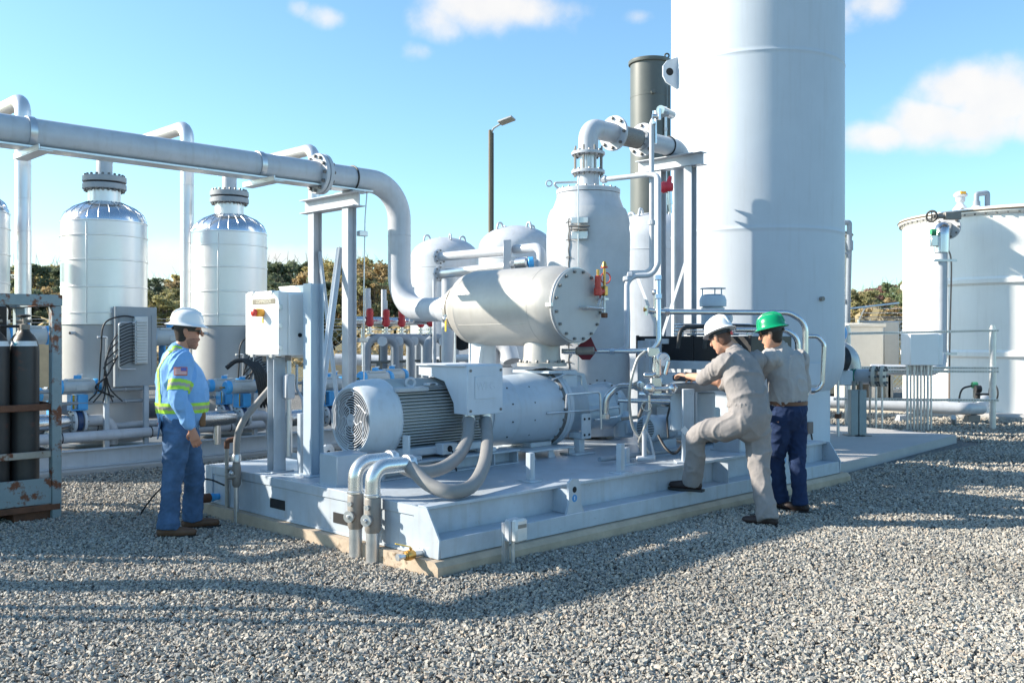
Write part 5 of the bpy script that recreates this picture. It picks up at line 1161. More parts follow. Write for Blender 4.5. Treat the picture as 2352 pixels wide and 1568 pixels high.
m.build('gauge_manifold', STEEL, ft)
m = MB(); q = P(1522, 826, 9.1); d = V((.35, -.9, 0)).normalized(); m.lathe(q-d*.02, d, [(.03, -.01), (.068, 0), (.07, .035), (.062, .04), (.06, .034), (0, .034)], 28); m.k = 1; m.lathe(q+d*.013, d, [(0, 0), (.06, 0), (.06, .003), (0, .003)], 28); m.k = 2; m.bar(q+d*.018, q+d*.018+V((.03, 0, .03)), .004, .003); m.build('pressure_gauge', [STEEL, LABELW, HOLE], ft)
m = MB(); m.bb(P(1600, 870, 9.25)+V((-.22, -.06, -.02)), P(1600, 870, 9.25)+V((-.02, .08, .035)), .01); m.build('work_rag', mat('dark_rag', (.07, .075, .085), .9, var=.5, scale=14), ft)
for pts, lab in ((((1482, 806, 9.1), (1462, 830, 9.1), (1446, 900, 9.1), (1452, 975, 9.2), (1473, 1010, 9.2), (1490, 1040, 9.2)), 'grey hose arching from the gauge manifold to the pump'), (((1495, 940, 9.1), (1478, 990, 9.1), (1468, 1020, 9.2), (1485, 1060, 9.2)), 'grey hose hanging below the gauge manifold')):
    m = MB(); m.spline([P(*p) for p in pts], .014, 10, 8); m.build('hose', mat('silver_hose', (.40, .40, .38), .4, metal=.3), label=lab, cat='hose')
m = MB(); m.tube([P(1535, 1005, 9.3), P(1532, 960, 9.35), P(1545, 905, 9.4)], .010, .1); m.build('hose', DARK, label='thin black hose beside the left filter bowl', cat='hose')
# small pump motor
pm = skt('pump_motor', 'small blue grey pump motor with slotted fan cover on the deck', 'motor', 3.55, .95, DZ)
PC = V((3.62, .98, .705))
m = MB(SK); m.lathe(PC, A_, [(0, 0), (.115, 0), (.135, .015), (.14, .04), (.14, .12), (.135, .13)], 32); m.k = 1
for k in range(-6, 7):
    z = k*.017; hw = math.sqrt(.11**2-z*z)
    for sg in (-1, 1): m.bb(PC+V((-.003, sg*.035 if hw > .04 else 0, z-.004)), PC+V((.002, sg*hw, z+.004)), 0)
m.build('fan_cover', [MG, HOLE], pm)
m = MB(SK); m.cyl(PC+A_*.13, PC+A_*.40, .128, seg=28, bv=.01); m.bb(PC+V((.40, -.10, -.12)), PC+V((.62, .10, .10)), .03); m.bb(PC+V((.15, -.12, -.235)), PC+V((.38, .12, -.12)), .006); m.build('motor_body', MG, pm)
m = MB(SK); m.bb(PC+V((.18, -.23, -.02)), PC+V((.36, -.12, .14)), .012); m.k = 1; m.bb(PC+V((.24, -.2325, .02)), PC+V((.34, -.229, .04)), 0); m.build('terminal_box', [MG, YELL], pm)
m = MB(SK); m.bb((3.68, .84, DZ+.001), (4.24, 1.12, DZ+.02), .003); m.bb((3.74, .86, DZ+.02), (3.80, 1.1, DZ+.03), .002); m.build('foot_plate', SKIDP, pm)
t = thing('drain_stand', 'small pale pipe tee standing on the deck before the pump motor', 'pipe', P(1482, 1052, 9.0))
m = MB(); m.cyl(P(1480, 1052, 8.95), P(1480, 990, 8.95), .022, seg=12); m.cyl(P(1462, 1053, 8.95), P(1505, 1050, 8.95), .026, seg=12, bv=.006); m.spline([P(1480, 985, 8.95), P(1492, 1005, 8.95), P(1502, 1045, 8.95)], .012, 8, 6); m.build('pipe_tee', PIPEP, t)
m = MB(SK); m.tube([(2.55, .70, DZ+.05), (4.1, .62, DZ+.05)], .024, 0, 12); m.bb((2.9, .6, DZ+.0005), (2.95, .74, DZ+.03), .002); m.build('drain_pipe', mat('blue_grey_pipe', (.24, .28, .33)), label='blue grey pipe lying on the deck by the pump motor', cat='pipe')
m = MB(SK); m.bb((4.30, .30, DZ+.001), (4.60, .62, DZ+.32), .01); m.bb((4.28, .28, DZ+.0005), (4.62, .64, DZ+.014), .002); m.build('steel_box', SKIDP, label='blue grey steel box on the deck behind the stepping worker', cat='steel box')
m = MB(SK); m.cyl((4.75, 1.3, .55), (5.0, .8, .55), .09, seg=24); m.lathe((4.6, 1.55, 1.05), V((.5, -1, 0)), [(0, 0), (.16, .02), (.19, .10), (.19, .4), (.16, .48), (0, .5)], 32); m.bb((4.5, .9, .5), (4.9, 1.5, .86), .02); m.build('oil_reservoir', mat('pale_oil_tank', (.46, .49, .50), .35), label='pale rounded oil tank behind the filter stand', cat='tank')
m = MB(SK); m.bb((4.55, 1.62, DZ+.001), (4.78, 1.80, 1.60), .006); m.k = 1; m.bb((4.60, 1.6165, 1.35), (4.63, 1.6195, 1.42), 0); m.build('steel_column', [SKIDP, HOLE], label='blue grey steel column right of the separator', cat='steel post')
# ================================================ right yard
m = MB(SK); pts = [(6.2, .30), (11.05, .62), (11.6, 5.2), (6.2, 5.2)]
m.prism(pts, (0, 0, .06), (1, 0, 0), (0, 1, 0), .13); m.build('concrete_pad', CONCG, smooth=0, kind='structure')
def white_tank(nm, c, r, h, mt, lab, seams):
    t = thing(nm, lab, 'tank', (c[0], c[1], .1)); C = V((*c, 0)); pr = [(r, .1)]
    for z in seams: pr += [(r, z-.09), (r+.05, z-.04), (r+.05, z+.04), (r, z+.09)]
    pr += [(r, h-.05)]
    m = MB(); m.lathe(C, Z_, pr, 96); m.build('shell', mt, t)
    m = MB(); m.torus(C+Z_*(h+.005), Z_, r+.10, .018, 96, 6); m.build('rim_gasket', mat('brown_rim_gasket', (.16, .12, .08), .6), t)
    m = MB(); m.lathe(C, Z_, [(r+.001, h-.10), (r+.09, h-.04), (r+.10, h), (r+.10, h+.03), (r+.08, h+.05), (r*.6, h+.20), (0, h+.26)], 96); m.k = 1
    for i in range(72): A = 2*PI*i/72; q = C+V((math.cos(A)*(r+.065), math.sin(A)*(r+.065), h-.09)); m.cyl(q, q+Z_*.03, .018, seg=6)
    m.build('roof', [mt, BOLT], t); return t, C
wt, WC = white_tank('storage_tank', (11.15, 21.3), 2.28, 4.22, TANKW, 'big white cylindrical tank with bolted roof rim at the right edge', (1.28, 2.78))
m = MB(); q = G(2205, 489, 4.32) if False else P(2206, 492, 21.0); m.lathe(q, Z_, [(.24, -.1), (.22, .02), (.09, .20), (.06, .24), (.06, .30)], 24); m.k = 1; m.cyl(q+V((-.04, -.19, .06)), q+V((-.035, -.17, .065)), .05, seg=14); m.build('vent_cone', [TANKW, HOLE], wt)
m = MB(); m.lathe(q+Z_*.24, Z_, [(.05, 0), (.08, .02), (.10, .06), (.10, .13), (.13, .14), (.15, .17), (.14, .20), (.10, .24), (.04, .27), (0, .27)], 20); m.k = 1; m.bb(q+V((-.06, -.145, .42)), q+V((.06, -.09, .48)), .005); m.build('vent_cap', [PIPEP, mat('yellow_orange_tag', (.85, .42, .02), .4)], wt)
m = MB(); q = P(2243, 490, 20.8); m.lathe(q, Z_, [(.22, -.08), (.20, .02), (.09, .15), (.06, .17)], 24); m.build('vent_cone', TANKW, wt)
m = MB(); m.tube([q+Z_*.12, P(2243, 446, 20.8), P(2268, 443, 20.8), P(2268, 490, 20.8), P(2300, 487, 20.8), P(2480, 478, 20.8)], .055, .03, 12, 5); m.cyl(q+Z_*.14, q+Z_*.26, .075, seg=12); m.build('roof_pipe', mat('blue_grey_pipe', (.24, .28, .33)), wt)
for u, v in ((2302, 484), (2352, 480)):
    m = MB(); q = P(u, v, 20.6); m.prism([(-.07, -.1), (.07, -.1), (.06, .05), (.0, .09), (-.06, .05)], q, A_, Z_, .03); m.build('roof_lug', TANKW, wt)
vp = thing('tank_downpipe', 'grey downpipe with shiny elbow on the front of the white tank', 'pipe', P(2162, 840, 18.9))
fy = 19.0
m = MB(); m.cyl(P(2162, 575, fy), P(2160, 832, fy), .118, seg=24); m.k = 1; m.tube([P(2162, 580, fy), P(2163, 528, fy), P(2185, 520, fy+.5)], .15, .14, 24, 8); m.build('pipe_run', [PIPEP, STEEL], vp)
m = MB(); d = V((.7, .8, 0)); m.flange(P(2178, 522, fy+.15), d, .24, .05, 10, .022, 1); m.build('pipe_flange', [PIPEP, BOLT], vp)
m = MB(); m.bb(P(2143, 545, fy-.1)+V((-.05, -.05, -.18)), P(2143, 545, fy-.1)+V((.08, .05, .04)), .01); m.k = 1; m.cyl(P(2138, 533, fy-.14), P(2150, 533, fy-.14), .06, seg=14); m.build('transmitter', [STEEL, GREENP], vp)
m = MB(); m.spline([P(2160, 568, fy-.1), P(2176, 574, fy-.1), P(2184, 592, fy-.1), P(2185, 640, fy-.1), P(2182, 760, fy-.1), P(2180, 925, fy-.1)], .016, 8, 6); m.build('conduit', mat('brown_conduit', (.25, .18, .14), .5), vp)
for v in (598, 812):
    m = MB(); m.bb(P(2150, v, fy-.1)+V((-.05, -.03, -.025)), P(2197, v, fy-.1)+V((0, .03, .025)), .003); m.build('bracket', GALV, vp)
m = MB(); m.torus(P(2140, 497, 18.9), A_+B_*.9, .105, .022, 24, 10); m.bar(P(2140, 497, 18.9)-Z_*.1, P(2140, 497, 18.9)+Z_*.1, .02, .02); m.k = 1; m.cyl(P(2142, 497, 18.9), P(2200, 497, 18.9), .045, seg=10); m.bb(P(2178, 493, 18.9)+V((-.08, -.06, -.1)), P(2196, 493, 18.9)+V((.08, .06, .05)), .01); m.build('roof_hand_wheel', [DARK, SEALF], label='black round hand wheel on the roof edge of the white tank', cat='hand wheel')  # hand wheel set obliquely on its stub pipe
wt2, WC2 = white_tank('storage_tank', ((1838-CU)/F*27, 27), 1.30, 4.45, TANKC, 'cream cylindrical tank mostly hidden behind the tall tower', (1.6, 3.1))
m = MB(); m.tube([P(1905, 512, 25.6), P(1951, 511, 25.6), P(1951, 560, 25.6), P(1945, 800, 25.6)], .07, .04, 14, 5)
for v in (582, 690): m.bb(P(1938, v, 25.6)+V((-.1, -.05, -.03)), P(1954, v, 25.6)+V((0, .05, .03)), .004)
m.cyl(P(1951, 553, 25.6), P(1951, 575, 25.6), .10, seg=14); m.build('tank_downpipe', mat('blue_grey_pipe', (.24, .28, .33)), label='blue grey downpipe on the cream tank behind the tower', cat='pipe')
m = MB(); c = P(1931, 765, 17); m.ball(c, .16, (.7, .7, 1), 20); m.build('valve_end', BLUEP, label='round blue cap peeking out right of the tower', cat='valve')
# pale box enclosures
for u0, u1, v0, v1, d, lab in ((1950, 2030, 742, 842, 24, 'pale square enclosure with shadow beyond the tubing rack'), (2030, 2066, 738, 812, 25.5, 'narrow pale enclosure beside the white tank')):
    m = MB(); p0, p1 = P(u0, v0, d), P(u1, v0, d); m.bb((p0.x, d, .82), (p1.x, d+1.6, p0.z), .03); m.bb((p0.x+.1, d+.15, 0), (p0.x+.25, d+1.4, .82), .01); m.bb((p1.x-.25, d+.15, 0), (p1.x-.1, d+1.4, .82), .01); m.bb((p0.x-.05, d-.05, p0.z-.10), (p1.x+.05, d+1.65, p0.z-.0), .03) if u0 < 2000 else None
    m.build('equipment_enclosure', mat('pale_enclosure_paint', (.50, .49, .46), .5, var=.05, streak=.08), label=lab, cat='enclosure')
m = MB(); m.tube([P(1940, 710, 26), P(2064, 696, 27)], .03); m.build('guard_rail', GALV, label='thin pale rail above the enclosure right of the tower', cat='rail')
# strut rack with conduits and junction box
rk = thing('strut_rack', 'slotted steel strut rack with posts in front of the white tank', 'rack', G(2280, 985))
for u, d in ((2280, 17.0), (1947, 17.4)):
    m = MB(); q = P(u, 772, d); m.cyl((q.x, d, 0), (q.x, d, P(u, 752, d).z), .055, seg=16); m.cyl((q.x, d, P(u, 752, d).z), (q.x, d, P(u, 752, d).z+.04), .04, seg=12); m.build('post', GALV, rk)
for v0, v1 in ((766, 759), (844, 845), (852, 853), (916, 919)):
    m = MB(); p0, p1 = P(1915 if v0 > 800 else 1950, v0, 17.28), P(2294, v1, 16.92); m.bar(p0, p1, .045, .045, bv=.002); m.k = 1; d = p1-p0; n = 60
    for i in range(n): q = p0+d*((i+.3)/n); m.bb(q+V((-.016, -.0248, -.008)), q+V((.016, -.0228, .008)), 0)
    m.build('strut_rail', [GALV, SEALF], rk)
jb = thing('junction_box', 'white junction box with many conduits dropping into the gravel', 'junction box', P(2112, 840, 16.8))
p0, p1 = P(2074, 838, 16.85), P(2150, 766, 16.85); m = MB(); m.bb((p0.x, 16.55, p0.z), (p1.x-.08, 16.95, p1.z), .012); m.bb((p1.x-.079, 16.57, p0.z+.01), (p1.x, 16.95, p1.z-.01), .008); m.build('housing', WHITE, jb)
for i in range(8):
    u = 2084+i*7.8; q = P(u, 838, 16.75+.05*(i % 2)); m = MB(); m.cyl((q.x, q.y, -.02), (q.x, q.y, q.z), .017 if i % 3 else .022, seg=10); m.cyl((q.x, q.y, q.z-.10), (q.x, q.y, q.z), .028, seg=10); m.build('conduit', GALV, jb)
for i, u in enumerate((1998, 2012, 2026)):
    q = P(u, 960, 16.4); m = MB(); m.cyl((q.x, q.y, 0), (q.x, q.y, P(u, 885, 16.4).z), .018, seg=8); m.build('conduit_stub', [RUSTP, GALV, GALV][i], label=['brown thin conduit below the flanged manifold', 'middle thin grey conduit below the flanged manifold', 'rightmost thin grey conduit below the flanged manifold'][i], cat='conduit')
# flanged manifold on two posts
fm2 = thing('flanged_manifold', 'grey pipe manifold with twin flanges and green band right of the tower', 'pipe', P(1968, 865, 15))
m = MB(); m.tube([P(1850, 868, 15.6), P(2006, 864, 14.9)], .12, 0, 24); m.k = 1
for u in (1958, 1966): m.torus(P(u, 865.5, 15.05), P(2006, 864, 14.9)-P(1850, 868, 15.6), .122, .014, 24, 6)
m.build('pipe_run', [mat('blue_grey_manifold', (.33, .37, .41), .35), GASKET], fm2)
for u in (2008, 2028):
    m = MB(); m.flange(P(u, 864, 14.85), V((.9, -.55, 0)), .165, .05, 8, .022, 1); m.build('pipe_flange', [mat('cream_flange', (.55, .50, .42), .45), BOLT], fm2)
for u in (1962, 1978):
    m = MB(); q = P(u, 955, 14.7); m.bb((q.x-.065, 14.65, .12), (q.x+.065, 14.80, P(u, 895, 14.7).z), .004); m.k = 1; m.cyl((q.x, 14.72, P(u, 895, 14.7).z), (q.x, 14.72, P(u, 875, 14.7).z), .03, seg=8); m.bb((q.x-.13, 14.6, .1251), (q.x+.13, 14.85, .14), .002); m.build('support_post', [mat('green_grey_post', (.30, .34, .34), .45, streak=.1), SEALF], fm2)
m = MB(); m.tube([P(1880, 810, 15.8), P(1945, 806, 15.8), P(1953, 860, 15.8)], .19, .22, 24, 10); m.build('elbow_pipe', mat('shiny_grey_pipe', (.42, .42, .42), .25, metal=.4), fm2)
m = MB(); q = P(1940, 865, 14.8); m.bb(q+V((-.11, -.08, -.13)), q+V((.10, .08, .10)), .012); m.build('terminal_box', GREY, fm2)
m = MB(); 
for i in range(4): m.spline([P(1938+i*2, 850, 14.7), P(1944+i*3, 825, 14.7), P(1934+i*3, 800, 14.9), P(1918, 790+i*4, 15.1)], .02, 8, 6)
m.build('cable_bundle', DARK, fm2)
m = MB(); q = P(1946, 975, 14.6); m.cyl((q.x-.14, 14.6, .12), (q.x-.14, 14.6, 1.05), .022, seg=10); m.k = 1; m.cyl((q.x-.14, 14.6, .40), (q.x-.14, 14.6, .47), .05, seg=10); m.build('thin_post', [GALV, RUSTY], label='thin steel post on the concrete pad by the manifold', cat='steel post')
# pipe along the foot of the tank
bpipe = thing('ground_pipe', 'thick grey pipe running low along the foot of the white tank', 'pipe', P(2100, 935, 17.6))
m = MB(); m.tube([P(1870, 921, 19.0), P(2215, 938, 17.8), P(2252, 938, 18.2), P(2262, 920, 19.2)], .115, .15, 24, 8); m.build('pipe_run', PIPEP, bpipe)
for u, d in ((2075, 18.3), (2232, 18.0)):
    m = MB(); q = P(u, 950, d); m.bb((q.x-.12, d-.1, 0), (q.x+.12, d+.12, q.z-.02), .01); m.build('pipe_saddle', SEALF if u > 2200 else PIPEP, bpipe)
m = MB(); m.cyl(P(2245, 915, 18.0), P(2245, 890, 18.0), .05, seg=12); m.cyl(P(2240, 905, 17.9), P(2283, 905, 17.9), .02, seg=8); m.torus(P(2282, 902, 17.9), A_, .16, .016, 24, 8); m.k = 1; m.cyl(P(2240, 893, 18), P(2252, 893, 18), .07, seg=12); m.build('hand_valve', [DARK, BLACKP], bpipe)
m = MB(); m.cyl(P(2237, 925, 18.2), P(2237, 890, 18.2), .02, seg=8); m.k = 1; m.cyl(P(2233, 884, 18.2), P(2244, 884, 18.2), .06, seg=12); m.k = 2; m.spline([P(2232, 886, 18.2), P(2212, 892, 18.2), P(2204, 910, 18.2), P(2203, 940, 18.2)], .018, 8, 6); m.build('transmitter', [STEEL, GREENP, DARK], bpipe)
m = MB(); m.tube([P(2000, 848, 18.4), P(2140, 851, 18.2), P(2160, 840, 18.4), P(2162, 820, 18.8)], .10, .12, 20, 6); m.build('cross_pipe', PIPEP, label='bright pale pipe passing behind the junction box', cat='pipe')
m = MB(); m.tube([P(1880, 945, 21), P(2075, 950, 20.5)], .08); m.build('ground_pipe', mat('cream_pipe', (.60, .52, .40), .5), label='cream pipe lying on the far ground right of the tower', cat='pipe')
m = MB(); m.cyl(G(2190, 978, -.02), P(2190, 958, 17.2), .045, seg=12); m.build('bollard', PIPEP, label='single short pale pipe stub standing in the far gravel', cat='bollard')
m = MB(); c = WC+V((0, 0, 0)); m.lathe(c, Z_, [(2.9, -.05), (2.9, .07), (2.86, .10), (0, .10)], 64); m.build('tank_footing', CONCG, kind='structure')
# ================================================ gas cylinder rack
rk = thing('cylinder_rack', 'rusty blue grey steel rack of gas cylinders at the left edge', 'rack', S(-1.9, 4.45, 0))
RA0, RA1, RB0, RB1, RT = -3.2, -1.10, 4.0, 4.95, 2.02
w = .085
for a in (RA0, RA1):
    for b in (RB0, RB1):
        m = MB(SK); m.bb((a-w/2, b-w/2, .02), (a+w/2, b+w/2, RT-.10), .006); m.build('corner_post', RUSTR, rk)
for b in (RB0, RB1):
    m = MB(SK); m.bb((RA0-w/2-.005, b-w/2-.006, RT-.099), (RA1+w/2+.005, b+w/2+.006, RT), .006); m.build('top_rail', RUSTR, rk)
for a in (RA0, RA1):
    m = MB(SK); m.bb((a-w/2, RB0+w/2+.008, RT-.095), (a+w/2, RB1-w/2-.008, RT-.004), .005); m.build('top_rail', RUSTR, rk)
for z, mt in ((1.02, RUSTY), (.60, RUSTP)):
    m = MB(SK); m.bb((RA0, RB0-.03, z-.03), (RA1-w/2-.001, RB0+.005, z+.03), .006); m.build('guard_bar', mt, rk)
    m = MB(SK); m.bb((RA1-.02, RB0+w/2+.001, z-.03), (RA1+.02, RB1-w/2-.001, z+.03), .006); m.build('guard_bar', mt, rk)
m = MB(SK); m.bb((RA0+.045, RB0-.035, .16), (RA1-w/2-.002, RB0-.02, .39), .004); m.k = 1; m.bb((RA0-.03, RB0-.045, .10), (RA1+.03, RB0-.022, .155), .004); m.k = 0; m.bb((RA0+.05, RB0-.01, .11), (RA1-.05, RB1, .15), .004)
m.build('base_tray', [RUSTR, RUSTY], rk)
m = MB(SK)
for a in (RA0+.1, -2.3, RA1-.35): m.bb((a, RB0+.0, .015), (a+.32, RB1, .098), .004)
m.build('skid_foot', RUSTY, rk)
m = MB(SK); m.bb((-1.45, 4.65, 1.0), (-1.30, 4.80, 1.93), .006); m.build('centre_post', BLACKP, rk)
def cylinder():
    t = thing('gas_cylinder', '', 'gas cylinder', (0, 0, 0), 'dark gas cylinders in the rusty rack')
    m = MB(); r = .118
    m.lathe((0, 0, 0), Z_, [(.10, 0), (r, .02), (r, 1.36), (r*.97, 1.41), (r*.86, 1.46), (r*.66, 1.50), (r*.42, 1.53), (.04, 1.55), (.04, 1.58)], 36); m.build('bottle', CYLG, t)
    m = MB(); m.lathe((0, 0, 0), Z_, [(.038, 1.55), (.042, 1.56), (.042, 1.60), (.02, 1.61), (.02, 1.66)], 14); m.cyl((-.05, 0, 1.63), (.06, 0, 1.63), .014, seg=8); m.build('valve_stem', SEALF, t)
    m = MB(); m.lathe((0, 0, 1.665), Z_, [(.02, 0), (.048, .004), (.05, .018), (.03, .026), (0, .026)], 10); m.build('hand_wheel', DARK, t)
    m = MB()
    vs = []; fs = []
    for i in range(13):
        A = R(-100+i*12)*1.0-R(45); 
        for z, rr in ((1.408, .1166), (1.452, .1045)): vs.append((math.cos(A)*rr, math.sin(A)*rr, z))
    for i in range(12): fs.append((2*i, 2*i+2, 2*i+3, 2*i+1))
    m.add(vs, fs); m.build('shoulder_label', LABELW, t, smooth=60)
    m = MB(); A = R(-60-45); d = V((math.cos(A), math.sin(A), .42)).normalized(); q = V((math.cos(A)*.112, math.sin(A)*.112, 1.43)); x = V((-d.y, d.x, 0)).normalized(); m.prism([(-.02, 0), (0, -.02), (.02, 0), (0, .02)], q, x, d.cross(x)*-1, .004); m.build('hazard_label', mat('teal_label', (.03, .32, .42), .5), t)
    return t
cy = cylinder()
spots = [(-1.30, 4.17, 'dark gas cylinder at the front right corner of the rusty rack'), (-1.24, 4.42, 'dark gas cylinder behind the front right one in the rack'), (-1.55, 4.17, 'second dark gas cylinder from the right in the front row'), (-1.50, 4.43, 'dark gas cylinder between the rows near the black centre post'), (-1.80, 4.17, 'third dark gas cylinder from the right in the front row'), (-1.76, 4.44, 'dark gas cylinder of the back row at the left frame edge'), (-2.05, 4.17, 'fourth front-row gas cylinder, added out of view to cast shade'), (-2.30, 4.17, 'fifth front-row gas cylinder, added out of view to cast shade'), (-2.55, 4.17, 'sixth front-row gas cylinder, added out of view to cast shade'), (-2.80, 4.17, 'seventh front-row gas cylinder, added out of view to cast shade'), (-3.04, 4.17, 'leftmost front-row gas cylinder, added out of view to cast shade')]  # last five stand out of view, added to fill the rack's ground shadow
for i, (a, b, lab) in enumerate(spots):
    o = cy if i == 0 else copy_tree(cy); place(o, S(a, b, .155), .2*i, lab)
m = MB(SK)
for i in range(3): m.spline([(-1.42-.28*i, 4.2, 1.80), (-1.45-.28*i, 4.15, 1.92-.03*i), (-1.62-.28*i, 4.2, 2.0-.02*i), (-1.9-.28*i, 4.3, 1.98)], .012, 8, 6)
m.tube([(-1.25, 4.36, 1.74), (-2.8, 4.36, 1.74)], .013)
m.build('pigtail_hose', DARK, label='black pigtail hoses looping above the gas cylinders', cat='hose')
# ================================================ trees
def leaf_mat(name, c):
    m, nt, b = nt_new(name); L = nt.links.new
    oi = nd(nt, 'ShaderNodeObjectInfo'); g = nd(nt, 'ShaderNodeTexCoord')
    n = nd(nt, 'ShaderNodeTexNoise'); n.inputs['Scale'].default_value = .55; n.inputs['Detail'].default_value = 5; L(g.outputs['Object'], n.inputs['Vector'])
    cr_ = nd(nt, 'ShaderNodeValToRGB'); e = cr_.color_ramp.elements; e[0].position = .3; e[1].position = .72
    e[0].color = (*[x*1.6 for x in c], 1); e[1].color = (*[min(1, x*3.6) for x in c], 1); L(n.outputs['Fac'], cr_.inputs[0])
    L(cr_.outputs[0], b.inputs['Base Color']); b.inputs['Roughness'].default_value = .7
    tl = nd(nt, 'ShaderNodeBsdfTranslucent'); L(cr_.outputs[0], tl.inputs[0]); ms = nd(nt, 'ShaderNodeMixShader'); ms.inputs[0].default_value = .45; L(b.outputs[0], ms.inputs[1]); L(tl.outputs[0], ms.inputs[2]); L(ms.outputs[0], nt.nodes['Material Output'].inputs[0])
    return m
LEAF = [leaf_mat('leaf_dark_green', (.06, .072, .042)), leaf_mat('leaf_olive', (.135, .125, .06)), leaf_mat('leaf_gold', (.20, .165, .07)), leaf_mat('leaf_orange', (.165, .12, .06)), leaf_mat('leaf_green', (.09, .11, .055)), leaf_mat('leaf_purple', (.13, .075, .065)), leaf_mat('leaf_tan', (.19, .15, .085))]
BARK = mat('grey_bark', (.12, .10, .08), .9, var=.25)
def crown_mesh(seed, h, w, nl):
    rg = np.random.default_rng(seed); nb = 72
    th = rg.uniform(0, 2*PI, nb); z = rg.uniform(.24, .96, nb); rad = w*(1-((z-.45)/.62)**2).clip(.10)*rg.uniform(.15, 1.05, nb)
    bc = np.stack([np.cos(th)*rad, np.sin(th)*rad, z*h], 1); br = rg.uniform(.055, .17, nb)*w
    k = rg.integers(0, nb, nl); d = rg.normal(size=(nl, 3)); d /= np.linalg.norm(d, axis=1)[:, None]
    p = bc[k]+d*(br[k]*rg.uniform(.45, 1.08, nl))[:, None]*np.array([1.15, 1.15, .85])
    s = rg.uniform(.06, .14, nl)*w/3.0
    u = rg.normal(size=(nl, 3)); u /= np.linalg.norm(u, axis=1)[:, None]; v = np.cross(u, d+rg.normal(size=(nl, 3))*.6); v /= np.linalg.norm(v, axis=1)[:, None]
    q = np.stack([p-u*s[:, None]*1.3, p-v*s[:, None]*.8, p+u*s[:, None]*1.3, p+v*s[:, None]*.8], 1).reshape(-1, 3)
    me = bpy.data.meshes.new('crown'); me.from_pydata(q.tolist(), [], (np.arange(nl*4).reshape(-1, 4)).tolist()); return me, bc
def tree_proto(seed, h, w, nl=6500):
    me, bc = crown_mesh(seed, h, w, nl); me.materials.append(LEAF[0])
    t = bpy.data.objects.new('autumn_tree', None); t['category'] = 'tree'; t['group'] = 'autumn trees along the horizon'; COL.objects.link(t)
    c = bpy.data.objects.new('crown', me); COL.objects.link(c); c.parent = t
    m = MB(); m.tube([(0, 0, -.2), (.1, .05, h*.35), (-.05, .1, h*.85)], .022*h, 0, 8, rf=lambda x: 1-.8*x)
    for p in bc[::3]: m.tube([V((.05, .05, p[2]*.55)), V((p[0]*.5, p[1]*.5, p[2]*.8)), V(p)], .008*h, 0, 5, rf=lambda x: 1-.75*x)
    tw = random.Random(seed)
    for p in bc: 
        q = V(p); m.tube([q*.8+V((0, 0, -.2)), q+V((tw.uniform(-.3, .3), tw.uniform(-.3, .3), tw.uniform(.1, .5))), q*1.03+V((tw.uniform(-.5, .5), tw.uniform(-.5, .5), tw.uniform(.4, 1.0)))], .03, 0, 4, rf=lambda x: 1-.8*x)
    m.build('trunk', BARK, t); return t
protos = [tree_proto(11, 9.0, 3.6), tree_proto(12, 8.0, 3.9), tree_proto(13, 10.0, 3.4), tree_proto(14, 7.0, 3.4)]
tr = random.Random(5); first = [True]*4
tlist = []     # u, top v, depth, colour, kind
COLN = ['dark green', 'olive', 'golden', 'orange brown', 'mid green', 'purple brown', 'tan']
left = [(-60, 640, 0), (-15, 630, 1), (25, 618, 3), (62, 612, 0), (100, 612, 2), (132, 618, 0), (168, 628, 3), (215, 630, 1), (260, 640, 0), (305, 640, 2), (345, 642, 0), (366, 652, 0), (392, 645, 6), (418, 634, 2), (450, 640, 1), (500, 630, 4), (545, 628, 1), (590, 622, 4), (622, 604, 0), (650, 612, 0), (682, 606, 0), (706, 620, 4), (735, 610, 2), (757, 604, 2), (790, 612, 1), (818, 608, 6), (845, 598, 2), (872, 606, 3), (905, 612, 2), (940, 640, 1), (985, 650, 0), (1040, 655, 4), (1100, 655, 1), (1160, 660, 0), (1230, 660, 2), (1300, 655, 4), (1380, 650, 1), (1460, 650, 0), (1540, 650, 6), (1640, 650, 4), (1740, 655, 1), (1850, 655, 0), (1915, 665, 4), (1948, 672, 6), (1972, 668, 1), (1996, 672, 6), (2018, 664, 5), (2044, 658, 5), (2066, 650, 4), (2100, 650, 1), (2180, 655, 0), (2260, 650, 4), (2340, 655, 2), (2420, 650, 1)]
row2 = [(u+tr.uniform(8, 30), v+tr.uniform(22, 60), tr.choice([0, 1, 2, 3, 4, 6])) for u, v, k in left if u < 960 or u > 1880]
sides = ['behind the left vessels', 'behind the portal frame', 'behind the compressor', 'right of the tower']
cnt = {}
for i, (u, v, k) in enumerate(left+row2):
    d = tr.uniform(84, 104) if i < len(left) else tr.uniform(66, 80)
    hgt = H+(CV-v)/F*d; pi_ = tr.randrange(4); pr_ = protos[pi_]; ph = [9.0, 8.0, 10.0, 7.0][pi_]
    o = pr_ if first[pi_] else copy_tree(pr_); first[pi_] = False
    s_ = hgt/ph*1.04
    place(o, ((u-CU)/F*d, d, 0), tr.uniform(0, 6.28), s=s_)
    o.scale = (s_*1.15, s_*1.15, s_)
    for ch in o.children:
        if ch.name.startswith('crown'):
            ch.material_slots[0].link = 'OBJECT'; ch.material_slots[0].material = LEAF[k]
    zone = 0 if u < 610 else 1 if u < 920 else 2 if u < 1930 else 3
    o['label'] = f"{COLN[k]} {'tall' if i < len(left) else 'lower front-row'} tree {sides[zone]}"
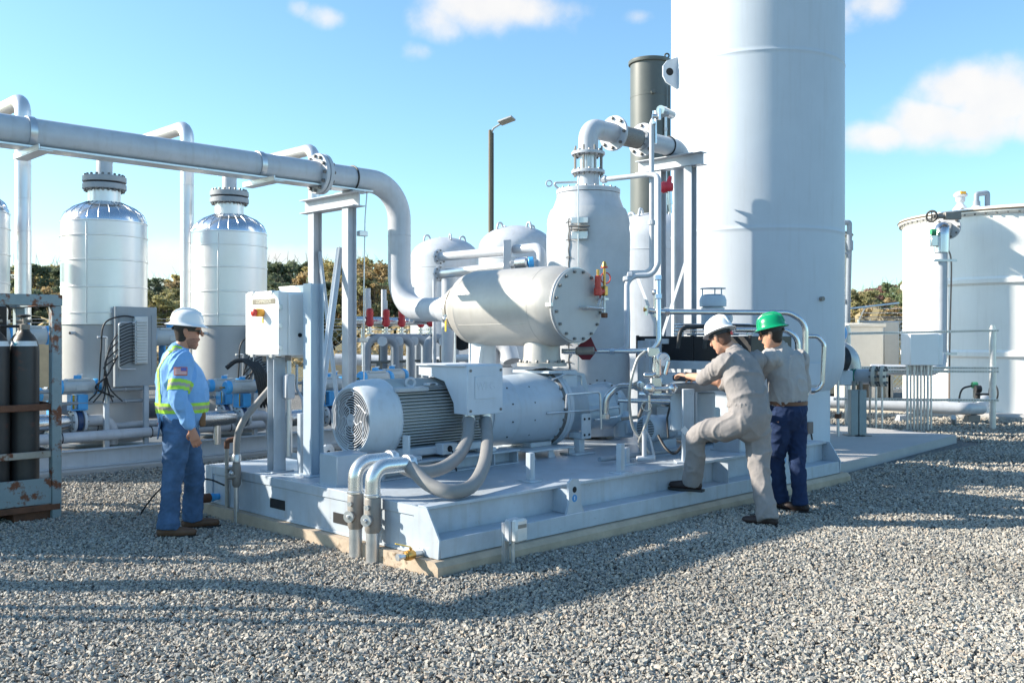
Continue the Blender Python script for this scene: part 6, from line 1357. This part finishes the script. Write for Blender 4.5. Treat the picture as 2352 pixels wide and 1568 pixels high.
# low scrub beyond the fence reads as one mass
rg = np.random.default_rng(9); n = 16000
x = rg.uniform(-62, 62, n); y = rg.uniform(52, 62, n); z = rg.uniform(0, 1, n)**1.4*(1.4+1.0*np.sin(x*.7)+.6*np.sin(x*1.9)).clip(.5)*1.1
u = rg.normal(size=(n, 3)); u /= np.linalg.norm(u, axis=1)[:, None]; v = rg.normal(size=(n, 3)); v /= np.linalg.norm(v, axis=1)[:, None]; p = np.stack([x, y, z], 1)
q = np.stack([p-u*.35, p-v*.25, p+u*.35, p+v*.25], 1).reshape(-1, 3)
me = bpy.data.meshes.new('scrub'); me.from_pydata(q.tolist(), [], np.arange(n*4).reshape(-1, 4).tolist()); me.materials.append(LEAF[6])
o = bpy.data.objects.new('scrub_undergrowth', me); COL.objects.link(o); o['kind'] = 'stuff'; o['label'] = 'tan and green scrub below the far trees'
# ================================================ people
def loft(m, pts, hint, seg=18, sub=4, ends=(1, 1)):
    """closed tube through (point, half width along hint, half depth)"""
    P_ = [(V(p), a, b) for p, a, b in pts]
    out = []
    for i in range(len(P_)-1):
        q = [P_[max(i-1, 0)], P_[i], P_[i+1], P_[min(i+2, len(P_)-1)]]
        for k in range(sub):
            t = k/sub; out.append((cr(*[x[0] for x in q], t), max(.003, cr(*[x[1] for x in q], t)), max(.003, cr(*[x[2] for x in q], t))))
    out.append(P_[-1])
    d0 = (out[1][0]-out[0][0]).normalized(); d1 = (out[-1][0]-out[-2][0]).normalized()
    a = out[0]; b = out[-1]; e = []
    if ends[0]: e = [(a[0]-d0*min(a[1], a[2])*f, a[1]*g, a[2]*g) for f, g in ((.85, .3), (.5, .8))]
    f2 = [(b[0]+d1*min(b[1], b[2])*f, b[1]*g, b[2]*g) for f, g in ((.5, .8), (.85, .3))] if ends[1] else []
    out = e+out+f2
    vs = []; fs = []; n = seg; h = V(hint)
    for i, (p, ra, rb) in enumerate(out):
        t = (out[min(i+1, len(out)-1)][0]-out[max(i-1, 0)][0]).normalized()
        x = (h-t*h.dot(t)); x = x.normalized() if x.length > 1e-3 else t.orthogonal().normalized(); y = t.cross(x)
        for k in range(n):
            A = 2*PI*k/n; vs.append(p+x*math.cos(A)*ra+y*math.sin(A)*rb)
    for i in range(len(out)-1):
        for k in range(n):
            j = (k+1) % n; fs.append((i*n+k, i*n+j, (i+1)*n+j, (i+1)*n+k))
    fs.append(tuple(reversed(range(n)))); fs.append(tuple(range((len(out)-1)*n, len(out)*n)))
    m.add(vs, fs)
def fuse(m, voxel, it=4):
    me = m.mesh('tmp', BARK); o = bpy.data.objects.new('tmp', me); COL.objects.link(o)
    r_ = o.modifiers.new('r', 'REMESH'); r_.mode = 'VOXEL'; r_.voxel_size = voxel
    if it: s_ = o.modifiers.new('s', 'SMOOTH'); s_.factor = .5; s_.iterations = it
    bpy.context.view_layer.update()
    e = bpy.data.meshes.new_from_object(o.evaluated_get(bpy.context.evaluated_depsgraph_get()))
    bpy.data.objects.remove(o); bpy.data.meshes.remove(me); return e
def wrinkle(me, amp, fr, aniso=(1, 1, 2.2), seed=0):
    nn = [v.normal.copy() for v in me.vertices]; sd = V((seed*7.3, seed*3.1, seed))
    for v, n in zip(me.vertices, nn):
        p = V((v.co.x*aniso[0], v.co.y*aniso[1], v.co.z*aniso[2]))*fr
        w_ = noise.noise(p+V((noise.noise(p*.5+sd), noise.noise(p*.5-sd), 0))*1.4+sd)
        r_ = (1-abs(w_)*2.2)
        v.co += n*amp*(max(0, r_)**2*.8-.25+.5*noise.noise(p*.4+sd))
def put(me, name, mt, par, **kw):
    off = V((0, 0, 0)); q = par
    while q is not None: off += q.location; q = q.parent
    for v in me.vertices: v.co -= off
    me.materials.clear()
    for x in (mt if isinstance(mt, (list, tuple)) else [mt]): me.materials.append(x)
    me.polygons.foreach_set('use_smooth', [True]*len(me.polygons)); me.update()
    o = bpy.data.objects.new(name, me); COL.objects.link(o); o.parent = par
    if kw.get('label'): o['label'] = kw['label']
    return o
def patch(me, pred, off, name, mt, par, mats=None):
    """strip of cloth sewn on: faces of me where pred is true, lifted by off"""
    me.update(); vi = {}; vs = []; fs = []; mi = []
    for f in me.polygons:
        k = pred(f.center, f.normal)
        if k is None or k is False: continue
        for i in f.vertices:
            if i not in vi: vi[i] = len(vs); vs.append(me.vertices[i].co+me.vertices[i].normal*off)
        fs.append(tuple(vi[i] for i in f.vertices)); mi.append(int(k) if k is not True else 0)
    nm = bpy.data.meshes.new(name); nm.from_pydata([tuple(v) for v in vs], [], fs)
    o = put(nm, name, mt, par)
    nm.polygons.foreach_set('material_index', mi); return o
def cloth(name, col, var=.10, rough=.85, bump=.35, bs=22, scale=9, stretch=None):
    return mat(name, col, rough, var=var, scale=scale, bump=bump, bscale=bs, spec=.25, stretch=stretch)
SKIN = mat('tanned_skin', (.46, .22, .145), .5, var=.08, scale=14, spec=.4)
SKIN2 = mat('fair_skin', (.56, .30, .20), .5, var=.08, scale=14, spec=.4)
HAIR = mat('dark_brown_hair', (.022, .014, .010), .6, var=.3, scale=60)
BEARD = mat('dark_stubble', (.30, .145, .098), .75, var=.25, scale=90)
def head(m, c, M, s=1.0):
    """head rings; M columns = forward, left, up"""
    T = lambda x, y, z: c+M @ V((x, y, z))*s
    l = M @ V((0, 1, 0))
    loft(m, [(T(.062, 0, -.118), .030, .022), (T(.045, 0, -.100), .048, .050), (T(.022, 0, -.055), .063, .077), (T(.004, 0, -.01), .072, .094), (T(-.004, 0, .045), .077, .101), (T(-.010, 0, .095), .068, .086), (T(-.010, 0, .128), .040, .048)], l, 20, 4)
    loft(m, [(T(.094, 0, .030), .010, .010), (T(.108, 0, .0), .012, .014), (T(.118, 0, -.020), .016, .014)], l, 10, 3)
    loft(m, [(T(.088, -.040, .030), .010, .010), (T(.098, 0, .034), .011, .011), (T(.088, .040, .030), .010, .010)], M @ V((0, 0, 1)), 8, 3)
    loft(m, [(T(.086, -.020, -.058), .009, .009), (T(.096, 0, -.056), .011, .010), (T(.086, .020, -.058), .009, .009)], M @ V((0, 0, 1)), 8, 3)
    loft(m, [(T(.080, 0, -.108), .016, .012), (T(.080, 0, -.092), .016, .012)], l, 8, 2)
    for sg in (-1, 1): loft(m, [(T(-.012, sg*.074, -.035), .008, .010), (T(-.016, sg*.082, .0), .010, .022), (T(-.020, sg*.082, .022), .008, .016)], l, 10, 3)
def hand(m, w, d, pn, curl=.5, th=None, s=1.0):
    """palm and five fingers: wrist, direction, palm normal (where fingers curl to)"""
    d = V(d).normalized(); pn = (V(pn)-d*V(pn).dot(d)).normalized(); x = d.cross(pn)      # x across the palm
    w = V(w)
    loft(m, [(w-d*.02*s, .028*s, .020*s), (w+d*.03*s, .036*s, .017*s), (w+d*.085*s, .042*s, .014*s)], x, 12, 3)
    for i, (o, L_) in enumerate(((-.032, .070), (-.011, .080), (.011, .076), (.031, .060))):
        b = w+d*.088*s+x*o*s; p = b; dd = d.copy(); pts = [(p-d*.012*s, .0095*s, .0095*s)]
        for k, f in enumerate((.45, .32, .23)):
            ang = curl*(.55+.35*k)*(1+.08*i); dd = (dd*math.cos(ang)+pn*math.sin(ang)).normalized(); pn2 = pn
            p = p+dd*L_*f*s; pts.append((p, (.0092-.001*k)*s, (.0092-.001*k)*s))
        loft(m, pts, x, 8, 2)
    t = x*-1 if th is None else x*th
    b = w+d*.025*s+t*.030*s
    loft(m, [(b, .013*s, .012*s), (b+(d*.5+t*.6+pn*.35).normalized()*.035*s, .011*s, .011*s), (b+(d*.75+t*.35+pn*.6).normalized()*.066*s, .009*s, .009*s)], pn, 8, 3)
def hat(par, c, M, mt, s=1.0, br=1.0):
    """full brim hard hat, suspension band below"""
    M4 = Matrix.Translation(c) @ M.to_4x4()
    h = MB(M4 @ Matrix.Diagonal((1.10*s, .92*s, s, 1)))
    h.lathe((0, 0, .0), Z_, [(.176*br, -.002), (.180*br, .003), (.168*br, .010), (.145*min(1, br*1.08), .020), (.131, .034), (.126, .065), (.113, .103), (.088, .132), (.05, .148), (0, .152)], 48)
    h.lathe((0, 0, .0), Z_, [(.120, .006), (.176*br, -.002)], 48)
    h.tube([(-.122, 0, .045), (-.105, 0, .118), (-.05, 0, .152), (.0, 0, .158), (.05, 0, .152), (.105, 0, .118), (.122, 0, .045)], .016, .05, 10, 5)
    hh = h.build('hard_hat', mt, par, smooth=60)
    b = MB(M4 @ Matrix.Diagonal((1.10*s, .92*s, s, 1)))
    b.lathe((0, 0, 0), Z_, [(.096, -.038), (.100, -.038), (.105, .0), (.100, .0)], 32); b.ball((-.104, 0, -.028), .020, (.7, 1.3, .8), 10); b.build('suspension_band', DARK, hh)
    return hh
def boot(par, an, toe, mt, s=1.0):
    an, toe = V(an), V(toe); f = (toe-an); f.z = 0; f.normalize(); l = V((-f.y, f.x, 0)); z0 = min(an.z, toe.z+1)-.085
    m = MB(); L_ = .19*s
    loft(m, [(V((an.x, an.y, z0+.050))-f*.065, .032, .040), (V((an.x, an.y, z0+.052))-f*.01, .038, .046), (V((an.x, an.y, z0+.050))+f*.08, .043, .042), (V((an.x, an.y, z0+.045))+f*.15, .047, .036), (V((an.x, an.y, z0+.042))+f*.195, .036, .031)], l, 16, 4)
    loft(m, [(V((an.x, an.y, z0+.05)), .042, .048), (V((an.x, an.y, z0+.19)), .048, .052)], l, 16, 3)
    e = fuse(m, .007, 3); b = put(e, 'boot', mt, par)
    m = MB(); m.prism([(-.105, -.036), (.0, -.040), (.12, -.048), (.20, -.040), (.235, -.0), (.20, .040), (.12, .048), (.0, .040), (-.105, .036)], V((an.x, an.y, z0+.009)), f, l, .022); m.build('sole', DARK, b)
def figure(label, root, J, lat, fw, C):
    t = thing('person', label, 'person', root)
    lat = V(lat).normalized()                  # right minus left
    hm = J['headM']
    # --- continuous body
    m = MB(); head(m, J['head'], hm, C.get('hs', 1.0))
    loft(m, [(J['chest'], .09, .08), (J['neck'], .058, .060), (J['head']+hm @ V((-.012, 0, -.06)), .056, .060)], lat, 16, 4)
    loft(m, [(J['pelvis'], .14, .10), (J['belly'], .14, .11), (J['chest'], .15, .10), (J['chest'].lerp(J['neck'], .6), .10, .07)], lat, 16, 4)
    for s_ in 'LR':
        loft(m, [(J['hip'+s_], .075, .075), (J['kn'+s_], .05, .05), (J['an'+s_], .035, .04)], lat, 12, 4)
        loft(m, [(J['sh'+s_], .05, .05), (J['el'+s_], .042, .042), (J['el'+s_].lerp(J['wr'+s_], .3), .045, .042), (J['wr'+s_], .029, .025)], lat, 12, 4)
        hand(m, *J['ha'+s_])
    put(fuse(m, .0055, 3), 'body', C['skin'], t)
    return t
WHAT = mat('white_hat_plastic', (.80, .80, .80), .22, var=.02, coat=.3)
GHAT = mat('green_hat_plastic', (.0, .27, .11), .2, var=.03, coat=.4)
def basis(f, up=(0, 0, 1)):
    f = V(f).normalized(); l = V(up).cross(f).normalized(); u = f.cross(l); return Matrix((f, l, u)).transposed()
# ---------------------------------------------------------------- man in blue hi-vis shirt
RT_ = V((-2.74, 7.92, 0)); M = Matrix.Translation(RT_) @ Matrix.Rotation(R(19), 4, 'Z')
W = lambda x, y, z: M @ V((x, y, z))
M3 = M.to_3x3()
J = dict(head=W(.055, 0, 1.685), neck=W(.0, 0, 1.535), chest=W(-.02, 0, 1.36), belly=W(.015, 0, 1.14), pelvis=W(-.01, 0, .95), headM=M3 @ basis((1, 0, -.06)),
 shL=W(-.01, .19, 1.455), elL=W(-.04, .27, 1.17), wrL=W(.13, .21, 1.0), shR=W(.01, -.19, 1.455), elR=W(-.02, -.275, 1.165), wrR=W(.075, -.27, .925),
 hipL=W(.015, .095, .92), knL=W(.105, .13, .51), anL=W(.095, .17, .105), hipR=W(-.02, -.095, .92), knR=W(-.06, -.125, .51), anR=W(-.095, -.15, .105))
J['haL'] = (J['wrL'], M3 @ V((.6, -.75, -.2)), M3 @ V((-.6, -.5, 0)), .6, 1); J['haR'] = (W(.085, -.27, .90), M3 @ V((.32, 0, -1)), M3 @ V((.15, 1, .0)), .5, -1)
lat = M3 @ V((0, -1, 0))
man = figure('man in light blue shirt with lime reflective stripes, jeans and white hard hat', RT_, J, lat, None, dict(skin=SKIN))
hM = J['headM']; hc = J['head']; HT = lambda x, y, z: hc+hM @ V((x, y, z))
m = MB()      # hair below the hat
loft(m, [(HT(-.035, 0, -.055), .066, .060), (HT(-.026, 0, .0), .080, .084), (HT(-.02, 0, .06), .083, .092)], lat, 20, 4)
put(fuse(m, .006, 2), 'hair', HAIR, man)
m = MB(); loft(m, [(HT(.062, 0, -.122), .032, .024), (HT(.046, 0, -.102), .051, .053), (HT(.030, 0, -.066), .064, .0735), (HT(.028, 0, -.050), .064, .069)], lat, 20, 4, (1, 0)); put(fuse(m, .005, 1), 'beard', BEARD, man)
m = MB(M @ Matrix.Identity(4)); 
gl = Matrix.Translation(hc) @ hM.to_4x4(); m = MB(gl)
for sg in (-1, 1): m.prism([(-.026, -.018), (.024, -.020), (.028, .014), (-.028, .016)], (.103-.004, sg*.034, .008), (.25*sg*-1, 1, 0), (0, 0, 1), .006); m.bar((.096, sg*.066, .014), (-.01, sg*.084, .012), .004, .012)
m.build('sunglasses', mat('smoked_lens', (.012, .012, .014), .12, var=.1), man)
hat(man, hc+hM @ V((-.012, 0, .048)), hM @ basis((1, 0, -.03)), WHAT, .90)
SH = cloth('blue_work_shirt', (.20, .40, .70), .07)
m = MB()
loft(m, [(W(.0, 0, .985), .195, .185), (W(.015, 0, 1.08), .215, .205), (W(.012, 0, 1.22), .220, .205), (W(-.012, 0, 1.36), .222, .175), (W(-.022, 0, 1.46), .185, .125), (W(-.015, 0, 1.525), .095, .085)], lat, 28, 5)
for s_ in 'LR':
    loft(m, [(J['sh'+s_]+lat*(-.05 if s_ == 'R' else .05)*1, .085, .085), (J['sh'+s_], .092, .095), (J['sh'+s_].lerp(J['el'+s_], .5), .082, .086), (J['el'+s_], .073, .078), (J['el'+s_].lerp(J['wr'+s_], .55), .062, .066), (J['wr'+s_]+(J['el'+s_]-J['wr'+s_])*.02, .048, .05)], lat, 18, 5)
e = fuse(m, .0085, 3); wrinkle(e, .016, 5.8, (1.3, 1.3, .8), 1); wrinkle(e, .003, 15, (1, 1, 1), 5)
e.update(); MI = M.inverted()
LIME = mat('lime_reflective_tape', (.37, .66, .05), .5, var=.04); SILV = mat('silver_reflective_tape', (.34, .33, .28), .35, var=.08)
def stripes(c, n):
    p = MI @ c; x, y, z = p
    arm = y < -.205 and z < 1.40 or y > .205 and z < 1.40
    if not arm:
        k = (z-1.025)/.085
        if 0 <= k <= 1: return 1 if .34 < k < .66 else 0
        for sg in (-1, 1):
            q = (y*sg-.105+ (z-1.30)*.06)/.042
            if z > 1.11 and -.5 < q < .5 and not (x > .05 and z < 1.44): return 1 if abs(q) < .15 else 0
    elif y < 0:
        a = (J['shR']-J['elR']); k = ((c-J['elR']).dot(a)/a.length-.045)/.085
        if 0 <= k <= 1 and n.length > 0: return 1 if .34 < k < .66 else 0
    return None
patch(e, stripes, .0045, 'reflective_stripe', [LIME, SILV], man)
# sleeve flag patch
fl = MB()
nl = M3 @ V((0, -1, .10)); ux = M3 @ V((1, 0, 0)); uy = V((0, 0, 1)); c0 = W(.0, 0, 1.372)
c0 = W(.0, min((MI @ v.co).y for v in e.vertices if abs((MI @ v.co).x) < .05 and abs((MI @ v.co).z-1.372) < .045)-.001, 1.372)
def flagq(u0, u1, v0, v1, o, k):
    fl.k = k; vs = []; n = 6
    for i in range(n+1):
        x = u0+(u1-u0)*i/n; 
        for v_ in (v0, v1): vs.append(c0+ux*x+uy*v_+nl.normalized()*(o-1.3*x*x*6))
    fl.add(vs, [(2*i, 2*i+2, 2*i+3, 2*i+1) for i in range(n)])
flagq(-.052, .052, -.034, .034, .002, 3)
for i in range(13): flagq(-.046, .046, -.028+i*.0043, -.028+(i+1)*.0043, .003, 0 if i % 2 == 0 else 1)
flagq(.002, .046, .002, .028, .004, 2)
fo = fl.build('flag_patch', [mat('flag_red', (.50, .04, .05), .7), mat('flag_white', (.72, .70, .70), .7), mat('flag_blue', (.10, .13, .42), .7), mat('patch_gold_border', (.50, .14, .06), .7)], man, smooth=60)
put(e, 'shirt', SH, man)
m = MB(); loft(m, [(W(-.01, 0, 1.505), .075, .078), (W(-.002, 0, 1.56), .068, .072)], lat, 20, 3, (0, 0)); put(fuse(m, .007, 2), 'collar', SH, man)
def legs(J, pel, wa, lat, w0, name, mt, par, hem=.055, seed=2, amp=.012, waist=None, rk=(.102, .084, .078, .082)):
    m = MB()
    loft(m, [(pel-V((0, 0, .10)), .165*w0, .13*w0), (pel, .185*w0, .165*w0), (wa, .180*w0, .165*w0)], lat, 24, 4)
    for s_ in 'LR':
        an = J['an'+s_]; kn = J['kn'+s_]; low = an+(an-kn).normalized()*(.085-hem)
        loft(m, [(J['hip'+s_].lerp(pel, .25)+V((0, 0, .04)), rk[0]*w0*1.1, rk[0]*1.22*w0), (J['hip'+s_].lerp(kn, .35), rk[0]*w0, rk[0]*1.08*w0), (kn, rk[1]*w0, rk[1]*w0), (kn.lerp(an, .55), rk[2]*w0, rk[2]*w0), (low, rk[3]*w0, rk[3]*1.06*w0)], lat, 20, 5, (1, 0))
    e = fuse(m, .0095, 3); wrinkle(e, amp, 5, (1.3, 1.3, 1.5), seed); wrinkle(e, amp*.35, 13, (1, 1, 1.6), seed+3); return put(e, name, mt, par)
DENIM = mat('faded_blue_denim', (.065, .125, .23), .85, var=.45, scale=4, bump=.3, bscale=28, spec=.2)
legs(J, J['pelvis'], W(-.005, 0, 1.03), lat, 1.0, 'jeans', DENIM, man, .075, 2, .012)
m = MB(); loft(m, [(W(-.005, 0, 1.005), .190, .176), (W(-.005, 0, 1.035), .190, .176)], lat, 28, 2, (0, 0)); m.build('belt', mat('dark_leather', (.03, .02, .015), .5), man)
m = MB(); m.box(W(.17, -.09, .97), (.05, .07, .12), M3, .01); m.build('belt_pouch', mat('tan_leather', (.20, .10, .04), .6), man)
m = MB(); m.box(W(-.165, -.085, .895), (.012, .13, .15), M3 @ Euler((0, R(8), 0)).to_matrix(), .006); m.k = 1; m.box(W(-.172, -.13, .945), (.006, .02, .012), M3, .002); m.build('back_pocket', [DENIM, REDB], man)
BOOTB = mat('brown_work_boot_leather', (.12, .062, .035), .65, var=.25, scale=10, bump=.2, bscale=30)
for s_ in 'LR': boot(man, J['an'+s_], J['an'+s_]+M3 @ V((.2, .02 if s_ == 'L' else -.03, 0)), BOOTB, 1.05)
# ---------------------------------------------------------------- man in grey coverall stepping onto the skid
J = dict(head=P(1654, 776, 8.66), neck=P(1686, 806, 8.60), chest=P(1702, 846, 8.52), belly=P(1716, 905, 8.44), pelvis=P(1722, 962, 8.40),
 headM=basis((-.55, .70, -.42)),
 shL=P(1668, 832, 8.46), elL=P(1618, 868, 8.72), wrL=P(1578, 863, 8.96), shR=P(1738, 828, 8.70), elR=P(1668, 882, 8.98), wrR=P(1608, 868, 9.08),
 hipL=P(1704, 975, 8.32), knL=P(1604, 997, 8.52), anL=P(1590, 1110, 8.66), hipR=P(1740, 985, 8.44), knR=P(1746, 1085, 8.34), anR=P(1763, 1192, 8.22))
J['anL'].z = .252+.087; J['anR'].z = .105
J['haL'] = (J['wrL'], (-.55, .75, .12), (-.1, .2, -1), .75, -1); J['haR'] = (J['wrR'], (-.75, .4, .05), (0, .1, -1), .75, 1)
lat = (J['shR']-J['shL']); lat.z = 0
gm = figure('man in grey coverall and white hard hat, one foot up on the skid ledge', V((J['anR'].x, J['anR'].y, 0)), J, lat, None, dict(skin=SKIN2))
lat.normalize(); hM = J['headM']; hc = J['head']; HT = lambda x, y, z: hc+hM @ V((x, y, z))
m = MB(); loft(m, [(HT(-.040, 0, -.055), .064, .056), (HT(-.028, 0, .0), .079, .082), (HT(-.02, 0, .06), .083, .092)], hM @ V((0, 1, 0)), 20, 4); put(fuse(m, .006, 2), 'hair', mat('cropped_brown_hair', (.12, .055, .035), .7, var=.2, scale=70), gm)
hh = hat(gm, hc+hM @ V((-.012, 0, .045)), hM @ basis((1, 0, .04)), WHAT, .96, .86)
m = MB(); q = HT(-.115, -.02, -.005); m.lathe(q, (q-hc), [(0, 0), (.02, .004), (.02, .012), (0, .016)], 14); m.build('rear_knob', mat('red_knob', (.65, .06, .05), .4), hh)
CV_ = cloth('grey_coverall_cloth', (.265, .245, .24), .10)
m = MB()
loft(m, [(J['pelvis']-V((0, 0, .08)), .17, .15), (J['pelvis']+V((0, 0, .02)), .205, .175), (J['belly'], .190, .155), (J['belly'].lerp(J['chest'], .6), .205, .150), (J['chest'], .200, .135), (J['chest'].lerp(J['neck'], .62), .150, .10), (J['neck']+V((0, 0, .0)), .075, .075)], lat, 26, 5)
for s_ in 'LR':
    sh, el, wr = J['sh'+s_], J['el'+s_], J['wr'+s_]; cut = el.lerp(wr, .22)
    loft(m, [(sh.lerp(J['chest'], .35), .085, .09), (sh, .088, .092), (sh.lerp(el, .5), .076, .080), (el, .070, .072), (cut, .062, .064)], lat, 18, 5, (1, 0))
    an = J['an'+s_]; kn = J['kn'+s_]; hp = J['hip'+s_]; low = an+(an-kn).normalized()*.03
    loft(m, [(hp.lerp(J['pelvis'], .3)+V((0, 0, .03)), .125, .14), (hp.lerp(kn, .35), .112, .118), (kn, .090, .092), (kn.lerp(an, .5), .084, .086), (low, .086, .092)], lat, 20, 5, (1, 0))
e = fuse(m, .0095, 3); wrinkle(e, .017, 5.2, (1.3, 1.3, 1.0), 4); wrinkle(e, .003, 14, (1.4, 1.4, .9), 8)
put(e, 'coverall', CV_, gm)
m = MB(); loft(m, [(J['belly'].lerp(J['pelvis'], .45)-V((0, 0, .012)), .200, .166), (J['belly'].lerp(J['pelvis'], .45)+V((0, 0, .03)), .200, .164)], lat, 40, 2, (0, 0)); e = fuse(m, .008, 1); wrinkle(e, .008, 22, (2, 2, .3), 6); put(e, 'elastic_waistband', CV_, gm)
m = MB(); loft(m, [(J['neck'].lerp(J['chest'], .12), .085, .082), (J['neck']+V((-.005, .0, .035)), .076, .074)], lat, 20, 3, (0, 0)); put(fuse(m, .007, 2), 'collar', CV_, gm)
m = MB(); q = J['wrL']; d = V((-.55, .75, .12)).normalized(); loft(m, [(q-d*.005, .034, .03), (q+d*.02, .036, .03)], (0, 0, 1), 14, 2, (0, 0)); m.build('wristband', DARK, gm)
BOOTD = mat('dark_brown_boot_leather', (.035, .020, .018), .6, var=.25, scale=10)
boot(gm, J['anL'], J['anL']+V((-.17, .10, 0)), BOOTD); boot(gm, J['anR'], J['anR']+V((-.18, .10, 0)), BOOTD)
# ---------------------------------------------------------------- man in grey shirt, jeans and green hat
J = dict(head=P(1772, 768, 8.92), neck=P(1790, 797, 8.96), chest=P(1803, 836, 8.95), belly=P(1808, 895, 8.95), pelvis=P(1810, 945, 8.95),
 headM=basis((-.80, .55, -.20)),
 shL=P(1768, 822, 8.80), elL=P(1738, 862, 9.00), wrL=P(1690, 880, 9.22), shR=P(1836, 824, 9.08), elR=P(1842, 890, 9.22), wrR=P(1800, 905, 9.42),
 hipL=P(1791, 962, 8.88), knL=P(1784, 1062, 9.02), anL=P(1794, 1160, 9.04), hipR=P(1828, 964, 9.0), knR=P(1832, 1066, 8.92), anR=P(1838, 1160, 8.88))
J['anL'].z = .105; J['anR'].z = .105
J['haL'] = (J['wrL'], (-.75, .6, 0), (0, 0, -1), .6, -1); J['haR'] = (J['wrR'], (-.8, .3, -.1), (0, 0, -1), .6, 1)
lat = (J['shR']-J['shL']); lat.z = 0
nm_ = figure('man in grey shirt, dark jeans and green hard hat beside the tower', V((J['pelvis'].x, J['pelvis'].y, 0)), J, lat, None, dict(skin=SKIN2))
lat.normalize(); hM = J['headM']; hc = J['head']; HT = lambda x, y, z: hc+hM @ V((x, y, z))
m = MB(); loft(m, [(HT(-.040, 0, -.050), .064, .056), (HT(-.028, 0, .0), .079, .084), (HT(-.02, 0, .06), .083, .092)], hM @ V((0, 1, 0)), 20, 4); put(fuse(m, .006, 2), 'hair', HAIR, nm_)
gl = Matrix.Translation(hc) @ hM.to_4x4(); m = MB(gl)
for sg in (-1, 1): m.prism([(-.026, -.016), (.024, -.018), (.028, .012), (-.028, .014)], (.099, sg*.034, .008), (.25*sg*-1, 1, 0), (0, 0, 1), .006); m.bar((.096, sg*.066, .014), (-.01, sg*.084, .012), .004, .010)
m.build('safety_glasses', MATS['smoked_lens'], nm_)
hat(nm_, hc+hM @ V((-.012, 0, .050)), hM @ basis((1, 0, -.02)), GHAT, .94, .88)
SG = cloth('grey_work_shirt', (.36, .35, .35), .07)
m = MB()
wa = J['pelvis']+V((0, 0, .09))
loft(m, [(wa-V((0, 0, .03)), .178, .150), (wa+V((0, 0, .05)), .198, .165), (J['belly']+V((0, 0, .10)), .198, .158), (J['chest'], .205, .135), (J['chest'].lerp(J['neck'], .6), .155, .10), (J['neck'], .076, .074)], lat, 26, 5)
for s_ in 'LR':
    sh, el, wr = J['sh'+s_], J['el'+s_], J['wr'+s_]
    loft(m, [(sh.lerp(J['chest'], .35), .085, .09), (sh, .088, .092), (sh.lerp(el, .5), .078, .080), (el, .072, .074), (el.lerp(wr, .6), .060, .06), (wr, .045, .045)], lat, 18, 5)
e = fuse(m, .0085, 3); wrinkle(e, .017, 5.5, (1.3, 1.3, .9), 9); wrinkle(e, .003, 14, (1.3, 1.3, .9), 3); put(e, 'shirt', SG, nm_)
m = MB(); loft(m, [(J['neck'].lerp(J['chest'], .12), .084, .082), (J['neck']+V((0, 0, .035)), .074, .072)], lat, 20, 3, (0, 0)); put(fuse(m, .007, 2), 'collar', SG, nm_)
legs(J, J['pelvis'], J['pelvis']+V((0, 0, .075)), lat, 1.0, 'jeans', mat('dark_navy_denim', (.018, .034, .088), .85, var=.25, scale=5, bump=.3, bscale=28, spec=.2), nm_, .07, 5, .012, None, (.094, .072, .066, .070))
m = MB(); loft(m, [(J['pelvis']+V((0, 0, .065)), .190, .172), (J['pelvis']+V((0, 0, .100)), .190, .172)], lat, 28, 2, (0, 0)); m.build('belt', mat('brown_belt_leather', (.12, .05, .025), .5), nm_)
boot(nm_, J['anL'], J['anL']+V((-.16, .12, 0)), BOOTD); boot(nm_, J['anR'], J['anR']+V((-.14, .14, 0)), BOOTD)
